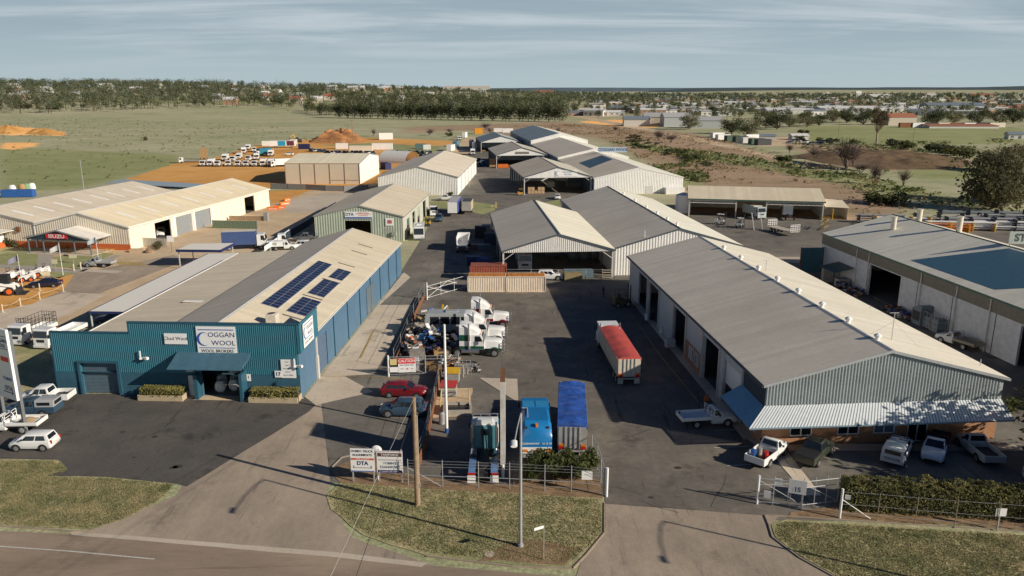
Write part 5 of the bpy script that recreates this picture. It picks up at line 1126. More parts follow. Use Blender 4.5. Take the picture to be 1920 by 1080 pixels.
b = MB(); b.loft([[(-2.2+1.5*k/5, .75*math.cos(2*PI*j/10)*(1-.0*k), .93+.28*max(0, math.sin(PI*k/5))*max(0, math.sin(2*PI*j/10))) for j in range(10)] for k in range(6)]); o = b.build('sand_load', mat('sand_pile', (.42,.3,.18), .95)); o.location = t.location; o.rotation_euler = t.rotation_euler; tag(o, 'small heap of sand lying on the white tray ute', 'sand')
c = G(99, 774, .6); ute('grey ute with a silver canopy over its tray, between two white utes', (c.x-2.6, c.y+.95, 0), 182, PSLATE, 'canopy', 'dual', tray=PSIL, rack=True)
c = G(124, 750, .6); ute('white dual cab ute in the bay nearest the blue wall', (c.x-2.6, c.y+.95, 0), 183, PW, 'tub', 'dual')
truck('white tray truck facing the camera, leftmost of the two by the grass', G(50, 642)+Vector((0,1.6,0)), -97, body='tray', cage=True, L=6.4)
truck('white tray truck facing the camera, right beside the blue wall', G(97, 648)+Vector((.2,2.0,0)), -97, body='tray', L=7.4)
car('slate blue wagon under the pale carport', G(214, 605), 187, 'wagon', PSLATE, 'wagon')
ute('silver ute with an open tray beside the yellow hatching', G(186, 500), 176, PSIL, 'tray', 'single', tray=PSIL)
car('black sedan parked on the orange gravel behind the chain', G(86, 538), 192, 'sedan', PNAVY, 'sedan')
car('white four wheel drive in the open dealership doorway', G(303, 441), -70, 'suv', PW, 'four wheel drive')
truck('truck with a blue curtain sided box body behind the blue wool store', G(460, 467), 12, body='box', L=8.4, W=2.3, bodym=mat('navy_box', (.06,.1,.24), .45), bh=2.7, z0=.8, h=2.3)
truck('white tray truck with yellow gear, right of the blue box truck', G(503, 462), 15, body='tray', L=7.5, cage=False)
ute('white service ute with locker body behind the blue wool store', G(533, 468), 10, PW, 'toolbox', 'single', tray=PW)
car('white wagon parked behind the blue wool store ridge', G(563, 466), 188, 'suv', PW, 'wagon')
ute('grey ute parked nearest the green workshop wall', G(574, 452), 188, PGREY, 'tub', 'dual')
prime_mover('white and green prime mover nearest the gate, with tall sleeper', Vector((-4.5, 88.5, 0)), -3, PW, mat('green_band', (.01,.09,.05), .35, coat=.4))
prime_mover('white prime mover parked behind the green striped one', Vector((-4.2, 93.3, 0)), -2, PW)
prime_mover('white prime mover with a maroon band, farthest of the parked three', Vector((-3.7, 99.9, 0)), -1, PW, mat('maroon_band', (.22,.01,.03), .35))
def bus(label, p, deg, L=7, W=2.3, H=2.9, m=None):
    t = thing('bus', label, 'bus', p, deg); hl = L/2; w2 = W/2; m = m or PW
    b = MB(); b.prism([(x, -w2, z) for x, z in ((-hl,.4),(hl-.1,.4),(hl,1.2),(hl-.25,H-.1),(hl-.5,H),(-hl+.1,H),(-hl,H-.15))], (0, W, 0)); part('body', b, m, t, bevel=.06)
    g = MB(); g.face([(hl+.01,-w2*.9,1.3),(hl+.01,w2*.9,1.3),(hl-.2,w2*.88,H-.3),(hl-.2,-w2*.88,H-.3)]); part('windscreen', g, glass, t)
    n = 4
    for s in (-1, 1):
        for k in range(n):
            xa = -hl+.35+k*(L-1)/n; g = MB(); xb = xa+(L-1)/n-.18; g.face([(xa,s*(w2+.012),1.45),(xb,s*(w2+.012),1.45),(xb,s*(w2+.012),H-.4),(xa,s*(w2+.012),H-.4)]); part('side_window', g, glass, t)
        b = MB(); b.box(hl-.06, hl+.03, s*w2*.75-.16, s*w2*.75+.16, .7, .9); part('headlight', b, lens, t)
        for x in (-hl+1.4, hl-1.5): wheel(t, x, s*(w2+.01), .42, .28, steel)
    b = MB(); b.box(hl-.1, hl+.1, -w2, w2, .35, .6); part('bumper', b, steel, t)
    b = MB(); b.box(-1.2, .4, -.5, .5, H, H+.18); part('roof_unit', b, m, t, bevel=.04)
    return t
bus('old silver bus body stored among the wrecks behind the prime movers', Vector((-8.3,97.0,0)), 180, L=6.4, m=paint((.42,.44,.44), 'aged_silver'))
bus('small white bus parked at the green workshop side wall', G(786, 446), -84, L=6.6)
def tipper(label, p, deg, tarp, sidem, L=10.5, cab=True, W=2.5, H=3.1, name='tipper_truck', taut=.22):
    t = thing(name, label, 'truck', p, deg); hl = L/2; w2 = W/2; x1 = hl-(3.0 if cab else 0); x0 = -hl
    b = MB(); b.box(x0+.3, hl-.6, -.45, .45, .6, .95); part('chassis', b, darkmetal, t)
    b = MB()
    for s in (-1, 1):
        b.box(x0, x1, s*(w2-.04)-.04, s*(w2-.04)+.04, 1.1, H)
        n = int((x1-x0)/.75)
        for k in range(n): x = x0+.3+k*(x1-x0-.4)/n; b.box(x-.05, x+.05, s*w2-.03, s*w2+.05, 1.1, H-.05)
        b.box(x0, x1, s*w2-.06, s*w2+.07, H-.12, H+.02)
    b.box(x0, x1, -w2, w2, 1.05, 1.15); b.box(x1-.08, x1, -w2+.08, w2-.08, 1.15, H+.1); part('tub', b, sidem, t)
    b = MB(); b.box(x0-.05, x0, -w2+.06, w2-.06, 1.12, H-.02); part('tailgate', b, sidem, t)
    for y in (-.62, -.2, .2, .62): b = MB(); b.box(x0-.12, x0-.055, y-.05, y+.05, 1.1, H); part('tailgate_rib', b, steel, t)
    b = MB(); N = 26; rows = []
    for i in range(N+1):
        x = x0-.03+(x1-x0+.06)*i/N; row = []
        for k in range(11):
            y = -w2+W*k/10; sag = .05*math.cos(i/N*PI*10)
            z = H+.05+taut*(1-abs(y/w2)**1.6)+(sag*(1-abs(y/w2)))*(taut < .4)+.05*mnoise.noise((x*1.4, y*2, 7))-(.1*max(0, math.sin(i/N*PI*7))*(1-abs(y/w2)**3) if taut < .2 else 0)
            row.append((x, y*1.03, z))
        row = [(x, row[0][1]*1.02, H-.22)]+row+[(x, row[-1][1]*1.02, H-.22)]; rows.append(row)
    b.loft(rows, caps=False, closed=False); b.face([(r_[0], r_[1], r_[2]) for r_ in rows[0]]); part('tarpaulin', b, tarp, t, smooth=True)
    if cab:
        cab_over(t, PW, hl-2.1, hl, 2.45, .85, 2.35)
        b = MB(); b.box(x1+.1, x1+.75, -w2*.9, w2*.9, 1.0, 3.3); part('sleeper', b, PW, t, bevel=.06)
        for s in (-1, 1): b = MB(); b.tube((x1+.05, s*1.2, .9), (x1+.05, s*1.2, 3.7), .08); part('exhaust_stack', b, chrome, t)
    for x in ([hl-1.3] if cab else [])+[x0+1.0, x0+2.25]+([x0+3.5] if not cab else []):
        for s in (-1, 1): wheel(t, x, s*1.22, .5, .42, steel)
    for s in (-1, 1):
        b = MB(); b.box(x0-.14, x0-.04, s*.95-.22, s*.95+.22, 1.05, 1.3); part('tail_light', b, redlamp, t)
        b = MB(); b.box(x0-.13, x0-.04, s*.95-.2, s*.95+.2, 1.32, 1.5); part('indicator', b, amber, t)
        b = MB(); b.box(x0-.02, x0+.01, s*.9-.3, s*.9+.3, .25, .95); part('mud_flap', b, mat('pale_flap', (.5,.48,.44), .7), t)
    b = MB(); b.box(x0-.1, x0+.05, -1.15, 1.15, .78, .92); part('bumper', b, steel, t)
    return t
tarp_red = mat('red_tarp', (.55,.09,.07), .55, var=.12, scale=1.2); tarp_blue = mat('blue_tarp', (.035,.1,.38), .4, var=.6, scale=1.1, bump=.3)
q = G(1177, 716); q2 = G(1128, 634)
dv_ = Vector((q2.x-q.x, q2.y-q.y, 0)); dg = math.degrees(math.atan2(dv_.y, dv_.x)); dv_.normalize()
tp = tipper('tipper truck with a red tarpaulin standing half in the warehouse shadow', Vector((12.2, 85.1, 0)), 93.4, tarp_red, mat('cream_tub', (.62,.56,.46), .5, var=.08), L=14.2)
lt = lettering('MACK', .42, signred, tp.children[[c.name.split('.')[0] for c in tp.children].index('cab')], (4.5, 0, 3.0), yaw=-90, bold=.02)
tipper('tarped grain trailer with a creased blue cover behind the fence shrubs', Vector((5.55, 65.9, 0)), 86, tarp_blue, mat('aged_alloy_tub', (.45,.43,.4), .45, .3, var=.15), L=10.2, cab=False, name='grain_trailer', taut=.12)
def refuse():
    t = thing('refuse_truck', 'bright blue refuse truck with a white rear band behind the fence', 'truck', (2.1, 63.9, 0), 90.5); W = 2.5; w2 = 1.25; hl = 3.85
    bl = mat('refuse_blue', (.012,.17,.42), .35, var=.08, coat=.3)
    cab_over(t, bl, hl-1.9, hl, 2.45, .85, 2.2)
    b = MB(); b.box(-hl+.3, hl-.6, -.45, .45, .6, .95); part('chassis', b, darkmetal, t)
    b = MB(); b.box(hl-3.4, hl-2.0, -w2, w2, 1.1, 3.3); b.box(hl-3.5, hl-1.9, -w2-.02, w2+.02, 3.3, 3.42) ; part('hopper', b, bl, t, bevel=.04)
    b = MB(); b.box(hl-3.35, hl-2.1, -w2+.1, -.05, 3.42, 3.46); b.box(hl-3.35, hl-2.1, .05, w2-.1, 3.42, 3.46); part('hopper_lid', b, mat('refuse_lid', (.03,.25,.5), .4), t)
    b = MB(); b.loft([[(x, -w2, 1.0), (x, -w2, z-.3), (x, -w2+.25, z), (x, w2-.25, z), (x, w2, z-.3), (x, w2, 1.0)] for x, z in ((-2.4, 3.3), (-1.2, 3.4), (hl-3.55, 3.4))]); part('compactor_body', b, bl, t, smooth=True)
    b = MB(); b.loft([[(x, -w2-.03, z0), (x, -w2-.03, z-.3), (x, -w2+.25, z), (x, w2-.25, z), (x, w2+.03, z-.3), (x, w2+.03, z0)] for x, z, z0 in ((-3.85, 2.2, 1.0), (-3.5, 2.9, .95), (-2.45, 3.42, 1.0))]); tg = part('tailgate', b, bl, t, smooth=True)
    b = MB(); b.box(-3.91, -3.85, -w2, w2, 1.0, 1.55); part('rear_band', b, white, t)
    for s in (-1, 1): b = MB(); b.box(-3.94, -3.88, s*1.0-.18, s*1.0+.18, 1.15, 1.4); part('tail_light', b, amber, t)
    tx = link('lettering', text_mesh('CLEANAWAY   13 13 39', .24, signwhite, bold=.02), tg); tx.location = (-3.9, .0, 1.9); tx.rotation_euler = (R(90), 0, R(-90))
    tx2 = link('lettering', text_mesh('CAUTION', .2, signred, bold=.02), tg); tx2.location = (-3.925, 0, 1.3); tx2.rotation_euler = (R(90), 0, R(-90))
    b = MB(); b.cbox((-3.1, 0, 3.25), (.3, .2, .3)); part('beacon', b, amber, t)
    for s in (-1, 1): b = MB(); b.box(-3.3, -3.0, s*.95-.12, s*.95+.12, 2.95, 3.12); part('reversing_lamp', b, darkmetal, t)
    b = MB(); b.tube((.1, .75, 3.46), (-2.0, .75, 3.52), .05); b.tube((.1, .75, 3.46), (.1, 1.2, 3.46), .05); part('rail', b, steel, t)
    for x in (hl-1.3, -1.2, -2.5):
        for s in (-1, 1): wheel(t, x, s*1.22, .5, .42, steel)
    b = MB(); b.box(-3.95, -3.4, -w2, w2, .62, .85); part('bumper', b, steel, t)
refuse()
t = thing('prime_mover', 'teal cab-over prime mover seen from behind at the front fence, white roof', 'truck', (-2.35, 60.1, 0), 90)
teal = mat('teal_truck', (.1,.27,.31), .35, coat=.3)
cab_over(t, teal, 1.0, 3.0, 2.4, .9, 2.15)
b = MB(); b.box(-3.5,2.6,-.42,.42,.62,.92); part('chassis', b, darkmetal, t)
b = MB(); b.box(1.05,2.75,-1.12,1.12,3.04,3.14); b.box(1.0,1.25,-1.2,-.95,1.5,3.1); b.box(1.0,1.25,.95,1.2,1.5,3.1); part('roof_cap', b, PW, t, bevel=.03)
b = MB(); b.loft([[(x, -w_, 3.1), (x, -w_*.8, z), (x, w_*.8, z), (x, w_, 3.1)] for x, w_, z in ((1.1,.8,3.55),(1.9,.75,3.45),(2.6,.6,3.18))]); part('roof_fairing', b, PW, t, smooth=True)
b = MB(); b.tube((2.8,-1.15,3.4),(2.8,1.15,3.4),.045); [b.tube((2.8,y,3.1),(2.8,y,3.4),.03) for y in (-1.1,-.4,.4,1.1)]; part('lamp_bar', b, chrome, t)
b = MB(); b.box(.95,.985,-.35,.35,2.2,2.75); part('rear_window', b, glass, t)
b = MB(); b.path([(.9,.2,2.9),(.75,.2,2.2),(.3,.1,1.2)], .09); b.path([(.92,-.1,2.6),(.8,-.1,2.0),(.1,-.2,1.1)], .05); part('air_hose', b, darkmetal, t)
for s in (-1, 1):
    b = MB(); b.tube((.75,s*1.0,.9),(.75,s*1.0,3.5),.09,n=10); part('exhaust_stack', b, chrome, t)
    b = MB(); b.tube((-.2,s*.95,.75),(.9,s*.95,.75),.32,n=14); part('fuel_tank', b, chrome, t)
    b = MB(); b.loft([[(x,s*.62,z),(x,s*1.2,z),(x,s*1.2,z+.04),(x,s*.62,z+.04)] for x, z in ((-.85,.55),(-1.0,1.0),(-1.5,1.14),(-3.2,1.14),(-3.6,.9))]); part('rear_mudguard', b, mat('deck_blue', (.12,.22,.42), .35), t)
    b = MB(); b.box(-3.74,-3.7,s*.93-.33,s*.93+.33,.2,.85); part('mud_flap', b, signwhite, t)
    b = MB(); b.box(-3.7,-3.62,s*.93-.3,s*.93+.3,.9,1.05); part('tail_light', b, redlamp, t)
    for x in (2.1,-1.6,-2.9): wheel(t, x, s*1.2, .5, .5 if x < 0 else .3, alloy)
b = MB(); b.tube((-2.2,0,.95),(-2.2,0,1.1),.5,n=16); part('turntable', b, darkmetal, t)
car('maroon hatchback parked behind the slate four wheel drive by the fence', Vector((-11.3,75.3,0)), -4, 'wagon', PRED, 'hatchback')
car('slate blue four wheel drive parked nose left beside the wooden pole', Vector((-10.7,70.4,0)), 179, 'suv', PSLATE, 'four wheel drive')
ute('white tray ute with an empty tray in the warehouse shadow', Vector((18.8,68.2,0)), 8, PW, 'tray', 'single', tray=white)
t = ute('white ute with tools and drums in its tub at the footpath', Vector((22.2,61.0,0)), 47, PW, 'tub', 'single')
for k, (x, y, m_, lb) in enumerate(((-1.9, .45, bluep, 'blue drum standing in the white ute tub'), (-1.5, -.45, redp, 'red drum standing in the white ute tub'), (-1.1, .3, greypost, 'grey drum standing in the white ute tub'))):
    b = MB(); b.tube((0,0,0),(0,0,.62),.26,n=14); b.tube((0,0,.62),(0,0,.66),.08,n=8); o = b.build('drum', m_); o.location = local(t.location, 47, (x, y, .75)); tag(o, lb, 'drum')
ute('dark green ute with black cover at the brick wall', Vector((26.3,61.1,0)), 49, PGREEN, 'cover', 'dual', rack=True)
tt = ute('white ute with canopy and large tailgate letters, before the glass door', Vector((33.6,61.3,0)), 54, PW, 'canopy', 'dual', rack=True)
lettering('TOYOTA', .3, signblack, [c for c in tt.children if c.name.startswith('tub')][0], (-2.67, 0, .88), yaw=-90, bold=.02)
ute('white ute with high dark tray, nose to the hedge', Vector((37.2,61.9,0)), -124, PW, 'tray', 'single', tray=darkmetal)
ute('pale old ute with a dark open tub, second from the right edge', Vector((40.9,61.8,0)), 88, paint((.6,.6,.57)), 'tub', 'single')
car('white wagon half cut by the right edge', Vector((43.9,58.3,0)), 50, 'suv', PW, 'wagon')
ute('old white tray ute parked along the block warehouse wall', G(1800, 648)+Vector((-.4,0,0)), 113, PW, 'tray', 'single', tray=mat('tan_tray', (.35,.3,.22), .7))
ute('white ute parked by the corner of the long white store shed', G(836, 376), 178, PW, 'tub', 'dual')
truck('white cab truck with a green bin beside the workshop doors', G(812, 402), -80, body='tray', L=6.5, bodym=green)
ute('dark slate ute parked between the workshop and the tall box trailer', G(823, 414), -88, PSLATE, 'cover', 'dual')
def box_trailer(label, p, deg, L, W, H, m, front, name='box_trailer', z0=1.0, legs=True, topm=None):
    t = thing(name, label, 'trailer', p, deg); hl = L/2; w2 = W/2
    b = MB(); b.box(-hl, hl, -w2, w2, z0, z0+H); part('box_body', b, m, t, bevel=.03)
    b = MB(); b.box(hl, hl+.03, -w2+.05, w2-.05, z0+.08, z0+H-.08); part('front_panel', b, front, t)
    b = MB(); b.box(-hl+.05, hl-.05, -w2+.05, w2-.05, z0+H, z0+H+.03); part('roof', b, topm or mat('pale_trailer_roof', (.5,.5,.48), .5), t)
    for x in (-hl+1, -hl+2.2):
        for s in (-1, 1): wheel(t, x, s*(w2-.02), .48, .42, steel)
    b = MB(); b.box(-hl, hl, -.4, .4, z0-.22, z0); part('chassis', b, darkmetal, t)
    if legs:
        for s in (-1, 1): b = MB(); b.box(hl-1.6, hl-1.45, s*.7-.06, s*.7+.06, 0, z0); part('landing_leg', b, rust, t)
    return t
box_trailer('tall white box trailer with a blue side beside the open top container trailer', G(851, 405)+Vector((0,3.5,0)), -92, 11, 2.5, 2.9, mat('royal_blue_side', (.06,.08,.34), .45), white)
box_trailer('cream open top container trailer with dark load', G(876, 402)+Vector((0,2.4,0)), -92, 6.4, 2.4, 2.4, mat('cream_container', (.5,.42,.28), .6, var=.12), mat('cream_grey', (.42,.4,.34), .6), name='container_trailer', topm=mat('dark_load', (.06,.07,.09), .8, var=.5, scale=3))
tp2 = thing('tipper_truck', 'white tipper truck with its curved bin facing the camera in the shed shadow', 'truck', G(868, 470)+Vector((0,1.2,0)), 90)
b = MB(); b.box(-3.6,2.6,-.45,.45,.6,.95); part('chassis', b, darkmetal, tp2)
b = MB(); b.loft([[(x, -1.22, 3.0), (x, -1.18, 1.6), (x, -.9, 1.15), (x, .9, 1.15), (x, 1.18, 1.6), (x, 1.22, 3.0), (x, 1.12, 3.0), (x, 1.05, 1.7), (x, .8, 1.3), (x, -.8, 1.3), (x, -1.05, 1.7), (x, -1.12, 3.0)] for x in (-2.6, 2.0)]); b.box(1.9, 2.05, -1.2, 1.2, 1.15, 3.15); part('bin', b, white, tp2)
cab_over(tp2, PW, 2.15, 3.9, 2.4, .85, 2.0)
for x in (3.0, -1.9, -3.1):
    for s in (-1, 1): wheel(tp2, x, s*1.2, .5, .42, steel)
for s in (-1, 1):
    b = MB(); n = 8; b.loft([[(-2.5+1.25*math.cos(a), s*.7, .5+.62*math.sin(a)), (-2.5+1.25*math.cos(a), s*1.2, .5+.62*math.sin(a))] for a in [R(12+156*k/n) for k in range(n+1)]], closed=False, caps=False); part('rear_mudguard', b, steel, tp2)
    b = MB(); b.box(-3.72,-3.66,s*.95-.25,s*.95+.25,.75,1.0); part('tail_light', b, redlamp, tp2)
truck('pale blue cab truck parked inside the loading shed opening', G(982, 508)+Vector((0,3.0,0)), -87, m=paint((.5,.56,.58), 'pale_blue_truck'), body='box', L=9, W=2.4, h=2.4, z0=.85, bh=2.4)
car('white four wheel drive behind the right end of the containers', G(1030, 524), -2, 'suv', PW, 'four wheel drive')
car('white sedan at the corner of the middle warehouse', G(1045, 373), -92, 'sedan', PW, 'sedan')
box_trailer('loaded trailer with pale bales in the nearest open shed', G(1035, 357)+Vector((0,5,0)), -94, 11, 2.4, 1.9, mat('bale_side', (.3,.29,.25), .8, var=.3, scale=1.5), mat('bale_front', (.45,.4,.36), .8, var=.4, scale=3), name='bale_trailer', legs=False)
def forklift(label, p, deg, m, s=1.0):
    t = thing('forklift', label, 'forklift', p, deg)
    b = MB(); b.box(-1.25*s, .6*s, -.55*s, .55*s, .3*s, 1.0*s); b.box(-1.25*s, -.7*s, -.5*s, .5*s, 1.0*s, 1.25*s); part('body', b, m, t, bevel=.05)
    b = MB()
    for x in (-.9, .45):
        for y in (-.5, .5): b.tube((x*s, y*s, 1.0*s), (x*.85*s, y*.9*s, 2.15*s), .04)
    part('guard_frame', b, darkmetal, t)
    b = MB(); b.box(-.85*s, .5*s, -.52*s, .52*s, 2.13*s, 2.2*s); part('guard_roof', b, m, t)
    b = MB(); b.box(-.5*s, 0, -.3*s, .3*s, 1.0*s, 1.1*s); b.box(-.6*s, -.5*s, -.3*s, .3*s, 1.05*s, 1.6*s); part('seat', b, black, t)
    for y in (-.4, .4):
        b = MB(); b.box(.68*s, .8*s, y*s-.05, y*s+.05, .1, 2.6*s); part('mast', b, darkmetal, t)
        b = MB(); b.box(.8*s, 1.9*s, y*.75*s-.06, y*.75*s+.06, .12, .17); part('fork', b, steel, t)
    b = MB(); b.box(.8*s, .86*s, -.5*s, .5*s, .15, .7*s); part('carriage', b, darkmetal, t)
    for x, r_ in ((.4, .36), (-.9, .28)):
        for sd in (-1, 1): wheel(t, x*s, sd*.62*s, r_*s, .24*s, steel)
    return t
forklift('white forklift in the left bay of the machinery shed', G(1352, 421), -35, PW, 1.15)
forklift('white forklift beside the second post of the machinery shed', G(1388, 427), -75, PW, 1.05)
forklift('olive forklift in the dark lane by the workshop doors', G(1168, 574), 15, mat('olive', (.12,.11,.05), .5), 1.25)
forklift('yellow forklift by the green workshop, behind the small bus', G(802, 424), -90, yellow)
forklift('small orange forklift at the left post of the nearest open shed', G(977, 366), 10, mat('fork_orange', (.6,.28,.04)), .9)
forklift('orange forklift at the corner of the farthest open shed', G(908, 285), 0, MATS['fork_orange'])
tr = truck('white truck deep inside the right bay of the machinery shed', G(1485, 414)+Vector((0,2.5,0)), 80, body='none', L=6.5, W=2.35, h=2.5, z0=.85)
truck('pale truck deep inside the middle bay of the machinery shed', G(1420, 412)+Vector((0,3,0)), -75, m=paint((.5,.55,.55)), body='box', L=7, W=2.3, h=2.3, z0=.8)
t = thing('flatbed_trailer', 'flatbed trailer with white end racks in front of the machinery shed', 'trailer', G(1468, 438), 108)
b = MB(); b.box(-4, 4, -1.2, 1.2, .95, 1.1); part('bed', b, mat('pale_deck', (.5,.45,.37), .8, var=.15), t)
for x in (-4, 4):
    b = MB()
    for y in (-1.2, -.6, 0, .6, 1.2): b.tube((x, y, 1.1), (x, y, 2.6), .05)
    for z in (1.5, 1.9, 2.3, 2.6): b.tube((x, -1.2, z), (x, 1.2, z), .045)
    part('end_rack', b, signwhite, t)
for x in (1.8, 3.0):
    for s in (-1, 1): wheel(t, x, s*1.2, .45, .35, steel)
b = MB(); b.box(-3.8, 3.8, -.4, .4, .7, .95); part('chassis', b, darkmetal, t)
for k, px in enumerate((1415, 1431)):
    t = thing('ladder_ramp', 'tall white ladder ramp standing in front of the machinery shed, %s one' % ('left', 'right')[k], 'ramp', G(px, 431), 165)
    for y in (-.4, .4): b = MB(); b.prism([(0,y-.05,0),(.2,y-.05,0),(1.0,y-.05,3.9),(.8,y-.05,3.9)], (0,.1,0)); part('rail', b, signwhite, t)
    for i in range(9): z = .3+i*.42; b = MB(); x = z/3.9*.8; b.box(x,x+.15,-.4,.4,z,z+.06); part('rung', b, steel, t)
t = thing('pipe_rack', 'yellow tiered pipe rack at the right end of the machinery shed', 'rack', G(1545, 430), 60)
for x in (-1.6, 0, 1.6):
    b = MB(); b.box(x-.06, x+.06, -.06, .06, 0, 2.7); part('upright', b, yellow, t)
    for z in (.5, 1.2, 1.9, 2.6): b = MB(); b.box(x-.05, x+.05, -1.0, 1.0, z, z+.1); part('arm', b, yellow, t)
b = MB()
for y, z in ((-.6,.66),(-.2,.66),(.5,1.36),(.2,1.36),(-.5,2.06),(.6,2.06)): b.tube((-2.6,y,z),(2.4,y,z),.05)
part('pipe_bundle', b, steel, t)
def skid(label, p, deg, s=1.0, cab=True):
    t = thing('skid_loader', label, 'loader', p, deg); orr = mat('orange_rim', (.75,.14,.02), .45)
    b = MB(); b.box(-1.4*s, .7*s, -.5*s, .5*s, .45*s, 1.2*s); b.prism([(-1.5*s,-.5*s,.6*s),(-.7*s,-.5*s,.6*s),(-.7*s,-.5*s,1.55*s),(-1.4*s,-.5*s,1.4*s)], (0,1.0*s,0)); part('body', b, white, t, bevel=.04)
    if cab:
        b = MB(); b.prism([(-.75*s,-.45*s,1.2*s),(.5*s,-.45*s,1.2*s),(.4*s,-.45*s,2.05*s),(-.7*s,-.45*s,2.05*s)], (0,.9*s,0)); part('cab', b, glass, t, bevel=.04)
        b = MB(); b.box(-.75*s,.45*s,-.48*s,.48*s,2.04*s,2.12*s); part('cab_roof', b, black, t)
    else:
        b = MB()
        for y in (-.4,.4): b.tube((-.6*s,y*s,1.0*s),(-.6*s,y*s,2.2*s),.035)
        b.tube((-.6*s,-.4*s,2.2*s),(-.6*s,.4*s,2.2*s),.035); part('roll_bar', b, darkmetal, t)
        b = MB(); b.box(-.5*s,-.05*s,-.25*s,.25*s,1.15*s,1.3*s); b.box(-.55*s,-.45*s,-.25*s,.25*s,1.2*s,1.7*s); part('seat', b, black, t)
    for y in (-.62, .62):
        b = MB(); b.prism([(-1.35*s,y*s-.06,1.35*s),(-1.1*s,y*s-.06,1.6*s),(.9*s,y*s-.06,1.0*s),(1.25*s,y*s-.06,.3*s),(1.05*s,y*s-.06,.3*s),(.75*s,y*s-.06,.85*s)], (0,.12,0)); part('lift_arm', b, white, t)
    b = MB(); b.prism([(1.1*s,-.85*s,.05),(1.9*s,-.85*s,.05),(1.9*s,-.85*s,.12),(1.3*s,-.85*s,.2),(1.2*s,-.85*s,.7*s),(1.1*s,-.85*s,.7*s)], (0,1.7*s,0)); part('bucket', b, darkmetal, t)
    for x in (-.85, .45):
        for sd in (-1, 1): wheel(t, x*s, sd*.8*s, .45*s, .3*s, orr)
    return t
skid('white skid loader with orange wheel rims, largest, by the chain', G(14, 552), 15, 1.5)
for k, (x, y, dg, lb) in enumerate(((50, 528, 200, 'white compact loader with roll bar, nearest the flag pole'), (64, 519, 195, 'white compact loader beside the small yellow board'), (30, 523, 190, 'white compact loader in the middle of the orange gravel'), (12, 525, 170, 'white compact loader behind the large skid loader'), (78, 516, 190, 'white compact loader, rightmost on the orange gravel'))):
    skid(lb, G(x, y), dg, .95, cab=False)
FR = 'white trucks parked in the front row of the orange yard'
for k, x in enumerate((379, 392, 407.5, 426, 445.5, 461, 477, 491, 506)):
    far('white truck number %s from the left in the front row' % ('one','two','three','four','five','six','seven','eight','nine')[k], G(x, 312.5)+Vector((0,2.6,0)), -84+rnd.uniform(-4, 4), 'truck', PW, 'truck', FR, L=rnd.choice((6, 6.5, 7)), box=rnd.choice((None, None, 2.1)), boxm=PW if k % 3 else steel)
far('white truck with a long white box body at the right end of the front row', G(533, 313)+Vector((0,1.2,0)), -150, 'truck', PW, 'truck', FR, L=12, box=2.5, boxm=white)
SR = 'white trucks parked behind the front row of the orange yard'
for x, y, d_, bx, lb in ((420, 301.5, -80, 2.0, 'white truck in the second row behind the third front truck'), (436, 303, -85, None, 'dark windowed truck in the second row, half hidden'), (446, 299, -80, 1.8, 'white truck in the second row left of the empty gap'), (466, 302, -88, None, 'white tray truck in the second row'), (479, 300, -75, 2.0, 'white boxed truck in the second row, rightmost'), (455, 288.5, -75, 2.2, 'white truck at the far left of the third cluster'), (463, 281, -78, 1.8, 'white truck topmost in the third cluster'), (474, 285, -70, None, 'white tray truck right of the third cluster'), (506, 293.5, -80, 2.1, 'white truck with pale box near the white sedan')):
    far(lb, G(x, y)+Vector((0,2,0)), d_, 'truck', PW, 'truck', SR, L=6.5, box=bx, boxm=PW)
far('white cab truck with a teal box body in the orange yard', G(486, 292.5)+Vector((1,2.4,0)), -120, 'truck', PW, 'truck', SR, L=9.5, box=2.6, boxm=mat('teal_box', (.02,.17,.25), .5))
far('white sedan alone on the orange dirt beside the cream shed', G(542, 291), 185, 'sedan', PW, 'car', None)
t = far('white prime mover with a long flat trailer at the left end of the orange yard', G(352, 306)+Vector((3,2,0)), -162, 'truck', PW, 'truck', None, L=14)
for k, px in enumerate((379, 387)):
    b = MB(); b.box(-.9,.9,-.06,.06,.6,5.2)
    for s in (-.7, .7): b.box(s-.08, s+.08, -.3, .3, 0, .8, 1)
    o = b.build('upright_board', [mat('tan_panel', (.5,.33,.16), .7), darkmetal]); o.location = G(px, 299); tag(o, 'tall tan panel standing upright behind the truck row, %s one' % ('left', 'right')[k], 'panel', 'tan panels behind the truck row')
def simple_box(name, label, cat, p, deg, dims, m, group=None, topm=None, ribs=0):
    b = MB(); L, W, H = dims; b.box(-L/2, L/2, -W/2, W/2, .12, H); b.box(-L/2+.1, L/2-.1, -W/2+.1, W/2-.1, 0, .12, 1); b.box(-L/2+.05, L/2-.05, -W/2+.05, W/2-.05, H, H+.03, 2)
    for k in range(ribs):
        x = -L/2+(k+.5)*L/ribs
        for s in (-1, 1): b.box(x-L/ribs*.25, x+L/ribs*.25, s*W/2-.03, s*W/2+.03, .3, H-.15)
    for y in (-W/4, W/4): b.box(-L/2-.02, -L/2, y-W/4+.04, y+W/4-.04, .2, H-.1)
    o = b.build(name, [m, black, topm or m]); o.location = p; o.rotation_euler = (0, 0, R(deg)); return tag(o, label, cat, group)
t = thing('semitrailer', 'long white trailer with a cyan square and a dark red square on its side', 'trailer', G(528, 278)+Vector((0,3,0)), 8)
b = MB(); b.box(-7,7,-1.25,1.25,1.1,4.0); part('box_body', b, white, t); b = MB(); b.box(-2.6,1.6,-1.29,-1.25,1.2,3.9); part('side_panel', b, mat('cyan_square', (.02,.3,.5), .5), t)
b = MB(); b.box(2.2,6.2,-1.29,-1.25,1.3,3.9); part('side_panel', b, mat('maroon_square', (.13,.03,.05), .5), t)
for x in (-5, -3.8, 4.5):
    for s in (-1, 1): wheel(t, x, s*1.2, .5, .4, steel)
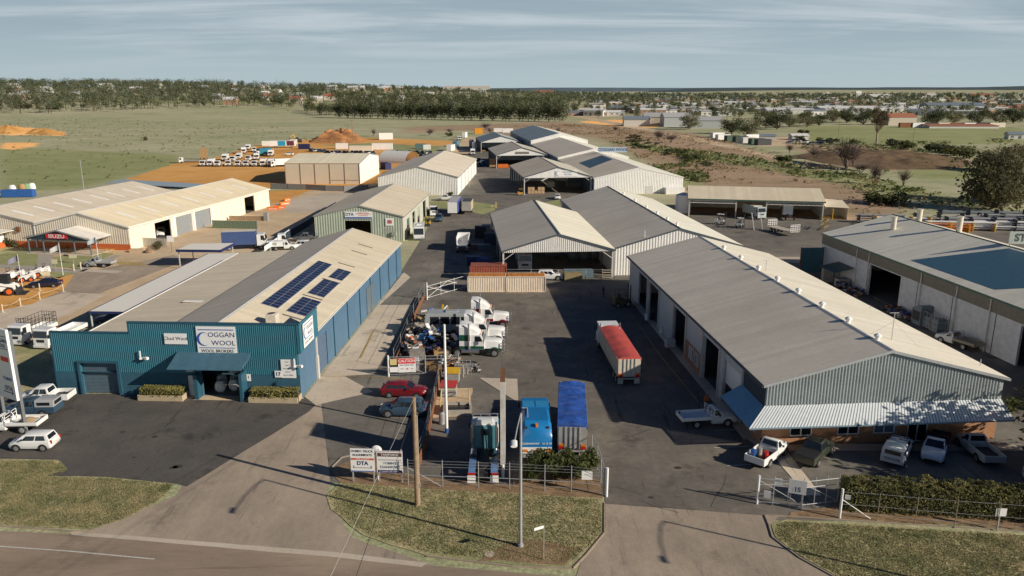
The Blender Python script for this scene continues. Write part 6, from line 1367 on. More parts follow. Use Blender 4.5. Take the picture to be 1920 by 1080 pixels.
simple_box('site_cabin', 'white site cabin left of the cyan marked trailer', 'cabin', G(500, 274)+Vector((0,2,0)), 5, (6,2.5,2.8), white)
simple_box('site_cabin', 'small white cabin right of the dark red trailer panel', 'cabin', G(549, 271)+Vector((0,2,0)), 5, (4,2.5,3.0), cream)
t = thing('excavator', 'yellow excavator with raised arm beside the dirt heap', 'excavator', G(560, 267), 200)
b = MB(); b.box(-2,2,-1.3,-.7,0,.8); b.box(-2,2,.7,1.3,0,.8); part('track', b, black, t); b = MB(); b.box(-1.8,1.2,-1.2,1.2,.9,2.0); part('body', b, darkmetal, t); b = MB(); b.box(.1,1.4,.1,1.2,2.0,3.2); part('cab', b, glass, t)
b = MB(); b.tube((1,-.3,1.8),(3.2,-.3,4.9),.3,.24); part('boom', b, yellow, t); b = MB(); b.tube((3.2,-.3,4.9),(5.2,-.3,3.0),.24,.18); part('stick', b, yellow, t); b = MB(); b.prism([(5.0,-.8,3.0),(5.7,-.8,2.6),(5.3,-.8,1.9),(4.7,-.8,2.2)], (0,1,0)); part('bucket', b, darkmetal, t)
simple_box('shipping_container', 'dark blue container at the left end of the car rows', 'container', G(569, 280)+Vector((0,2,0)), 0, (6,2.5,2.7), navy, ribs=16)
simple_box('shipping_container', 'grey green container behind the car rows', 'container', G(788, 279)+Vector((0,2,0)), 5, (6,2.5,2.6), mat('grey_green', (.13,.2,.2), .5), ribs=16)
simple_box('shipping_container', 'white container right of the grey green one', 'container', G(800, 281)+Vector((0,2,0)), 5, (4,2.5,2.6), white, ribs=10)
simple_box('shipping_container', 'deep blue container beside the cream shed end wall', 'container', G(722, 318)+Vector((0,2,0)), -60, (6,2.5,2.6), navy, ribs=16)
simple_box('site_cabin', 'white cabin with shaded front alone in the paddock', 'cabin', G(722, 262)+Vector((0,3,0)), 15, (9,4,4.2), white)
simple_box('caravan', 'white caravan among the parked cars, left one', 'caravan', G(640, 280)+Vector((0,2,0)), 3, (6.5,2.4,3.2), white)
simple_box('caravan', 'large white caravan with dark windows among the parked cars', 'caravan', G(716, 281)+Vector((0,2,0)), 3, (11,2.6,3.4), white)
simple_box('caravan', 'cream site van with an awning between the two white caravans', 'caravan', G(676, 284)+Vector((0,2,0)), 3, (12,2.6,2.9), cream)
colr = [PW, PW, PW, PSIL, PSIL, PNAVY, PGREY, PBLK, PRED, PSLATE, PBLUE, PGREY]
k = 0
for row, (x0, y0, x1, y1, n) in enumerate(((582, 284, 612, 285, 4), (610, 288, 705, 289, 12), (625, 293.5, 700, 294, 9), (740, 287, 812, 289, 9), (748, 293, 815, 296, 9), (752, 300, 800, 302, 6))):
    for i in range(n):
        m_ = colr[rnd.randrange(len(colr))]; kd = rnd.choice(('suv', 'sedan', 'pick', 'suv')); k += 1
        cn = dict(zip([id(q) for q in (PW, PSIL, PNAVY, PGREY, PBLK, PRED, PSLATE, PBLUE)], ('white', 'silver', 'navy', 'grey', 'black', 'maroon', 'slate blue', 'blue')))[id(m_)]
        far('%s %s packed in row %s behind the cream shed' % (cn, {'suv': 'wagon', 'sedan': 'sedan', 'pick': 'ute'}[kd], ('one', 'two', 'three', 'four', 'five', 'six')[row]), G(x0+(x1-x0)*(i+.5)/n+rnd.uniform(-1, 1), y0+(y1-y0)*i/n+rnd.uniform(-.6, .6)), rnd.choice((-95, 85, -80, 95))+rnd.uniform(-12, 12), kd, m_, 'car', 'cars packed in rows beside the cream shed')
t = thing('arch_shelter', 'white fabric arch shelter behind the cream shed', 'shelter', G(728, 303), -25); b = MB(); rows = []
for i in range(9):
    x = -1+14*i/8; rows.append([(x, 6.2*math.cos(PI*k/14), 5.0*math.sin(PI*k/14)) for k in range(15)])
b.loft(rows, caps=False, closed=False); part('canopy', b, mat('white_fabric', (.75,.73,.7), .7), t)
for i in range(3): b = MB(); b.path([(i*6, 6.1*math.cos(PI*k/10), 4.9*math.sin(PI*k/10)) for k in range(11)], .08); part('hoop', b, steel, t)
for lb, x, y, dg, dims, m_ in (('white box van body at the far end of the yard', 871, 258, 80, (6,2.4,3.6), white), ('yellow container behind the farthest open shed', 897, 251.5, 10, (6,2.5,4.2), mat('amber_box', (.7,.3,.02), .5)), ('white container behind the ridge of the white store shed', 845, 283, 80, (9,2.5,3.2), white), ('white container beyond the roof of the farthest open shed', 934, 248, 5, (7,2.5,3), white), ('white container beyond the blue-grey roof', 952, 249, 5, (8,2.5,3.2), white), ('blue water cart body at the far end of the yard', 855, 275, 80, (7,2.4,3.0), mat('cart_blue', (.12,.24,.32), .5)), ('brown timber crate stack by the middle open shed', 923, 314, 95, (2.6,2.4,3.6), mat('crate_brown', (.4,.24,.12), .8)), ('orange skip bin in front of the middle open shed', 943, 315.5, 5, (4.4,2.0,1.5), orange), ('grey silo base under the farthest open shed corner', 884, 276, 85, (3,2.4,4.4), greypost)):
    simple_box('storage_box', lb, 'container', G(x, y)+Vector((0,1.5,0)), dg, dims, m_, ribs=8)
far('white truck parked at the far end of the yard', G(860, 263)+Vector((0,2,0)), -80, 'truck', PW, 'truck', None, box=1.6, boxm=PW)
far('white truck near the farthest open shed post', G(886, 291)+Vector((0,2,0)), -85, 'truck', PW, 'truck', None, box=2.0, boxm=white)
for k, (x, y) in enumerate(((898, 303), (905, 309), (897, 312))): far(('dark', 'slate blue', 'navy')[k]+' car in the shadow left of the middle open shed', G(x, y), -90+k*20, 'suv', (PBLK, PSLATE, PNAVY)[k], 'car', 'cars in the shadow of the open sheds')
b = MB(); b.tube((0,0,0),(0,0,4.2),1.4,n=20); b.tube((0,0,4.2),(0,0,4.6),1.4,.4,n=20); o = b.build('water_tank', signwhite); o.location = G(890, 282); tag(o, 'white upright tank beside the farthest open shed', 'tank')
def fence(name, label, pts, h, wires=(.5, 1.0, 1.5, 2.0), pr=.04, rail=None, postm=greypost, wirem=None, cat='fence', top=None, infill=None):
    o = pts[0]; t = thing(name, label, cat, (o.x, o.y, 0), 0)
    for p in pts: b = MB(); b.tube((p.x-o.x, p.y-o.y, 0), (p.x-o.x, p.y-o.y, h), pr, n=8); part('post', b, postm, t)
    b = MB()
    for a, c in zip(pts, pts[1:]):
        for z in wires: b.tube((a.x-o.x, a.y-o.y, z), (c.x-o.x, c.y-o.y, z), .012, n=4, caps=False)
    if wires: part('wire', b, wirem or steel, t)
    if rail:
        b = MB()
        for a, c in zip(pts, pts[1:]):
            for z in rail: b.tube((a.x-o.x, a.y-o.y, z), (c.x-o.x, c.y-o.y, z), .03, n=6)
        part('rail', b, steel, t)
    if infill:
        m, z0, z1 = infill; b = MB()
        for a, c in zip(pts, pts[1:]):
            d = Vector((c.x-a.x, c.y-a.y, 0)).normalized(); n = Vector((-d.y, d.x, 0))*.03
            b.prism([(a.x-o.x-n.x, a.y-o.y-n.y, z0), (c.x-o.x-n.x, c.y-o.y-n.y, z0), (c.x-o.x+n.x, c.y-o.y+n.y, z0), (a.x-o.x+n.x, a.y-o.y+n.y, z0)], (0, 0, z1-z0))
        part('infill_panel', b, m, t)
    return t
def tube_thing(name, label, cat, segs, r, m):
    b = MB()
    for a, c in segs: b.tube(a, c, r, n=8)
    return tag(b.build(name, m), label, cat)
fence('wire_fence', 'wire fence with thin pale posts along the middle verge', [Vector(p+(0,)) for p in ((-8.4,56.3),(-5.6,56.1),(-2.7,55.9),(-.2,55.7),(2.6,55.4),(4.7,55.2),(7.2,54.6))], 2.35, wires=(.4,1.75,2.0,2.25), rail=(.95,))
tube_thing('fence_brace', 'slanting pipe brace of the wire fence beside the wooden pole', 'brace', [((-8.4,56.3,1.6),(-5.7,56.0,.1))], .03, steel)
fence('side_fence', 'leaning wire fence turning back beside the blue tarped trailer', [G(1132,930), G(1126,905), G(1119,880), G(1109,862)], 2.4, wires=(.6,1.2,1.8,2.3), pr=.05, rail=(2.35,))
b = MB(); b.tube((0,0,0),(0,0,2.5),.11,n=12); o = b.build('gate_post', signwhite); o.location = G(1132,930)+Vector((.2,-.1,0)); tag(o, 'thick white gate post at the right end of the middle fence', 'post')
fence('rusty_fence', 'low rusty sheet fence with thin posts from the wooden pole to the yellow bin', [G(785,880), G(800,838), G(808,800), G(815,765), G(822,730), G(828,700)], 2.3, wires=(1.6,2.2), infill=(rust, .05, 1.15), pr=.035)
fence('rusty_fence', 'low rusty sheet fence on the left side of the wreck yard', [G(739,690), G(752,660), G(764,630), G(776,600), G(786,578), G(796,560)], 2.4, wires=(1.6,2.3), infill=(rust, .05, .8), pr=.035)
g0 = Vector((-13.8,80.8,0)); t = thing('security_gate', 'grey barred gate carrying a red and white caution board', 'gate', g0, 5)
for x in (0, 4.1, 7.8): b = MB(); b.tube((x,0,0),(x,0,2.5),.1 if x == 0 else .06,n=10); part('post', b, signwhite if x == 0 else steel, t)
b = MB()
for z in (.25, 1.95, 2.3): b.tube((0,0,z),(7.8,0,z),.035)
b.tube((0,0,2.2),(4.1,0,.25),.03); b.tube((4.1,0,.25),(7.8,0,2.2),.03); part('rail', b, steel, t)
b = MB()
for k in range(54): x = .15+k*.142; b.box(x-.012,x+.012,-.012,.012,.1,2.35)
part('bars', b, darkmetal, t)
def sign(name, label, p, deg, w_, h_, z0, m=signwhite, posts=(), postm=steel, texts=(), bands=(), th=.05, cat='sign', ph=None):
    t = thing(name, label, cat, p, deg)
    b = MB(); b.box(0, w_, -th/2, th/2, z0, z0+h_); pn = part('panel', b, m, t)
    for x in posts: b = MB(); b.box(x-.05, x+.05, th/2+.005, th/2+.1, 0, ph or z0+h_); part('post', b, postm, t)
    for k, (x0, x1, za, zb, bm_) in enumerate(bands): b = MB(); b.box(x0, x1, -th/2-.006-.002*(k % 2), -th/2, z0+za, z0+zb); part('band', b, bm_, pn)
    for s_, sz, mt, x, z, kw in texts: lettering(s_, sz, mt, pn, (x, -th/2-.014, z0+z), **kw)
    return t
sign('caution_sign', 'red and white caution board on the barred gate', local(g0, 5, (1.1,-.12,0)), 5, 1.95, 1.65, .5, bands=((.02,1.93,1.02,1.63,signred),), texts=(('CAUTION',.46,signwhite,.97,1.33,dict(bold=.02,squeeze=.9)),('HIGH TRAFFIC AREA',.17,signnavy,.97,.85,dict(bold=.01)),('SPEED',.14,signnavy,.42,.42,{}),('LIMIT',.14,signnavy,1.52,.42,{}),('10',.3,signred,.97,.4,dict(bold=.02))))
sign('warning_sign', 'small yellow plate left of the caution board', local(g0, 5, (.2,-.12,0)), 5, .75, .7, 1.4, m=mat('pale_yellow', (.7,.55,.25), .6))
sign('warning_sign', 'small white plate under the yellow one on the barred gate', local(g0, 5, (.15,-.12,0)), 5, 1.0, .6, .55)
BS = (-47.8, 75.8, 0)
def onstore(x, z, y=-.09): return local(BS, -2.6, (x, y, 0))
sign('shop_sign', 'white sign with big serif C above the blue store awning', onstore(15.5, 0, -.12), -2.6, 4.1, 2.95, 4.75, bands=((.18,3.9,2.55,2.65,signblue),(.18,3.9,.62,.7,signblue)), texts=(('C',2.0,signblue,.72,1.6,dict(bold=.01,squeeze=.85)),('OGGAN',.72,signnavy,2.6,2.05,dict(squeeze=1.05)),('WOOL',.72,signnavy,2.75,1.18,dict(squeeze=1.1)),('WOOL BROKERS',.44,signblack,2.05,.32,dict(bold=.015))))
sign('shop_sign', 'plain white sign with dark lettering, left of the big shop sign', onstore(12.1, 0, -.12), -2.6, 2.35, 1.15, 5.75, texts=(('Chad Wool',.52,signblack,1.17,.6,{}),))
sign('directory_sign', 'tall white list board at the right corner of the blue front', onstore(24.05, 0, -.12), -2.6, 1.5, 2.0, 2.25, texts=[(s_, .2, signblack, .7, 1.75-k*.36, dict()) for k, s_ in enumerate(('Unit 1','Unit 2','Wool Store','Unit 4','Unit 5 Office'))])
sign('number_sign', 'white square with a navy 17 beside the list board', onstore(23.35, 0, -.15), -2.6, .68, .72, 2.3, texts=(('17',.55,signnavy,.34,.36,dict(bold=.03)),))
sign('number_sign', 'small white plate with a 1 right of the store doorway', onstore(20.35, 0, -.15), -2.6, .42, .75, 1.85, texts=(('1',.4,signblack,.21,.42,dict(bold=.02)),))
sign('notice_plate', 'pale notice above the white office door', onstore(14.0, 0, -.12), -2.6, .75, .5, 2.75, m=mat('pale_plate', (.45,.55,.6), .5))
s = sign('shop_sign', 'white sign with navy lettering on the parapet side return', local(BS, -2.6, (26.32, .7, 0)), 87.4, 3.4, 2.6, 5.2, bands=((.2,3.2,2.3,2.38,signblue),(.2,3.2,.75,.82,signblue)), texts=(('C',1.7,signblue,.65,1.5,dict(squeeze=.85)),('OGGAN',.55,signnavy,2.15,1.85,{}),('WOOL',.55,signnavy,2.25,1.15,{}),('WOOL BROKERS',.34,signblack,1.7,.4,{})))
sign('long_sign', 'long white sign with blue letters on the green workshop front', local((-41.95,161.6,0), -2.1, (6.6,-.16,0)), -2.1, 5.8, 1.5, 4.75, bands=((.05,5.75,.05,.35,signblue),(2.2,5.6,.95,1.1,mat('pink_rule',(.6,.3,.3)))), texts=(('DTA',.85,signnavy,1.0,.9,dict(bold=.03)),('DUBBO TRUCK',.34,signred,3.9,1.2,{}),('ALIGNMENTS',.34,signred,3.9,.68,{})))
sign('wall_sign', 'small white and red square sign at the right of the green workshop front', local((-41.95,161.6,0), -2.1, (15.2,-.16,0)), -2.1, 1.7, 1.6, 3.3, bands=((.35,1.35,.45,1.2,mat('dull_red', (.5,.12,.14), .5)),))
tb = Vector((-13.1,56.9,0))
sign('board_sign', 'white board with black lettering and a blue truck axle drawing, left of the pair', tb, -3, 1.95, 2.05, .95, posts=(.12,1.85), ph=2.9, bands=((.03,1.92,1.05,1.22,mat('sign_orange', (.65,.12,.06), .5)),(.03,1.92,.02,.1,signblue),(.18,.3,.3,.55,greypost),(1.62,1.74,.3,.55,greypost),(.3,1.62,.34,.38,signblack)), texts=(('DUBBO TRUCK',.265,signblack,.97,1.83,dict(bold=.012,squeeze=.98)),('ALIGNMENTS',.265,signblack,.97,1.5,dict(bold=.012)),('DTA',.46,signnavy,.97,.76,dict(bold=.03)),('WHEEL  ALIGNING',.13,signwhite,.97,1.135,dict(bold=.02))))
sign('board_sign', 'white board with brown header and serif style blue lettering, right of the pair', tb+Vector((2.15,-.1,0)), -3, 2.1, 1.95, .9, posts=(.12,2.0), ph=2.95, bands=((.06,2.04,1.45,1.78,mat('sign_brown', (.12,.06,.05), .5)),(.1,2.0,1.12,1.2,mat('sign_pinkgrey', (.45,.35,.35), .5)),(.06,2.04,.02,.26,signnavy),(.0,2.1,1.88,1.95,mat('sign_pink', (.6,.45,.45), .5))), texts=(('TARPFORCE',.26,signwhite,1.05,1.61,dict(bold=.01)),("TOBIN'S",.3,mat('sign_slate', (.08,.12,.2), .5),1.05,.86,dict(bold=.01)),('TRANSPORT',.3,MATS['sign_slate'],1.05,.52,dict(bold=.01)),('TRANSPORT AND STORAGE',.11,signwhite,1.05,.14,dict(bold=.02))))
d = thing('satellite_dish', 'white round dish on a short post between the twin boards', 'dish', (-11.0,57.2,0), -3)
b = MB(); n = 20; b.loft([[(q*.44*math.cos(2*PI*k/n), -.12*(1-q*q), 2.68+q*.44*math.sin(2*PI*k/n)) for k in range(n)] for q in (1, .7, .4, .05)], caps=False); b.face([(.02*math.cos(2*PI*k/8), -.12, 2.68+.02*math.sin(2*PI*k/8)) for k in range(8)]); part('reflector', b, signwhite, d, smooth=True)
b = MB(); b.tube((0,.05,0),(0,.05,2.7),.05); part('post', b, signwhite, d); b = MB(); b.tube((0,-.1,2.68),(.0,-.5,2.62),.02); part('feed_arm', b, darkmetal, d)
t = thing('power_pole', 'brown timber power pole standing on the middle verge', 'pole', (-7.3,53.2,0)); b = MB(); b.tube((0,0,0),(0,0,8.95),.19,.15,n=14); part('pole', b, wood, t)
b = MB(); b.box(.17,.23,-.05,.05,0,7.5); part('cable_conduit', b, mat('pale_conduit', (.55,.5,.42), .6), t); b = MB(); b.box(.1,.3,-.1,.1,1.6,1.9); part('meter_box', b, greypost, t)
top = Vector((-7.3,53.2,8.8))
def wire_thing(label, a, c, sag, r=.016, m=darkmetal):
    b = MB(); b.path([tuple(a.lerp(c, k/14)-Vector((0,0,sag*4*(k/14)*(1-k/14)))) for k in range(15)], r, n=5)
    tag(b.build('overhead_wire', m), label, 'wire')
e1 = DZ(620,1080,24); e2 = DZ(668,1080,26)
ext = lambda a, e, f: a+(e-a)*f
wire_thing('pale overhead wire from the timber pole down to the street corner', top, ext(top, e1, 1.25), .0, .013, mat('pale_wire', (.5,.47,.42), .5))
wire_thing('dark overhead wire from the timber pole, right of the pale one', top-Vector((0,0,.9)), ext(top-Vector((0,0,.9)), e2, 1.25), .0, .013)
def lamp_post(label, x, y, h=10.1, arm=4.7, back=False):
    t = thing('street_lamp', label, 'street lamp', (x, y, 0)); b = MB(); b.tube((0,0,0),(0,0,h),.13,.07,n=12); b.tube((0,0,0),(0,0,.25),.22,.2,n=12); part('pole', b, steel, t)
    b = MB(); b.path([(0,0,h-.05),(-.08,-.8,h+.12),(-.28,-arm*.6,h+.2),(-.45,-arm,h+.15)], .045, n=8); part('arm', b, steel, t)
    b = MB(); b.loft([[(-.48+.2*math.cos(2*PI*k/10), -arm-.35+q*.9-.3, h+.17+zz+.08*math.sin(2*PI*k/10)) for k in range(10)] for q, zz in ((0,0),(.5,.03),(.8,.03))]); part('lamp_head', b, signwhite, t, smooth=True)
lamp_post('tall grey street lamp on the middle verge, its arm over the street', .6, 47.7)
lamp_post('street lamp beyond the lower right corner whose shadow crosses the exit lane', 32.2, 41.4)
t = thing('flag_pole', 'tall white pole with a blue band at its foot, behind the yellow frame', 'pole', (-6.1,66.2,0)); b = MB(); b.tube((0,0,0),(0,0,10.6),.15,.1,n=12); part('pole', b, signwhite, t); b = MB(); b.tube((0,0,0),(0,0,.5),.16,n=12); part('foot_band', b, bluep, t)
t = thing('billboard', 'tall white weathered billboard seen edge on beside the teal prime mover', 'billboard', (-.75,57.5,0)); b = MB(); b.box(-.2,.2,0,2.75,1.2,8.5); part('panel', b, mat('weathered_white', (.55,.52,.48), .7, var=.2, scale=1.5, dirt=((.25,.2,.15), .6)), t)
b = MB(); b.box(-.21,.21,-.03,2.78,8.5,8.6); part('cap', b, rust, t); b = MB(); b.tube((0,.1,0),(0,.1,1.25),.14,n=10); part('post', b, signwhite, t); b = MB(); b.tube((0,2.6,0),(0,2.6,1.25),.14,n=10); part('post', b, signwhite, t)
t = thing('street_sign', 'thin street name blade on a slim post on the verge', 'sign', G(1019,1050)); b = MB(); b.tube((0,0,0),(0,0,2.7),.03); part('post', b, steel, t); b = MB(); b.box(-.75,0,-.015,.015,2.45,2.65); o = part('blade', b, signwhite, t); o.rotation_euler = (0, 0, R(28))
b = MB(); b.tube((0,0,0),(0,0,.06),.35,n=18); o = b.build('valve_cover', apron); o.location = G(918,1040); tag(o, 'round pale cover in the grass near the street lamp', 'cover')
sign('fence_plate', 'small white plate on the right end of the middle fence', Vector((5.5,55.0,0)), -3, .85, .75, 1.25)
ga, gb = G(1419,945), G(1574,972); gd = math.degrees(math.atan2(gb.y-ga.y, gb.x-ga.x)); gl = (gb-ga).length
t = thing('pipe_gate', 'open pipe gate with two braced leaves behind the number board', 'gate', ga, gd)
for x in (0, gl): b = MB(); b.tube((x,0,0),(x,0,2.45),.09,n=12); part('post', b, signwhite, t)
for x0, x1, y1 in ((.1, gl*.55, .5), (gl*.55, gl-.1, 2.2)):
    b = MB(); q = [(x0,0 if x0 < 1 else .5),(x1,y1)]
    P = lambda u, z: (x0+(x1-x0)*u, (0 if x0 < 1 else .6)+(y1-(0 if x0 < 1 else .6))*u, z)
    for z in (.25, 1.7, 2.2): b.tube(P(0,z), P(1,z), .03)
    for u in (0, .33, .66, 1): b.tube(P(u,.1), P(u,2.5), .028)
    b.tube(P(0,2.0), P(1,.3), .028); part('leaf', b, steel, t)
tube_thing('fence_brace', 'slanting pipe brace at the left end of the long hedge', 'brace', [((gb.x,gb.y,1.6),(gb.x+2.2,gb.y-.2,.1))], .035, signwhite)
n15 = Vector((21.1,53.0,0)); sign('number_board', 'white square board with a navy 15 in front of the pipe gate', n15, gd, 1.3, 1.15, 1.25, posts=(.2,1.05), texts=(('15',.52,signnavy,.65,.36,dict(bold=.03)),))
sign('gate_plate', 'small white plate with text at the top of the pipe gate', Vector((20.1,53.3,0)), gd, .6, .55, 1.75, texts=(('WARNING',.11,signnavy,.3,.36,{}),))
sign('gate_plate', 'small white plate low beside the left gate post', Vector((19.35,53.2,0)), gd, .5, .6, .7)
sign('gate_plate', 'tiny white plate on the brace right of the gate', Vector((24.75,51.4,0)), gd, .38, .35, 1.6)
fence('hedge_fence', 'row of thin fence posts in front of the long hedge', [G(x, y) for x, y in ((1574,972),(1644,977),(1715,984),(1789,990),(1868,996),(1950,1003))], 2.3, wires=(.5,1.2,2.2), pr=.03, postm=mat('rust_grey_post', (.33,.27,.2), .7))
sign('fence_plate', 'small white plate on a post in front of the long hedge, far right', G(1858,992)+Vector((0,-.2,0)), -3, .75, .6, 1.2, posts=(.35,))
py = Vector((-48.6,67.6,0)); p2 = Vector((-45.4,65.8,0)); dd_ = math.degrees(math.atan2(p2.y-py.y, p2.x-py.x))
t = thing('pylon_sign', 'tall white tenant pylon cut off by the left edge', 'sign', py, dd_); ln = (p2-py).length
b = MB(); b.box(-1.2, ln+.05, -.12, .12, 3.4, 10.2); pn = part('panel', b, signwhite, t)
for x in (.2, ln-.1): b = MB(); b.box(x-.14, x+.14, .13, .4, 0, 10); part('post', b, mat('slate_pylon_post', (.16,.17,.18), .5), t)
for x0, x1, za, zb, m_ in ((ln-1.7,ln-.2,9.5,9.56,signblack),(ln-1.7,ln-.2,8.3,8.36,signblack),(ln-1.5,ln-.25,7.1,7.55,signred),(ln-1.9,ln-.25,4.02,4.1,signblack),(ln-.5,ln-.42,3.85,4.3,signblack)): b = MB(); b.box(x0,x1,-.135,-.12,za,zb); part('band', b, m_, pn)
for s_, sz, m_, x, z in (('GGAN',.5,signnavy,ln-.85,9.1),('OOL',.45,signnavy,ln-.8,8.62),('TOBINS',.42,signblue,ln-.95,5.4),('DTA',.6,signnavy,ln-.95,4.45)): lettering(s_, sz, m_, pn, (x,-.145,z), bold=.02)
for k, (x0, x1) in enumerate(((9.3,14.0),(20.9,26.0))):
    t = thing('planter', ('pale sleeper planter left of the white office door', 'pale sleeper planter at the right corner of the blue front')[k], 'planter', local(BS, -2.6, (x0,-1.55,0)), -2.6); b = MB(); w_ = x1-x0
    b.box(0,w_,0,.12,0,.62); b.box(0,w_,1.33,1.45,0,.62); b.box(0,.12,.12,1.33,0,.62); b.box(w_-.12,w_,.12,1.33,0,.62); part('box', b, mat('pale_sleeper', (.5,.4,.26), .8, var=.15), t)
    b = MB(); b.face([(.12,.12,.5),(w_-.12,.12,.5),(w_-.12,1.33,.5),(.12,1.33,.5)]); part('soil', b, leafdirt, t)
bag = mat('bale_bag', (.75,.74,.7), .8, var=.3)
def sack(label, p, dg, s=(1.1,.9,1.2), m=bag, name='wool_bag', cat='bag', group=None):
    b = MB(); n = 12; rows = []
    for j in range(7):
        t_ = j/6; r_ = (.8+.25*math.sin(PI*t_))*(.75 if j in (0, 6) else 1)
        rows.append([(s[0]/2*r_*math.copysign(abs(math.cos(2*PI*k/n))**.55, math.cos(2*PI*k/n))*(1+.1*mnoise.noise((k, j, p[0]))), s[1]/2*r_*math.copysign(abs(math.sin(2*PI*k/n))**.55, math.sin(2*PI*k/n)), s[2]*t_) for k in range(n)])
    b.loft(rows); o = b.build(name, m, smooth=True); o.location = p; o.rotation_euler = (0, 0, R(dg)); return tag(o, label, cat, group)
for k, (x, y, z, dg, lb) in enumerate(((16.8,1.4,.03,10,'white wool bag standing foremost in the store doorway'),(18.1,1.9,.03,-15,'white wool bag beside the foremost one in the doorway'),(16.2,3.2,.03,30,'pale wool bag behind on the left in the doorway'),(17.6,3.4,.03,5,'wool bag at the bottom of the pile inside the doorway'),(17.5,3.4,1.2,40,'wool bag lying on top of the pile in the doorway'),(18.9,3.6,.03,-30,'wool bag at the right side of the doorway'))): sack(lb, local(BS, -2.6, (x,y,z)), dg)
def container(label, p, deg, L, m, topm=None, rail=None):
    t = thing('shipping_container', label, 'container', p, deg); W, H = 2.44, 2.59; w2 = W/2
    b = MB(); n = int(L/.28)
    for s in (-1, 1):
        pts = []
        for i in range(n):
            x = -L/2+.12+i*(L-.24)/n; d_ = (L-.24)/n
            for u, o_ in ((0,0),(.3,0),(.45,-.045),(.85,-.045),(1,0)): pts.append((x+u*d_, s*(w2+o_-.01)))
        for a, c in zip(pts, pts[1:]):
            if abs(a[0]-c[0]) > 1e-6: b.face([(a[0],a[1],.16),(c[0],c[1],.16),(c[0],c[1],H-.12),(a[0],a[1],H-.12)])
    b.box(-L/2+.02, -L/2+.06, -w2+.08, w2-.08, .16, H-.1); b.box(L/2-.06, L/2-.02, -w2+.08, w2-.08, .16, H-.1); part('wall', b, m, t)
    b = MB()
    for s in (-1, 1):
        b.box(-L/2, L/2, s*w2-.05, s*w2+.05, 0, .16); b.box(-L/2, L/2, s*w2-.05, s*w2+.05, H-.12, H)
        for x in (-L/2, L/2): b.box(x-.07, x+.07, s*w2-.06, s*w2+.06, .16, H-.12)
    part('frame', b, rail or m, t)
    b = MB()
    for i in range(int(L/.22)): x = -L/2+.1+i*.22; b.box(x, x+.12, -w2+.06, w2-.06, H-.03, H+.0)
    b.box(-L/2+.05, L/2-.05, -w2+.06, w2-.06, H-.1, H-.035); part('roof', b, topm or m, t)
    for s in (-.3, .3): b = MB(); b.tube((-L/2-.04, s*2, .2), (-L/2-.04, s*2, H-.15), .025); part('lock_bar', b, steel, t)
    return t
beige = mat('beige_container', (.82,.7,.56), .6, var=.1, scale=1.2, dirt=((.45,.25,.13), .35)); rusty_top = mat('rust_orange_top', (.68,.27,.05), .8, var=.4, scale=1.5)
container('beige container with rusty orange roof, left one of the pair behind the trucks', (-3.95,119.2,0), 0, 6.06, beige, rusty_top)
container('beige container with rusty orange roof, right one of the pair behind the trucks', (2.25,119.2,0), 0, 6.06, beige, rusty_top)
container('red brown container behind the left beige one', (-4.0,126.8,0), 0, 6.06, mat('redbrown_container', (.36,.1,.06), .7, var=.2), mat('redbrown_top', (.38,.13,.09), .7, var=.2))
b = MB()
for k in range(6): b.box(k*.65, k*.65+.1, -.5+k*0, .5, .06, .1)
b.box(0,3.4,-.55,-.45,.0,.06); o = b.build('timber_grate', mat('pale_grate', (.5,.4,.28), .8)); o.location = G(948,550)+Vector((0,.6,0)); tag(o, 'low timber grate lying in front of the right beige container', 'grate')
fence('pipe_fence', 'galvanised pipe fence across the front of the loading shed', [Vector((x, 126.0-.02*x, 0)) for x in (-1.4, 3.2, 7.8, 12.4, 17.2)], 1.9, wires=(.5,1.0,1.5), rail=(1.85,), postm=steel, pr=.05)
t = thing('swing_gate', 'long white lattice pipe gate swung open left of the containers', 'gate', G(801,562), math.degrees(math.atan2((G(876,540)-G(801,562)).y, (G(876,540)-G(801,562)).x))); ln = (G(876,540)-G(801,562)).length
b = MB()
for z in (.3, 1.5, 2.1): b.tube((0,0,z),(ln,0,z),.028)
for k in range(4): x = ln*k/3; b.tube((x,0,.1),(x,0,2.3),.03)
b.tube((0,0,.3),(ln/2,0,2.1),.03); b.tube((ln/2,0,2.1),(ln,0,.3),.03); b.tube((0,0,2.1),(ln/2,0,.3),.03); part('leaf', b, signwhite, t); b = MB(); b.tube((0,0,0),(0,0,2.7),.09); part('post', b, signwhite, t)
def tyre(label, p, r=.52, w_=.3, flat=True, dg=0, group='loose tyres in the wreck yard'):
    b = MB(); n = 18
    b.loft([[(q*r*math.cos(2*PI*k/n), q*r*math.sin(2*PI*k/n), z*w_) for k in range(n)] for q, z in ((.55,0),(.93,0),(1,.18),(1,.82),(.93,1),(.55,1),(.52,.5),(.55,0))], caps=False)
    o = b.build('tyre', rubber, smooth=True); o.location = p; o.rotation_euler = (0, 0, 0) if flat else (R(80), 0, R(dg)); return tag(o, label, 'tyre', group)
k = 0
for x, y, z, f in ((-9.4,85.2,0,1),(-9.4,85.2,.3,1),(-8.2,85.6,0,1),(-8.2,85.6,.3,1),(-8.2,85.6,.6,1),(-7.9,91.4,0,1),(-8.9,91.8,0,1),(-8.9,91.8,.3,1),(-10.2,92.5,0,1),(-10.2,92.5,.3,1),(-5.4,84.2,0,1),(-5.4,84.2,.3,1),(-4.6,84.6,0,1),(-6.3,91.2,.5,0)): tyre('black lorry tyre lying in a stack in the wreck yard' if f else 'black lorry tyre leaning upright in the wreck yard', (x,y,z), flat=f)
